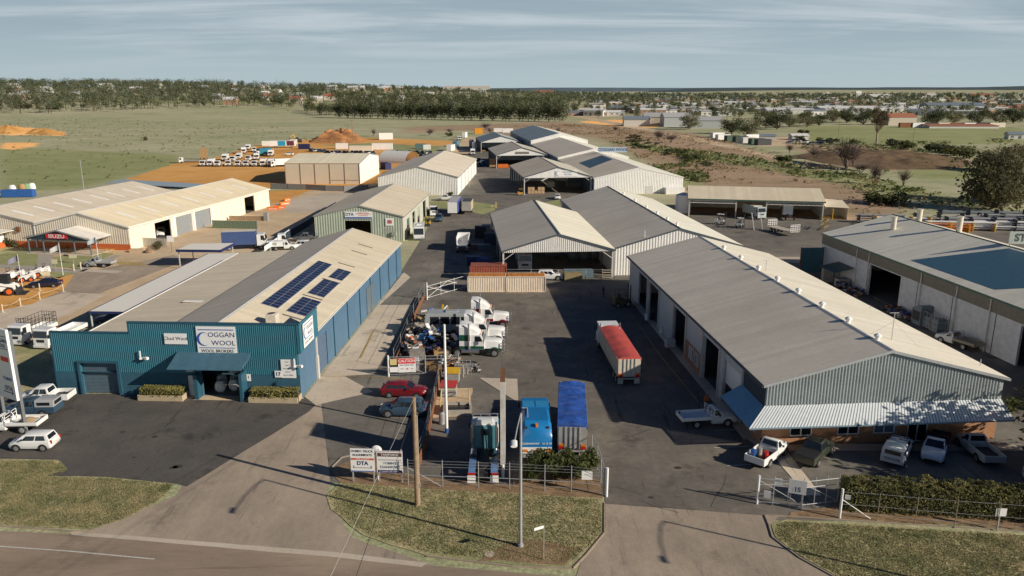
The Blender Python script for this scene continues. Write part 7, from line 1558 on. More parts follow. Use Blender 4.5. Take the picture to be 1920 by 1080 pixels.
def crate(name, label, p, dg, dims, m, openn=False, cat='crate'):
    t = thing(name, label, cat, p, dg); L, W, H = dims; b = MB()
    if openn:
        b.box(-L/2,L/2,-W/2,W/2,0,.06)
        for s in (-1,1): b.box(-L/2,L/2,s*W/2-.03,s*W/2+.03,.06,H); b.box(s*L/2-.03,s*L/2+.03,-W/2+.03,W/2-.03,.06,H)
    else: b.box(-L/2,L/2,-W/2,W/2,.1,H)
    part('box', b, m, t)
    b = MB()
    for y in (-W/2+.1, 0, W/2-.1): b.box(-L/2,L/2,y-.06,y+.06,-.0,.1) if not openn else b.box(-L/2-.04,L/2+.04,y-.04,y+.04,H-.02,H+.0)
    part('batten', b, wood, t)
    return t
card = mat('cardboard', (.45,.28,.12), .85, var=.15); tarpg = mat('grey_tarp', (.28,.25,.22), .8, var=.4, scale=2.5)
for nm, lb, x, y, dg, dims, m_, op, ct in (('crate','open brown crate behind the barred gate, upper one',-8.6,87.2,8,(1.5,1.2,.9),card,1,'crate'),('crate','open brown crate directly behind the barred gate',-9.0,83.2,5,(1.9,1.2,.7),card,1,'crate'),('crate','brown carton on the right end of the gate',-5.9,82.6,15,(1.3,.9,.8),card,1,'crate'),('pallet_stack','grey stack of pallets in the wreck yard',-11.2,86.0,6,(1.8,1.2,1.3),tarpg,0,'pallets'),('pallet_stack','pale timber stack behind the caution board',-12.0,84.0,0,(1.8,1.0,.9),mat('stack_timber', (.3,.25,.2), .8, var=.3),0,'pallets'),('gas_rack','white drum rack behind the caution board',-10.9,82.6,0,(.6,.6,1.5),white,0,'rack')):
    crate(nm, lb, (x,y,.02), dg, dims, m_, bool(op), ct)
def scrap(label, p, dims, m, seed, name='scrap_heap', cat='scrap heap'):
    r_ = random.Random(seed); b = MB(); ms = m if isinstance(m, list) else [m]
    for k in range(40):
        t_ = r_.random()**.8; c = (r_.uniform(-1,1)*dims[0]/2*(1-t_*.6), r_.uniform(-1,1)*dims[1]/2*(1-t_*.6), .1+dims[2]*t_*.85)
        b.cbox(c, (r_.uniform(.5,1.7), r_.uniform(.06,.7), r_.uniform(.04,.3)), r_.uniform(0,6.3), r_.randrange(len(ms)), tilt=r_.uniform(-.7,.7))
    o = b.build(name, ms); o.location = p; return tag(o, label, cat)
scrap('heap of grey tarps and bent panels at the back left of the wreck yard', (-12.4,95.5,0), (3.2,4.0,1.8), [tarpg, mat('tan_rag', (.33,.27,.2), .9), greypost, darkmetal], 3)
scrap('heap of orange and blue sheets by the rusty fence of the wreck yard', (-12.2,91.2,0), (2.6,3.0,1.4), [orange, mat('sky_sheet', (.15,.35,.55), .6), white, tarpg], 5)
scrap('heap of dark engine parts in the middle of the wreck yard', (-9.6,88.8,0), (3.0,3.0,.9), [darkmetal, black, navy, rust], 8)
scrap('heap of scrap and blue tarp behind the silver bus', (-11.0,100.8,0), (3.0,3.0,2.0), [bluep, white, darkmetal, mat('faded_yellow', (.55,.4,.12), .7)], 11)
scrap('tall heap of tangled frames behind the barred gate', (-11.9,88.4,0), (2.6,3.0,1.9), [greypost, rust, mat('tan_rag', (.33,.27,.2)), white, darkmetal], 31)
scrap('heap of pale bent sheets below the silver bus', (-10.4,93.8,0), (3.0,2.6,1.8), [tarpg, greypost, bluep, white, black], 33)
scrap('heap of wheels and dark frames under the silver bus', (-7.4,92.2,0), (3.4,2.2,1.1), [black, darkmetal, navy, greypost], 35)
scrap('heap of boxes and rags right behind the barred gate', (-7.2,83.6,0), (2.6,1.8,1.0), [card, wood, white, darkmetal, rust], 37)
scrap('low litter of dark parts at the right end of the barred gate', (-4.6,82.4,0), (1.6,1.2,.5), [darkmetal, black, rust, greypost], 13)
b = MB(); b.tube((0,0,0),(2.4,2.6,2.2),.12,n=8); o = b.build('striped_boom', mat('boom_white', (.6,.58,.58), .6)); o.location = (-11.2,97.6,.6); tag(o, 'white boom leaning over the scrap at the top of the wreck yard', 'boom')
b = MB(); b.box(-.5,.5,-.4,.4,.3,1.0); b.box(-.4,-.2,-.3,.3,1.0,2.0); b.box(.3,.45,-.3,.3,1.0,1.7); o = b.build('machine_stand', yellow); o.location = (-9.4,103.5,0); tag(o, 'small yellow machine frame at the top of the wreck yard', 'machine')
def bin_(label, p, dg, m, lid):
    t = thing('waste_bin', label, 'bin', p, dg); b = MB(); b.prism([(-.8,-.6,.15),(.8,-.6,.15),(.8,.6,.15),(-.8,.6,.15)], (0,0,1.1)); part('body', b, m, t, bevel=.03)
    b = MB(); b.prism([(-.85,-.68,1.2),(-.85,.62,1.42),(-.85,.62,1.5),(-.85,-.68,1.3)], (1.7,0,0)); part('lid', b, lid, t)
    for x in (-.6,.6): b = MB(); b.tube((x,-.4,0),(x,-.4,.16),.08); part('castor', b, black, t)
    return t
bin_('grey waste bin with yellow lid beside the white pole', G(848,716), -3, greypost, yellow); bin_('grey waste bin with red lid in front of the yellow lidded one', G(842,742), -3, mat('bin_grey', (.33,.34,.33), .5), mat('red_lid', (.55,.06,.05), .45))
t = thing('mesh_cage', 'grey mesh cage bin right of the barred gate', 'cage', G(868,700), 5); b = MB()
for x in (-.9,-.45,0,.45,.9):
    for y in (-.6,.6): b.box(x-.025,x+.025,y-.025,y+.025,0,1.3)
for z in (.1,.5,.9,1.3):
    for y in (-.6,.6): b.box(-.9,.9,y-.02,y+.02,z,z+.04)
    for x in (-.9,.9): b.box(x-.02,x+.02,-.6,.6,z,z+.04)
part('frame', b, steel, t); b = MB(); b.box(-.86,.86,-.56,.56,.05,.9); part('load', b, tarpg, t)
b = MB(); b.box(-.05,.05,-.05,.05,0,1.5); o = b.build('bollard', mat('pale_yellow_post', (.62,.5,.26), .6)); o.location = G(869,708); tag(o, 'pale yellow bollard in front of the mesh cage', 'bollard')
t = thing('yellow_rail', 'pale yellow pipe frame around the wash pit', 'railing', G(826,770), 3); b = MB(); yy = MATS['pale_yellow_post']
x1 = (G(880,770)-G(826,770)).x
for x in (0, x1):
    for y in (0, 2.6): b.tube((x,y,0),(x,y,1.25),.05)
b.tube((0,2.6,1.2),(x1,2.6,1.2),.05); b.tube((x1,0,1.2),(x1,2.6,1.2),.05); b.tube((0,0,1.2),(0,2.6,1.2),.05); part('rail', b, yy, t)
t = thing('wash_pit', 'low concrete wash pit inside the yellow frame', 'pit', G(858,772), 3); b = MB(); b.box(-1.4,1.4,-1.1,-.9,0,.6); b.box(-1.4,1.4,.9,1.1,0,.6); b.box(-1.4,-1.2,-.9,.9,0,.6); b.box(1.2,1.4,-.9,.9,0,.6); part('wall', b, conc, t); b = MB(); b.face([(-1.2,-.9,.35),(1.2,-.9,.35),(1.2,.9,.35),(-1.2,.9,.35)]); part('water', b, mat('pit_water', (.05,.045,.035), .2), t)
t = thing('gas_bottle', 'grey gas bottle beside the foot of the white pole', 'gas bottle', G(829,795), 0); b = MB(); b.tube((0,0,.05),(0,0,1.1),.3,n=16); b.tube((0,0,1.1),(0,0,1.25),.3,.12,n=16); part('bottle', b, steel, t); b = MB(); b.tube((0,0,1.25),(0,0,1.4),.12,n=10); part('valve', b, darkmetal, t)
t = thing('water_cube', 'white caged liquid cube by the workshop door', 'tank', G(1256,652), 4); b = MB(); b.box(-.55,.55,-.5,.5,.2,1.15); part('tank', b, mat('cube_white', (.6,.63,.65), .4), t); b = MB()
for z in (.2,.5,.8,1.1):
    for y in (-.52,.52): b.tube((-.57,y,z),(.57,y,z),.015,n=5)
    for x in (-.57,.57): b.tube((x,-.52,z),(x,.52,z),.015,n=5)
part('cage', b, steel, t); b = MB(); b.box(-.58,.58,-.54,.54,0,.18); part('pallet', b, wood, t)
for k, (x, y) in enumerate(((1213,600),(1240,625),(1247,625),(1222,600))):
    b = MB(); b.tube((0,0,0),(0,0,.9),.3,n=14); b.box(-.05,.05,-.05,.05,.9,.94); o = b.build('drum', (white, white, white, darkmetal)[k]); o.location = G(x, y); tag(o, ('white drum by the dark doorway, farthest one','white drum left of the pair by the white wall','white drum right of the pair by the white wall','dark drum beside the farthest white drum')[k], 'drum')
for k, (x, y) in enumerate(((1322,752),(1327,752))):
    t = thing('traffic_cone', ('orange cone by the white tray ute, left one','orange cone by the white tray ute, right one')[k], 'cone', G(x, y)); b = MB(); b.tube((0,0,.04),(0,0,.75),.16,.04,n=12); part('cone', b, orange, t); b = MB(); b.box(-.2,.2,-.2,.2,0,.04); part('base', b, black, t)
b = MB()
for k in range(5): b.box(-.6,.6,-.5+k*.22,-.4+k*.22,.1,.13)
for y in (-.45,0,.45): b.box(-.6,-.4,y-.05,y+.05,0,.1); b.box(.4,.6,y-.05,y+.05,0,.1)
o = b.build('pallet', wood); o.location = G(1147,560); tag(o, 'timber pallet lying beside the standing person', 'pallet')
t = thing('metal_stairs', 'pale timber steps at the right of the loading shed fence', 'steps', G(1138,522), 0); b = MB()
for k in range(4): b.box(-.8,.8,-.5+k*.3,-.2+k*.3,.25+k*.35,.33+k*.35)
part('tread', b, mat('pale_timber', (.45,.38,.28), .8), t); b = MB()
for x in (-.8,.74): b.prism([(x,-.5,0),(x,.7,1.3),(x,.7,1.5),(x,-.5,.2)], (.06,0,0)); 
part('stringer', b, MATS['pale_timber'], t)
for k, (x, y, L_, m_) in enumerate(((1085,522,5,mat('blue_grey_bundle', (.12,.18,.22), .6, var=.3)),(1075,528,3,mat('tan_bundle', (.3,.24,.12), .7)))):
    crate('parts_bin', ('long blue grey bin in front of the loading shed','tan crate left of the long blue grey bin')[k], G(x, y)+Vector((0,1,0)), 2, (L_,1.6,1.3), m_, cat='bin')
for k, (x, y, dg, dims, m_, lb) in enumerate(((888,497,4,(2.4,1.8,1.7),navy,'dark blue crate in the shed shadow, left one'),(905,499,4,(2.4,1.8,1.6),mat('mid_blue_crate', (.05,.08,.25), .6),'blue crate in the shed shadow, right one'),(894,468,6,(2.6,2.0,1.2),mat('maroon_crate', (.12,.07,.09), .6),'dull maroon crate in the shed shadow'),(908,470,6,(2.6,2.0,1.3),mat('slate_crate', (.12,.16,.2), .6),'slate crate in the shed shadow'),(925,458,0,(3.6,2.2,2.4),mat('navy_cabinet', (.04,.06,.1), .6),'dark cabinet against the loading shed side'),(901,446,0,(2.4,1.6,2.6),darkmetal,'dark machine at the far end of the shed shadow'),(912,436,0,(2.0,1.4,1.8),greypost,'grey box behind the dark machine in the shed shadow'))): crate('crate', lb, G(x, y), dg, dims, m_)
for k, (x, y) in enumerate(((1035,490),(1047,489),(1080,495),(1100,496),(1118,494))):
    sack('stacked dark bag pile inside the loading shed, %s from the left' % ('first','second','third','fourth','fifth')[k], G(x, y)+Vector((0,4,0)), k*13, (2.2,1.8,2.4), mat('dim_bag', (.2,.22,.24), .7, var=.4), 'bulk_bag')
bl2 = mat('tan_bale', (.5,.34,.2), .8, var=.2); kk = 0
for r_, c_, z in [(0,c,0) for c in range(5)]+[(1,c,0) for c in range(4)]+[(0,c,1) for c in (0,1,3,4)]:
    p = G(990+c_*6.2, 364-r_*2)+Vector((.5,1.2+r_*1.3,z*1.02)); crate('bale', 'tan bale in the stack at the left post of the nearest open shed', p, 4, (1.0,1.0,1.0), bl2, cat='bale')['group'] = 'tan bales at the nearest open shed'
for r_ in range(2):
    for c_ in range(5):
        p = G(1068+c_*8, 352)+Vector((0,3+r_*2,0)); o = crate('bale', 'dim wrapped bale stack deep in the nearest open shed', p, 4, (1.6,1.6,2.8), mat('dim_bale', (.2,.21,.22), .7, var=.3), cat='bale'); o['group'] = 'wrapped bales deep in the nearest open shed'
t = thing('yellow_guard', 'yellow guard frame at the end of the white store shed', 'guard', G(880,352), 0); b = MB(); b.box(-.06,.06,-.06,.06,0,2.4); b.box(-1.0,.06,-.05,.05,2.0,2.12); part('frame', b, mat('dull_yellow', (.6,.45,.18), .6), t)
t = thing('yellow_guard', 'pale yellow post frame on the small traffic island', 'guard', G(927,390), 0); b = MB(); b.box(-.8,-.65,-.1,.1,0,.9); b.box(.3,.6,-.1,.1,0,1.6); b.box(-.65,.3,-.08,.08,.6,.75); part('frame', b, MATS['dull_yellow'], t)
t = thing('yellow_guard', 'yellow guard rail behind the ridge of the loading shed', 'guard', G(1005,382), 0); b = MB(); b.box(-1.6,1.2,-.05,.05,.9,1.05); b.box(-1.6,-1.5,-.05,.05,0,1); b.box(1.1,1.2,-.05,.05,0,1); part('frame', b, MATS['dull_yellow'], t)
pts = [G(x, y) for x, y in ((-10,592),(5.5,586),(39,574),(75,562),(75,545.6),(119,547))]
cream_post = mat('cream_post', (.62,.54,.4), .6)
order = [0,1,2,3,5]
for k, i in enumerate((1,2,3,4,5)):
    t = thing('chain_post', 'cream chain post in front of the loaders, %s from the left' % ('first','second','third','fourth','fifth')[k], 'bollard', pts[i], 0, 'cream chain posts'); b = MB(); b.tube((0,0,0),(0,0,1.25),.09,n=10); part('post', b, cream_post, t); b = MB(); b.box(-.25,.25,-.25,.25,0,.06); part('base', b, cream_post, t)
for a, c, lb in ((1,2,'left span'),(2,3,'middle span'),(3,5,'right span')):
    wire_thing('cream chain hanging between the chain posts, '+lb, pts[a]+Vector((0,0,1.1)), pts[c]+Vector((0,0,1.1)), .35, .03, cream_post)
def flag(label, p, h, m):
    t = thing('flag_pole', label, 'flag', p, 0); b = MB(); b.tube((0,0,0),(0,0,h),.05,.03,n=8); part('pole', b, signwhite, t)
    b = MB(); rows = [[(-u*1.6, .18*math.sin(u*5), h-.1-u*.9-v*1.0*(1-.3*u)) for v in (0,.25,.5,.75,1)] for u in (0,.2,.4,.6,.8,1)]; b.loft(rows, caps=False, closed=False); part('flag', b, m, t, smooth=True)
flag('white pole with a drooping dark flag by the loaders', G(42.6,540), 5.6, mat('slate_flag', (.3,.3,.4), .7)); flag('white pole with a pale drooping flag by the lawn', G(118.5,516), 5.6, mat('pale_flag', (.6,.6,.6), .7)); flag('white pole with pale flag at the dealership door', G(184.6,486), 4.4, mat('bluewhite_flag', (.5,.55,.6), .7))
sign('lawn_sign', 'pale yellow board on the right lawn', G(131,494), 0, 1.4, .75, 1.0, m=mat('cream_board', (.65,.6,.4), .6), posts=(.7,)); sign('lawn_sign', 'pale yellow board by the flag pole', G(99,508), 0, 1.0, .8, 1.3, m=MATS['cream_board'], posts=(.5,)); sign('lawn_sign', 'small yellow board among the compact loaders', G(80,525), 10, 1.3, .8, .7, m=MATS['cream_board'], posts=(.3,1.0))
for k, (x, y) in enumerate(((139,508),(152,505))): b = MB(); b.tube((0,0,0),(0,0,1.3),.12,n=10); o = b.build('bollard', cream_post); o.location = G(x, y); tag(o, ('cream bollard at the lawn corner, left one','cream bollard at the lawn corner, right one')[k], 'bollard')
t = thing('sheet_fence', 'grey green sheet fence in front of the dealership doors', 'fence', G(399,428), -6); b = MB(); wall(b, (0,0,0), X_, NY, [(0,1.9),(10.8,1.9)], rib=.4); part('panel', b, mat('sage_sheet', (.15,.2,.13), .6), t)
for x in (0,3.6,7.2,10.8): b = MB(); b.box(x-.05,x+.05,.02,.12,0,2.0); part('post', b, greypost, t)
t = thing('sheet_fence', 'low cream sheet fence behind the dealership garden', 'fence', G(256,462), -12); b = MB(); wall(b, (0,0,0), X_, NY, [(0,1.9),(7,1.9)], rib=.4); part('panel', b, mat('cream_fence', (.5,.46,.38), .6), t)
sign('post_sign', 'white board on a brown post at the end of the dealership garden', G(316,474), 0, 1.3, 1.2, 2.2, posts=(.65,), postm=wood)
b = MB(); b.box(-1.4,1.4,-.5,.5,0,.7); o = b.build('garden_block', mat('sand_block', (.55,.42,.28), .9)); o.location = G(258,473); tag(o, 'sandstone block by the dealership garden, left', 'block'); b = MB(); b.loft([[(.9*q*math.cos(2*PI*k/9), .6*q*math.sin(2*PI*k/9), z) for k in range(9)] for q, z in ((1,0),(1.05,.4),(.6,.75))]); o = b.build('boulder', mat('brown_rock', (.3,.2,.13), .9, var=.3)); o.location = G(280,474); tag(o, 'brown boulder in the dealership garden', 'boulder')
for k, (x, y, dg, L_) in enumerate(((512,394,5,3.2),(524,391,12,3.2),(534,384,60,3.4),(538,377,75,3.0))):
    t = thing('road_barrier', 'orange plastic barrier on the pale apron, %s from the left' % ('first','second','third','fourth')[k], 'barrier', G(x, y), dg, 'orange plastic barriers'); b = MB(); b.prism([(-L_/2,-.3,0),(-L_/2,.3,0),(-L_/2,.12,.9),(-L_/2,-.12,.9)], (L_,0,0)); part('body', b, orange, t); b = MB(); b.box(-L_/2+.4,L_/2-.4,-.27,-.2,.3,.42); part('reflector', b, signwhite, t)
t = thing('low_wall', 'low brick wall ruin with a grey cabinet behind the green fence', 'wall', G(430,413), -6); b = MB(); b.box(0,9,0,.3,0,1.1); part('wall', b, mat('ruin_wall', (.36,.26,.16), .9, var=.3), t); b = MB(); b.box(9,10,-.3,.6,0,2.0); part('cabinet', b, greypost, t)
fence('sheet_fence', 'long grey panel fence behind the dealership and cream shed', [G(x, y) for x, y in ((508,354),(540,355),(575,356),(610,358),(645,359),(690,357))], 1.9, wires=(), infill=(mat('fence_grey', (.26,.25,.24), .7), .1, 1.8), pr=.07, postm=darkmetal)
b = MB(); o0 = G(520,474)
t = thing('rail_fence', 'white rail fence climbing behind the blue wool store', 'fence', (o0.x, o0.y, 0)); 
for k in range(6): p = G(497+k*11, 480-k*8)-o0; b = MB(); b.tube((p.x,p.y,0),(p.x,p.y,1.9),.05); part('post', b, signwhite, t)
b = MB(); pa, pb = G(497,480)-o0, G(552,440)-o0
for z in (1.0, 1.85): b.tube((pa.x,pa.y,z),(pb.x,pb.y,z),.05)
b.prism([(pa.x,pa.y,1.0),(pb.x,pb.y,1.0),(pb.x,pb.y,1.8),(pa.x,pa.y,1.8)], (0,.04,0)); part('panel', b, signwhite, t)
fence('boundary_fence', 'dark boundary fence left of the green workshop', [G(x, y) for x, y in ((505,470),(530,455),(555,440),(580,425),(602,408),(630,390))], 2.0, wires=(.5,1,1.5,2), infill=(mat('navy_fence', (.03,.05,.08), .7), .1, 1.7), pr=.05)
b = MB(); b.tube((0,0,0),(0,0,14),.12,.06,n=8); o = b.build('mast', steel); o.location = G(164,402); tag(o, 'thin grey mast behind the dealership hall', 'mast')
simple_box('skip_bin', 'blue and white skip at the left edge beside the paddock', 'skip', G(28,371)+Vector((0,2,0)), 5, (9,2.4,2.2), bluep, ribs=10)
for k, (x, y) in enumerate(((17,364),(35,362),(43,361),(54,360))): sack(('white','tan','green','white')[k]+' bulk bag behind the blue skip, %s from the left' % ('first','second','third','fourth')[k], G(x, y)+Vector((0,2,0)), 0, (1.8,1.6,2.6), (white, card, mat('bag_green', (.2,.35,.2), .7), white)[k], 'bulk_bag')
t = thing('machine_cabinet', 'grey slant topped machine against the block wall', 'machine', G(1727,607), 95); b = MB(); b.prism([(-1.0,-.9,0),(1.0,-.9,0),(1.0,-.9,2.1),(-.2,-.9,2.7),(-1.0,-.9,2.7)], (0,1.8,0)); part('body', b, mat('slate_cabinet', (.16,.2,.23), .5), t); b = MB(); b.box(-.8,.8,.9,.94,.6,1.9); part('panel', b, darkmetal, t)
for k, (x, y) in enumerate(((1743,614),(1757,622))):
    t = thing('mesh_cage', ('tall dark cage next to the slant topped machine','tall steel cage nearest the old white ute')[k], 'cage', G(x, y), 95); b = MB()
    for a in (-.7,0,.7):
        for c in (-.6,.6): b.box(a-.03,a+.03,c-.03,c+.03,0,2.1)
    for z in (.1,.7,1.4,2.1):
        for c in (-.6,.6): b.box(-.7,.7,c-.02,c+.02,z,z+.05)
        for a in (-.7,.7): b.box(a-.02,a+.02,-.6,.6,z,z+.05)
    part('frame', b, steel, t); b = MB(); b.box(-.66,.66,-.56,.56,.1,1.5+k*.3); part('load', b, MATS['slate_cabinet'], t)
for k, (x, y) in enumerate(((1575,540),(1590,547),(1603,553),(1670,585),(1685,592),(1700,600))): scrap('low dark heap of parts along the block wall, %s from the far end' % ('first','second','third','fourth','fifth','sixth')[k], G(x, y)+Vector((.3,0,0)), (1.6,2.0,.7), [darkmetal, black, navy, rust, greypost], 20+k)
for k, (x, y, L_, dg, m_, lb) in enumerate(((1650,418,10,-8,steel,'grey'),(1690,424,12,-8,white,'white'),(1780,420,16,-6,mat('wire_white', (.6,.58,.55), .6),'long pale'),(1800,432,14,-8,white,'white low'),(1840,425,16,-6,steel,'long grey'),(1880,432,14,-7,white,'white rightmost'),(1760,436,12,-6,orange,'orange'),(1900,418,16,-6,steel,'far grey'),(1840,412,20,-5,mat('slate_stack', (.2,.25,.3), .6),'dark far'))):
    t = thing('steel_rack', lb+' rack of long steel stock behind the block warehouse', 'rack', G(x, y), dg)
    for i in range(4): b = MB(); a = -L_/2+L_*i/3; b.box(a-.08,a+.08,-1,1,0,2.0+.3*(k % 3)); part('upright', b, yellow if k in (1, 3, 6) else darkmetal, t)
    b = MB()
    for j in range(7): y_ = -.9+j*.3; z_ = .5+.5*((j*3+k) % 4); b.tube((-L_/2-.6,y_,z_),(L_/2+.6,y_,z_),.11,n=6)
    part('steel_bundle', b, m_, t)
b = MB(); b.tube((0,0,0),(0,0,4.6),2.0,n=24); b.tube((0,0,4.6),(0,0,5.2),2.0,.3,n=24); o = b.build('water_tank', signwhite, smooth=True); o.location = G(1279,400)+Vector((.6,2,0)); tag(o, 'white round tank half hidden behind the warehouse roof, left of the machinery shed', 'tank')
def person():
    t = thing('person', 'person in dark work clothes standing in the shade beside a pallet', 'person', G(1131,557), 60)
    me = bpy.data.meshes.new('body'); J = dict(pel=(0,0,.95), chest=(0,.02,1.32), neck=(0,.02,1.48), head=(0,.03,1.58), crown=(0,.03,1.74))
    V = []; E_ = []; Rr = []
    def a(p, r, par=None):
        V.append(p); Rr.append(r); 
        if par is not None: E_.append((par, len(V)-1))
        return len(V)-1
    p = a(J['pel'], .15); c = a(J['chest'], .165, p); n = a(J['neck'], .06, c); h = a(J['head'], .1, n); a(J['crown'], .085, h)
    for s in (-1, 1):
        sh = a((s*.2,.02,1.42), .07, c); el = a((s*.27,.0,1.13), .048, sh); wr = a((s*.24,-.16,.93), .035, el); a((s*.235,-.22,.87), .03, wr)
        hp = a((s*.1,0,.88), .1, p); kn = a((s*.12,-.03,.48), .065, hp); an = a((s*.13,.02,.08), .048, kn); a((s*.14,-.14,.04), .04, an)
    me.from_pydata(V, E_, []); o = link('body', me, t); me.materials.append(mat('work_clothes', (.02,.025,.04), .8))
    sk = o.modifiers.new('skin', 'SKIN'); 
    for i, v in enumerate(me.skin_vertices[0].data): v.radius = (Rr[i], Rr[i]*.85); v.use_root = (i == 0)
    o.modifiers.new('sub', 'SUBSURF').levels = 2; o.modifiers['sub'].render_levels = 2
    dg = bpy.context.evaluated_depsgraph_get(); dg.update(); m2 = bpy.data.meshes.new_from_object(o.evaluated_get(dg)); o.modifiers.clear(); o.data = m2
    sk_ = mat('skin_tone', (.42,.25,.17), .6); m2.materials.append(sk_)
    for q in m2.polygons:
        z = q.center.z
        if z > 1.5 or (.8 < z < .95 and q.center.y < -.12): q.material_index = 1
    b = MB(); b.loft([[(r_*math.cos(2*PI*k/12), .035+r_*1.1*math.sin(2*PI*k/12), z) for k in range(12)] for r_, z in ((.115,1.66),(.11,1.74),(.06,1.79))]); b.box(-.08,.08,-.2,-.06,1.66,1.68); part('cap', b, mat('dark_cap', (.03,.03,.05), .8), t)
    b = MB()
    for s in (-1,1): b.cbox((s*.035,-.065,1.62),(.02,.012,.012))
    b.cbox((0,-.08,1.585),(.022,.03,.03)); part('face', b, sk_, t)
person()
for k, (x, y, h, lb) in enumerate(((654,290,15,'grey power pole beside the dirt heap, left one'),(662,268,14,'grey power pole beside the dirt heap, right one'))):
    t = thing('power_pole', lb, 'pole', G(x, y)); b = MB(); b.tube((0,0,0),(0,0,h),.22,.15,n=8); part('pole', b, wood, t); b = MB(); b.box(-1.4,1.4,-.08,.08,h-.6,h-.4); part('cross_arm', b, wood, t)
for k, (x, y, h) in enumerate(((568,207,26),(648,210,24),(700,202,26),(783,200,24))):
    b = MB(); b.tube((0,0,0),(0,0,h),.4,.2,n=8); b.box(-1.2,1.2,-.4,.4,h,h+.6); o = b.build('light_mast', steel); o.location = G(x, y); tag(o, 'tall pale mast before the far woods, %s from the left' % ('first','second','third','fourth')[k], 'mast', 'tall masts before the far woods')
for k, (x, y) in enumerate(((1572,253),(1711,272))):
    t = thing('power_pole', ('thin power pole in the green paddock, left one','thin power pole with cross arm in the right paddock')[k], 'pole', G(x, y)); b = MB(); b.tube((0,0,0),(0,0,10),.16,.1,n=8); part('pole', b, wood, t); b = MB(); b.box(-1.2,1.2,-.06,.06,9.3,9.5); part('cross_arm', b, wood, t)
def leaf_mat(name, c1, c2, seed=0):
    m = bpy.data.materials.new(name); m.use_nodes = True; nt = m.node_tree; L = nt.links; b = nt.nodes['Principled BSDF']
    b.inputs['Roughness'].default_value = .7; b.inputs['Specular IOR Level'].default_value = .25
    tc = nd(nt, 'ShaderNodeTexCoord'); n = nd(nt, 'ShaderNodeTexNoise'); n.inputs['Scale'].default_value = .6; n.inputs['Detail'].default_value = 5; L.new(tc.outputs['Object'], n.inputs['Vector'])
    oi = nd(nt, 'ShaderNodeObjectInfo'); ad = nd(nt, 'ShaderNodeMath', operation='MULTIPLY_ADD'); ad.inputs[1].default_value = .45; L.new(oi.outputs['Random'], ad.inputs[0])
    mr = nd(nt, 'ShaderNodeMapRange'); mr.inputs[1].default_value = .3; mr.inputs[2].default_value = .7; mr.inputs[3].default_value = -.2; mr.inputs[4].default_value = .8; L.new(n.outputs[0], mr.inputs[0]); L.new(mr.outputs[0], ad.inputs[2])
    mx = nd(nt, 'ShaderNodeMix', data_type='RGBA'); mx.inputs[6].default_value = (*c1, 1); mx.inputs[7].default_value = (*c2, 1); mx.clamp_factor = True; L.new(ad.outputs[0], mx.inputs[0]); L.new(mx.outputs[2], b.inputs['Base Color']); tr = nd(nt, 'ShaderNodeBsdfTranslucent'); ms = nd(nt, 'ShaderNodeMixShader'); ms.inputs[0].default_value = .38; L.new(mx.outputs[2], tr.inputs[0]); L.new(b.outputs[0], ms.inputs[1]); L.new(tr.outputs[0], ms.inputs[2]); L.new(ms.outputs[0], nt.nodes['Material Output'].inputs[0])
    MATS[name] = m; return m
gumleaf = leaf_mat('gum_leaf', (0.109,0.123,0.0609), (0.239,0.232,0.123)); darkleaf = leaf_mat('dark_leaf', (0.0607,0.0783,0.0405), (0.128,0.142,0.0702)); farleaf = leaf_mat('far_leaf', (0.123,0.149,0.0963), (0.228,0.236,0.149)); olive = leaf_mat('olive_leaf', (.07,.075,.036), (.17,.15,.08))
hedgeleaf = leaf_mat('hedge_leaf', (0.192,0.192,0.06), (0.408,0.36,0.132)); shrubleaf = leaf_mat('shrub_leaf', (0.06,0.0792,0.0276), (0.156,0.168,0.06)); twig = mat('bare_twig', (.19,.14,.12), .9, var=.25); bark = mat('pale_bark', (.36,.29,.22), .9, var=.3); darkbark = mat('dark_bark', (.1,.075,.055), .9, var=.3)
tuft = leaf_mat('tuft_grass', (.19,.21,.09), (.46,.4,.22))
def leaves(b, c, rad, n, s, r, m=0, flat=.8):
    for _ in range(n):
        v = Vector((r.gauss(0,1), r.gauss(0,1), r.gauss(0,1))).normalized(); q = r.random()**.4
        p = Vector((c[0]+v.x*rad[0]*q, c[1]+v.y*rad[1]*q, c[2]+v.z*rad[2]*q))
        u = Vector((r.gauss(0,1), r.gauss(0,1), r.gauss(0,.6))).normalized(); w_ = u.cross(Vector((r.gauss(0,1), r.gauss(0,1), r.gauss(0,1)))).normalized()
        a = s*r.uniform(.6,1.3); e = a*r.uniform(.4,.8)
        b.face([p-u*a*.5, p+w_*e*.4, p+u*a*.5, p-w_*e*.45], m)
def gum_parts(seed, h, wd, nl=900, ls=.5, bare=.35, clumps=11):
    r = random.Random(seed); tb = MB(); cb_ = MB(); z = 0; p = Vector((0,0,0)); rad = h*.026; fork = h*bare
    q = Vector((r.uniform(-.06,.06)*h, r.uniform(-.06,.06)*h, fork)); tb.tube(p, q, rad, rad*.75, n=8, caps=False)
    tips = []
    for k in range(clumps):
        a = 2*PI*k/clumps+r.uniform(-.4,.4); t_ = r.random(); rr = wd/2*(.35+.5*r.random()) if k else 0
        e = Vector((math.cos(a)*rr, math.sin(a)*rr, fork+(h-fork)*((.3 if bare > .1 else .12)+(.62 if bare > .1 else .74)*t_*(1-.35*rr/(wd/2)))))
        mid = q.lerp(e, .5)+Vector((0,0,-.06*h)); tb.tube(q, mid, rad*.5, rad*.32, n=5, caps=False); tb.tube(mid, e, rad*.32, rad*.1, n=5, caps=False); tips.append(e)
    for e in tips:
        s = wd*r.uniform(.18,.29); leaves(cb_, e, (s, s, s*.75), nl//clumps, ls, r)
    return tb, cb_
PROT = {}
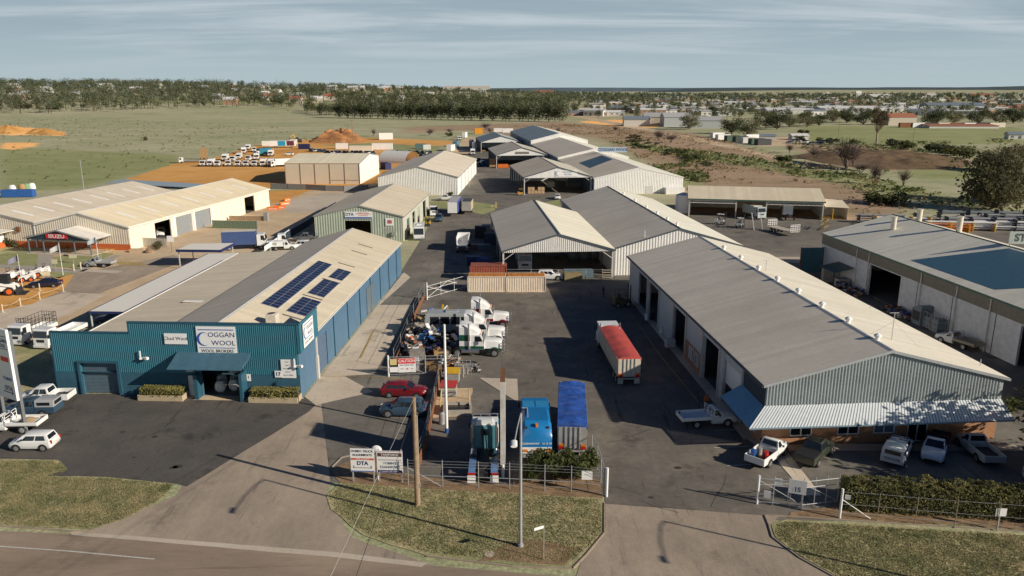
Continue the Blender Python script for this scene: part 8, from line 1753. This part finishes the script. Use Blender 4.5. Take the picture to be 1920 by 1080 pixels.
def tree_proto(key, h, wd, nl, ls, leaf, bk, bare=.35, clumps=11):
    tb, cb_ = gum_parts(hash(key) % 1000 if not isinstance(key, int) else key, h, wd, nl, ls, bare, clumps)
    PROT[key] = (tb.mesh('trunk', bk), cb_.mesh('crown', leaf))
for i in range(4): tree_proto(100+i, 12, 9.5, 2600, .6, gumleaf, bark, .1, 24)
for i in range(3): tree_proto(110+i, 11, 9, 2600, .6, darkleaf, darkbark, .07, 24)
tree_proto(120, 19, 8.5, 2600, .65, leaf_mat('tall_gum_leaf', (0.116,0.102,0.058), (0.232,0.174,0.102)), bark, .3, 20)
for i in range(3): tree_proto(130+i, 10, 11, 4200, .6, olive, darkbark, .03, 30)
def tree(label, p, deg, key, s, group=None, name='gum_tree', sz=None):
    t = thing(name, label, 'tree', p, deg, group); t.scale = (s, s, sz or s)
    for nm, me in zip(('trunk', 'crown'), PROT[key]): link(nm, me, t)
    return t
def tz(p): return Vector((p.x, p.y, terrain(p.x, p.y)))
for x, y, yt, key, lb in ((1373,251,210,110,'dark dense tree left of the dusty yard in the right paddock'),(1403,258,218,101,'pale leaning gum right of the dark dense tree'),(1435,241,197,100,'large gum tree in the middle of the right tree row'),(1455,243,205,111,'dark gum tree at the right side of the large one'),(1480,240,208,102,'gum tree with a thin crown near the yellow shed'),(1512,238,202,103,'broad gum tree left of the white roofs'),(1535,236,208,112,'dark small gum beside the broad one'),(1560,230,200,100,'gum tree before the long white roofs'),(1588,230,199,110,'dark gum tree before the long white roofs'),(1617,234,206,111,'dark narrow gum left of the tall brown gum'),(1643,273,195,120,'tall brown gum with pale trunk standing alone in the paddock'),(1752,234,194,110,'very broad dark gum before the orange roofed shed'),(1790,232,204,102,'gum tree right of the very broad one'),(1293,243,206,101,'gum tree left of the green farm shed'),(1337,214,196,112,'dark gum above the green farm shed'),(1320,232,212,103,'small gum behind the green farm shed'),(1835,232,198,111,'dark gum near the right edge of the tree row'),(1868,230,200,100,'light gum near the right edge of the tree row'),(1900,231,196,112,'dark gum at the right edge of the tree row')):
    p = tz(G(x, y)); hh = DZ(x, yt, p.y).z-p.z; h0 = {1:12}.get(key//100, 12); h0 = 12 if key < 110 else 11 if key < 120 else 19
    tree(lb, p, rnd.uniform(0, 360), key, hh/h0*(1.0 if key == 120 else 1.4), sz=hh/h0)
for k, (x, y, yt, key, ws, lb) in enumerate(((1858,392,262,130,1,'huge olive bush at the right edge, nearest one'),(1905,380,268,131,1,'huge olive bush cut by the right edge'),(1895,322,264,132,1,'olive bush behind the two huge ones'),(1845,318,275,130,1,'lower olive bush left of the group behind'),(1925,300,262,131,1,'olive bush at the right edge, farthest one'))):
    p = G(x, y); hh = DZ(x, yt, p.y).z; tree(lb, p, k*77, key, hh/10*.86, name='bush', sz=hh/10*1.02)
for x, y, s, lb in ((48.5,52.6,.85,'gum tree beyond the right edge shading the awning'),(48.9,56.6,1.0,'gum tree beyond the right edge behind the awning one'),(58.5,45.6,1.05,'gum tree beyond the lower right corner, behind the far one'),(63,47.5,1.1,'gum tree well beyond the right edge, tallest'),(46.8,50.2,.62,'low gum tree beyond the right edge, nearest the hedge'),(52,50.6,1.0,'gum tree beyond the right edge shading the parking'),(54.5,53.5,.95,'tall gum tree beyond the lower right corner'),(47.6,55.4,1.08,'small gum tree beyond the lower right corner'),(56.5,48,1.0,'far gum tree beyond the lower right corner'),(60,51,1.0,'gum tree beside the block warehouse beyond the right edge')): tree(lb, (x, y, 0), x*31, 130+int(x) % 3, s)
def twiggy(seed, h, wd, n=150):
    r = random.Random(seed); b = MB()
    for k in range(9):
        a = r.uniform(0, 6.28); e = Vector((math.cos(a)*wd*.25*r.random(), math.sin(a)*wd*.25*r.random(), h*r.uniform(.35,.6))); b.tube((0,0,0), e, .09*h/6, .05*h/6, n=5, caps=False)
        for j in range(n//9):
            f = e+Vector((r.gauss(0,1)*wd*.22, r.gauss(0,1)*wd*.22, abs(r.gauss(0,1))*h*.25+.03*h)); f.z = min(f.z, h); b.tube(e.lerp(Vector((0,0,0)), r.random()*.3), f, .035*h/6, .012*h/6, n=3, caps=False)
    return b.mesh('branches', twig)
TW = [twiggy(i, 6, 6, 320) for i in range(3)]
for k, (x, y, yt, ws, lb) in enumerate(((1587,318,256,1.1,'large bare grey bush on the creek bank'),(1613,328,297,1.3,'dark bare bush right of the large bare one'),(1642,345,300,.8,'slim bare bush behind the machinery shed lean-to'),(1693,350,314,.8,'small bare tree in the green flat'),(1530,298,268,1.2,'bare bush left of the large bare one'),(1480,287,268,1.2,'bare brown bush by the dusty yard'),(1600,312,270,1.0,'bare bush overlapping the large grey one'),(700,256,238,.7,'dead grey tree beside the dirt heap'),(805,254,240,1.6,'bare shrub in the paddock before the woods, left'),(843,252,238,1.2,'bare shrub in the paddock before the woods, right'),(912,244,228,1.6,'bare brown shrub behind the yellow container'),(920,250,236,1.2,'bare brown shrub near the far shed roof'),(1003,246,234,1.1,'bare shrub behind the blue-grey roof, left'),(1020,248,236,1.2,'bare shrub behind the blue-grey roof, middle'),(1045,250,238,1.2,'bare shrub behind the blue-grey roof, right'),(1235,264,242,1.4,'bare shrub group on the brown paddock, left'),(1258,268,246,1.4,'bare shrub group on the brown paddock, right'),(1155,246,236,1.5,'bare shrub near the paddock track'))):
    p = G(x, y); hh = DZ(x, yt, p.y).z; o = thing('bare_bush', lb, 'bush', p, k*50); o.scale = (hh/6*ws, hh/6*ws, hh/6); link('branches', TW[k % 3], o)
def shrub_mesh(seed, leaf, n=420, ls=.28):
    r = random.Random(seed); b = MB()
    for k in range(6): leaves(b, (r.uniform(-.6,.6), r.uniform(-.6,.6), r.uniform(.3,.7)), (.5,.5,.4), n//6, ls, r)
    return b.mesh('foliage', leaf)
SH = [shrub_mesh(i, (shrubleaf, darkleaf, olive)[i % 3]) for i in range(4)]
def shrub(label, p, s, k=0, group=None, sx=1): o = link('shrub', SH[k % 4]); o.location = p; o.scale = (s*sx, s, s); o.rotation_euler = (0, 0, k*1.3); return tag(o, label, 'shrub', group)
for k, (x, y, w_) in enumerate(((1463,306,6),(1675,273,7),(1690,277,7),(1705,280,7),(1735,283,6),(1762,284,7),(1775,287,7),(1795,292,8),(1810,296,8),(1560,268,5),(1535,266,5),(1500,263,5),(1655,383,6),(1680,384,6),(1505,250,5),(1600,270,5))): shrub('dark low shrub in the hedge lines of the right paddock', G(x, y), w_*.6, k, 'dark shrubs of the right paddock', 1.6)
for k, (x, y) in enumerate(((33,212),(48,213),(107,213),(242,194))): p = tz(G(x, y)); shrub('dark bush standing in the left paddock, %s from the left' % ('first','second','third','fourth')[k], p, (9,8,10,11)[k], k+1, None, 1.3)
for k in range(26): shrub('small dark bush of the dotted row across the left paddock', G(130+k*17+rnd.uniform(-5,5), 209.5+rnd.uniform(-1,1)+k*.06), rnd.uniform(2,4), k, 'dotted bush row in the left paddock')
for x, y, s, lb in ((240,462,1.7,'green shrub in the dealership garden, left'),(298,466,1.5,'dark shrub in the dealership garden, right'),(25,462,1.9,'clipped yellow-green bush at the dealership wall'),(848,366,1.2,'dark shrub at the corner of the white store shed'),(1903,770,1.3,'green shrub at the right end of the brick offices'),(274,263,2.5,'dark low bush in the middle of the left paddock'),(843,256,3,'dark low shrub in the paddock behind the orange track')): shrub(lb, G(x, y), s, int(x))
for k in range(40): x = rnd.uniform(1180,1330); shrub('low green scrub patch behind the store range', G(x, 262+(x-1180)*.33+rnd.uniform(-9,9)), rnd.uniform(1.0,2.2), k, 'green scrub behind the store range', 2)
def hedge(name, label, p, deg, L_, W_, H_, leaf, n, ls, ragged_=.12, cat='hedge', z0=0):
    r = random.Random(int(L_*10)); b = MB(); c = MB()
    for _ in range(n):
        f = r.random(); x, y, z = r.uniform(0, L_), r.uniform(0, W_), r.uniform(.05, H_)
        if f < .42: z = H_*(1+ragged_*(mnoise.noise((x*.9, y*2, 3))+.5*mnoise.noise((x*3, y*3, 5))))
        elif f < .8: y = r.choice((0, W_))+r.gauss(0, .1)
        elif f < .86: x = r.choice((0, L_))
        u = Vector((r.gauss(0,1), r.gauss(0,1), r.gauss(0,1))).normalized(); w_ = u.cross(Vector((r.gauss(0,1), r.gauss(0,1), r.gauss(0,1)))).normalized(); q = Vector((x+r.gauss(0,.06), y, z0+z)); a = ls*r.uniform(.6,1.4)
        b.face([q-u*a*.5, q+w_*a*.3, q+u*a*.5, q-w_*a*.3])
    t = thing(name, label, cat, p, deg); part('foliage', b, leaf, t)
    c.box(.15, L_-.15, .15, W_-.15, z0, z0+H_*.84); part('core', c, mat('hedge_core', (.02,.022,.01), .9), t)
    return t
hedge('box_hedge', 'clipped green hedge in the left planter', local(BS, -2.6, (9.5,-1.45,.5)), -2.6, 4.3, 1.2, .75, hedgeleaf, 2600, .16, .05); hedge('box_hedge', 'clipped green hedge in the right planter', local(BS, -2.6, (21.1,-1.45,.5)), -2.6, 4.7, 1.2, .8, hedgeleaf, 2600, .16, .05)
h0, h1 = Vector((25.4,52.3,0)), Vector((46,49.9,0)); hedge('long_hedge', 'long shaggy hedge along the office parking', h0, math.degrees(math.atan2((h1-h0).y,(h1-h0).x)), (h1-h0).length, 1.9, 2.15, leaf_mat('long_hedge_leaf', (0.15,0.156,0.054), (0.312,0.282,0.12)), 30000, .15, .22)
r_ = random.Random(4)
for k in range(9):
    c = G(993+k*14, 905-(k % 3)*9); b = MB()
    for j in range(6): leaves(b, (r_.uniform(-.5,.5), r_.uniform(-.5,.5), .7+r_.random()*1.1), (.55,.55,.5), 120, .3, r_)
    s_ = MB(); [s_.tube((0,0,0),(r_.uniform(-.4,.4),r_.uniform(-.4,.4),1.3),.03,.015,n=5) for _ in range(4)]
    t = thing('shrub', 'dark green shrub behind the middle fence, %s from the left' % ('first','second','third','fourth','fifth','sixth','seventh','eighth','ninth')[k], 'shrub', c, 0, 'shrubs behind the middle fence'); part('foliage', b, shrubleaf, t); part('stem', s_, darkbark, t)
def tufts(name, label, polys, n, h, m=tuft, seed=1):
    r = random.Random(seed); b = MB()
    for poly in polys:
        P = [G(*q).to_2d() for q in poly]; x0, x1 = min(p.x for p in P), max(p.x for p in P); y0, y1 = min(p.y for p in P), max(p.y for p in P); k = 0
        x0 = max(x0, -48); x1 = min(x1, 42)
        while k < n:
            x, y = r.uniform(x0, x1), r.uniform(y0, y1)
            if not pip((x, y), P): n -= .2; continue
            k += 1
            for j in range(3):
                a = r.uniform(0, 6.28); d_ = Vector((math.cos(a), math.sin(a), 0))*.05; hh = h*r.uniform(.5,1.5); ln = Vector((r.gauss(0,.07), r.gauss(0,.07), 0)); q = Vector((x+r.gauss(0,.1), y+r.gauss(0,.1), .04))
                b.face([q-d_, q+d_, q+ln+Vector((0,0,hh))])
    tag(b.build(name, m), label, 'grass', kind='stuff')
tufts('grass', 'short tufted grass of the street verges', [[(0,864),(110,866),(125,882),(85,895),(200,898),(322,910),(298,938),(235,972),(172,990),(0,984)], [(620,930),(645,908),(780,918),(960,926),(1118,936),(1128,948),(1128,1000),(1092,1038),(1060,1056),(960,1052),(800,1036),(684,1000),(630,956)], [(1455,987),(1475,979),(1920,1006),(1980,1100),(1600,1095),(1505,1042),(1460,1008)]], 13000, .05)
def scrub(name, label, polys, n, s0, s1, m, seed):
    r = random.Random(seed); b = MB()
    for poly, f in polys:
        P = [G(*q).to_2d() for q in poly]; x0, x1 = min(p.x for p in P), max(p.x for p in P); y0, y1 = min(p.y for p in P), max(p.y for p in P)
        for _ in range(int(n*f)):
            x, y = r.uniform(x0, x1), r.uniform(y0, y1)
            if pip((x, y), P) and mnoise.noise((x*.03, y*.03, seed))+.6*mnoise.noise((x*.12, y*.12, seed)) > r.uniform(-.35,.35): s = r.uniform(s0, s1); leaves(b, (x, y, s*.35), (s*.8, s*.8, s*.4), 5, s*.9, r)
    tag(b.build(name, m), label, 'ground cover', kind='stuff')
RP = [(885,240),(1110,232),(1330,258),(1640,330),(1830,395),(1620,420),(1560,345),(1290,345),(1130,265)]
scrub('scrub', 'rough brown tussocks across the right paddock', [(RP, 1)], 9000, .5, 1.5, leaf_mat('brown_tussock', (0.232,0.16,0.087), (0.435,0.319,0.189)), 1)
scrub('scrub', 'green weeds along the creek and behind the store range', [([(1120,262),(1330,285),(1620,330),(1880,392),(1700,382),(1500,332),(1290,300)], 1), ([(1300,300),(1340,348),(1200,318)], .3), ([(1480,270),(1900,262),(1900,300),(1640,330)], .6)], 5000, .6, 2.2, leaf_mat('green_weed', (0.102,0.131,0.0435), (0.232,0.254,0.102)), 2)
scrub('tussocks', 'grass tussocks scattered over the left paddock', [([(0,215),(560,240),(640,258),(330,304),(150,355),(0,366)], 1)], 8000, .4, 1.3, leaf_mat('pale_tussock', (0.145,0.167,0.0725), (0.319,0.29,0.16)), 3)
def crown_blob(b, r, p, h, wd, n, ls, m=0):
    for k in range(4):
        a = r.uniform(0, 6.28); q = (p[0]+math.cos(a)*wd*.22, p[1]+math.sin(a)*wd*.22, p[2]+h*r.uniform(.45,.78)); leaves(b, q, (wd*.32, wd*.32, h*.24), n//4, ls, r, m)
    b.tube((p[0], p[1], p[2]), (p[0], p[1], p[2]+h*.5), h*.02, h*.012, n=4, m=1, caps=False)
def wood(label, pts, n, hr, leaf, seed, nl=72, ls=2.3):
    r = random.Random(seed); b = MB(); P = [Vector((q[0], q[1])) for q in pts]; x0, x1 = min(p.x for p in P), max(p.x for p in P); y0, y1 = min(p.y for p in P), max(p.y for p in P); k = 0; g = 0
    while k < n and g < n*40:
        g += 1; x, y = r.uniform(x0, x1), r.uniform(y0, y1)
        if not pip((x, y), P): continue
        k += 1; h = r.uniform(*hr); crown_blob(b, r, (x, y, terrain(x, y)), h, h*r.uniform(.6,1.1), nl, ls, r.choice((0,0,2,3)))
    tag(b.build('wood', [leaf, darkbark, darkleaf, gumleaf]), label, 'woodland', kind='stuff')
def polar(*q): return [(d*math.sin(R(a)), d*math.cos(R(a))) for a, d in q]
wood('dense belt of gums on the rise along the left horizon', polar((-40,1180),(-28,1160),(-24,1250),(-14,1300),(-13,1900),(-24,2300),(-44,2300)), 2300, (9,24), farleaf, 1)
wood('long belt of trees along the middle horizon', polar((-15,1500),(-2,1600),(10,1500),(10,2400),(-15,2400)), 700, (11,18), farleaf, 2)
wood('scattered trees among the roofs of the town', polar((4,1050),(16,850),(36,800),(38,1900),(20,2700),(2,2400)), 950, (8,15), farleaf, 3)
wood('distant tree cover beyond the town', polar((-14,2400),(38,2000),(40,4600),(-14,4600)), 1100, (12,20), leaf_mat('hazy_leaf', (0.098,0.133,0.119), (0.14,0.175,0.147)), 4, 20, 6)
fa, fb, fc, fd = G(622,219), G(1062,229), G(1060,200), G(560,203)
wood('forest block of dark gums behind the paddock, its inner mass', [(q.x, q.y) for q in (G(640,213), G(1058,222), G(1050,202), G(620,201))], 420, (18,24), darkleaf, 6, 70, 2.6)
FT = []
for i in range(5):
    r = random.Random(60+i); b = MB(); crown_blob(b, r, (0,0,0), 16, 12, 260, 1.5); leaves(b, (0,0,6.5), (5,5,5.5), 190, 1.5, r); FT.append(b.mesh('far_tree', [(darkleaf, farleaf, gumleaf)[i % 3] if i != 1 else darkleaf, bark]))
def far_tree(label, p, s, k, group): o = link('gum_tree', FT[k % 5]); o.location = p; o.scale = (s, s, s*rnd.uniform(.9,1.15)); o.rotation_euler = (0, 0, rnd.uniform(0,6.28)); return tag(o, label, 'tree', group)
for k in range(90):
    t_ = (k % 45+rnd.random())/45; row = k//45; a, c = (G(626,221), G(1063,229)) if row == 0 else (G(630,216), G(1062,224)); p = Vector((a.x+(c.x-a.x)*t_, a.y+(c.y-a.y)*t_+rnd.uniform(-5,5), 0)); far_tree('dark gum in the front ranks of the forest block', p, rnd.uniform(1.05,1.4), k, 'gums in the front ranks of the forest block')
for k in range(26): x = rnd.uniform(470,625); far_tree('gum at the near edge of the left forest belt', tz(G(x, 201+(x-470)*.1+rnd.uniform(-2,3))), rnd.uniform(.8,1.1), k, 'gums at the near edge of the left belt')
for k in range(44): x = rnd.uniform(0,470); far_tree('gum along the foot of the left rise', tz(G(x, 194-(x/470)*3+rnd.uniform(-2,3))), rnd.uniform(.8,1.2), k, 'gums along the foot of the left rise')
for k in range(80): x = rnd.uniform(1070,1920); far_tree('gum standing among the nearer town roofs', tz(G(x, rnd.uniform(192,226))), rnd.uniform(.45,.85), k, 'gums among the nearer town roofs')
twm = [mat('town_wall_%d' % i, c, .7) for i, c in enumerate(((.62,.6,.56),(.5,.44,.36),(.4,.25,.17),(.42,.44,.44)))]
trm = [mat('town_roof_%d' % i, c, .6) for i, c in enumerate(((.72,.71,.69),(.42,.42,.42),(.4,.16,.09),(.2,.24,.28),(.55,.5,.42)))]
def block(name, label, p, deg, W, D, e, h, wm, rm, group=None, cat='building', wins=True):
    wins = wins and 'shed' not in name
    t = thing(name, label, cat, tz(p), deg, group); b = MB(); b.idx([(-W/2,-D/2,0),(W/2,-D/2,0),(W/2,D/2,0),(-W/2,D/2,0),(-W/2,-D/2,e),(W/2,-D/2,e),(W/2,D/2,e),(-W/2,D/2,e),(-W/2,0,h),(W/2,0,h)], [(0,1,5,4),(1,2,6,9,5),(2,3,7,6),(3,0,4,8,7)])
    part('wall', b, wm, t)
    b = MB(); b.prism([(-W/2-.4,-D/2-.5,e-.05),(-W/2-.4,0,h+.1),(-W/2-.4,0,h+.4),(-W/2-.4,-D/2-.5,e+.25)], (W+.8,0,0)); b.prism([(-W/2-.4,0,h+.1),(-W/2-.4,D/2+.5,e-.05),(-W/2-.4,D/2+.5,e+.25),(-W/2-.4,0,h+.4)], (W+.8,0,0)); part('roof', b, rm, t)
    if wins:
        n = max(2, int(W/6))
        for i in range(n): x = -W/2+W*(i+.5)/n; b = MB(); b.box(x-W/n*.2, x+W/n*.2, -D/2-.08, -D/2, .3 if i % 3 == 1 else e*.35, e*.7); part('window', b, mat('town_window', (.14,.15,.16), .4), t)
    return t
for nm, x, y, wpx, hpx, wi, ri, lb in (('school_building',875,191,82,12,0,4,'long cream building behind the forest block'),('industrial_shed',1020,186,34,8,2,2,'red fronted shed above the forest block'),('industrial_shed',1195,237,46,17,0,3,'pale shed with dark solar roof beside the track'),('industrial_shed',1235,236,50,22,1,1,'brown fronted shed beside the pale one'),('industrial_shed',1270,238,50,24,3,1,'grey green shed with stepped roof'),('farm_shed',1325,241,56,20,3,1,'grey green farm shed near the dark trees'),('industrial_shed',1185,233,22,8,1,0,'small white shed next to the track'),('industrial_shed',1480,214,84,10,0,0,'long white roofed store behind the gum row'),('industrial_shed',1590,212,110,11,0,0,'longest white roofed store behind the gum row'),('industrial_shed',1700,212,90,10,0,0,'white roofed store right of the tall gum'),('industrial_shed',1790,210,100,14,3,3,'blue grey roofed hall at the right of the town'),('industrial_shed',1690,235,52,20,1,2,'orange roofed shed before the gum row'),('tower_block',1610,188,9,12,0,0,'white tower block in the town centre'),('warehouse',1650,190,40,8,0,0,'white flat building right of the tower block'),('church_hall',1552,186,6,9,1,4,'pale church hall in the town centre'),('warehouse',1740,186,24,8,0,4,'white pavilion on the right skyline'),('warehouse',1840,190,40,9,1,2,'brick and white block on the right skyline'),('industrial_shed',1800,240,120,6,0,2,'long low pink walled yard shed at the right'),('house',1915,262,26,12,0,3,'pale house cut by the right edge in the paddock'),('farm_shed',1440,262,36,8,3,3,'small dark sheds in the dusty yard'),('farm_shed',1505,263,30,10,0,0,'white roofed shed in the dusty yard'),('club_house',328,186,50,10,0,0,'white flat club house at the foot of the left rise'),('club_house',410,189,44,8,0,3,'low white sports hall at the foot of the left rise'),('club_house',283,185,14,7,2,4,'orange walled hall left of the club house')):
    p = tz(G(x, y)); k_ = p.y/FPX/.97; W = wpx*k_; h = hpx*k_; block(nm, lb, p+Vector((0,8,0)), rnd.uniform(-6,6), W, min(W*.6, 30), h*.7, h, twm[wi], trm[ri])
groups = {}
cols = ('white','grey','brick red','slate','cream')
for k in range(210):
    y = 180+rnd.random()**1.2*38; x = rnd.uniform(1085,1920); p = tz(G(x, y))
    if p.y > 2600: continue
    ri = rnd.choice((0,0,0,0,1,1,2,3,4)); wi = rnd.randrange(4); W = rnd.uniform(14,46); D_ = rnd.uniform(10,20); e = rnd.uniform(3,6)
    block('town_building', '%s roofed building in the %s band of the town' % (cols[ri], 'far' if y < 190 else 'middle' if y < 203 else 'near'), p, rnd.uniform(-25,25), W, D_, e, e+rnd.uniform(.8,2.2), twm[wi], trm[ri], 'town buildings', wins=y > 205)
for k in range(36):
    a = rnd.uniform(-33,-6); d_ = rnd.uniform(1350,2100); p = Vector((d_*math.sin(R(a)), d_*math.cos(R(a)), 0)); ri = rnd.choice((0,0,2,4)); block('hill_house', '%s roofed house among the trees of the left rise' % cols[ri], p, rnd.uniform(-25,25), rnd.uniform(14,26), 12, 8, 12, twm[rnd.randrange(3)], trm[ri], 'houses on the left rise', wins=False)
for k, (x, y) in enumerate(((1355,262),(1372,264),(1388,266),(1402,268),(1418,270),(1345,258),(1408,262),(1430,272))):
    simple_box('yard_bin', '%s bin in the row beside the dusty yard' % ('white','green','dark green','pale','green','white','white','dark')[k], 'bin', G(x, y), 15, (9,4,3.4), (white, mat('yard_green', (.05,.1,.06), .6), mat('yard_dark', (.03,.05,.04), .6), twm[0], MATS['yard_green'], white, white, darkmetal)[k], 'bins beside the dusty yard')
for k in range(10): far('small vehicle parked in the dusty yard of the right paddock', G(1480+k*8, 268+rnd.uniform(-3,4)), rnd.uniform(0,360), 'suv', (PW, PGREY, PSIL, PNAVY)[k % 4], 'car', 'vehicles in the dusty yard')
for k in range(8): simple_box('freight_wagon', 'dark freight wagon on the yard line at the right, wagon row', 'wagon', G(1700+k*24, 239)+Vector((0,0,0)), 4, (14,3,4), (rust, signwhite, darkmetal, cream)[k % 4], 'wagons at the right yard')
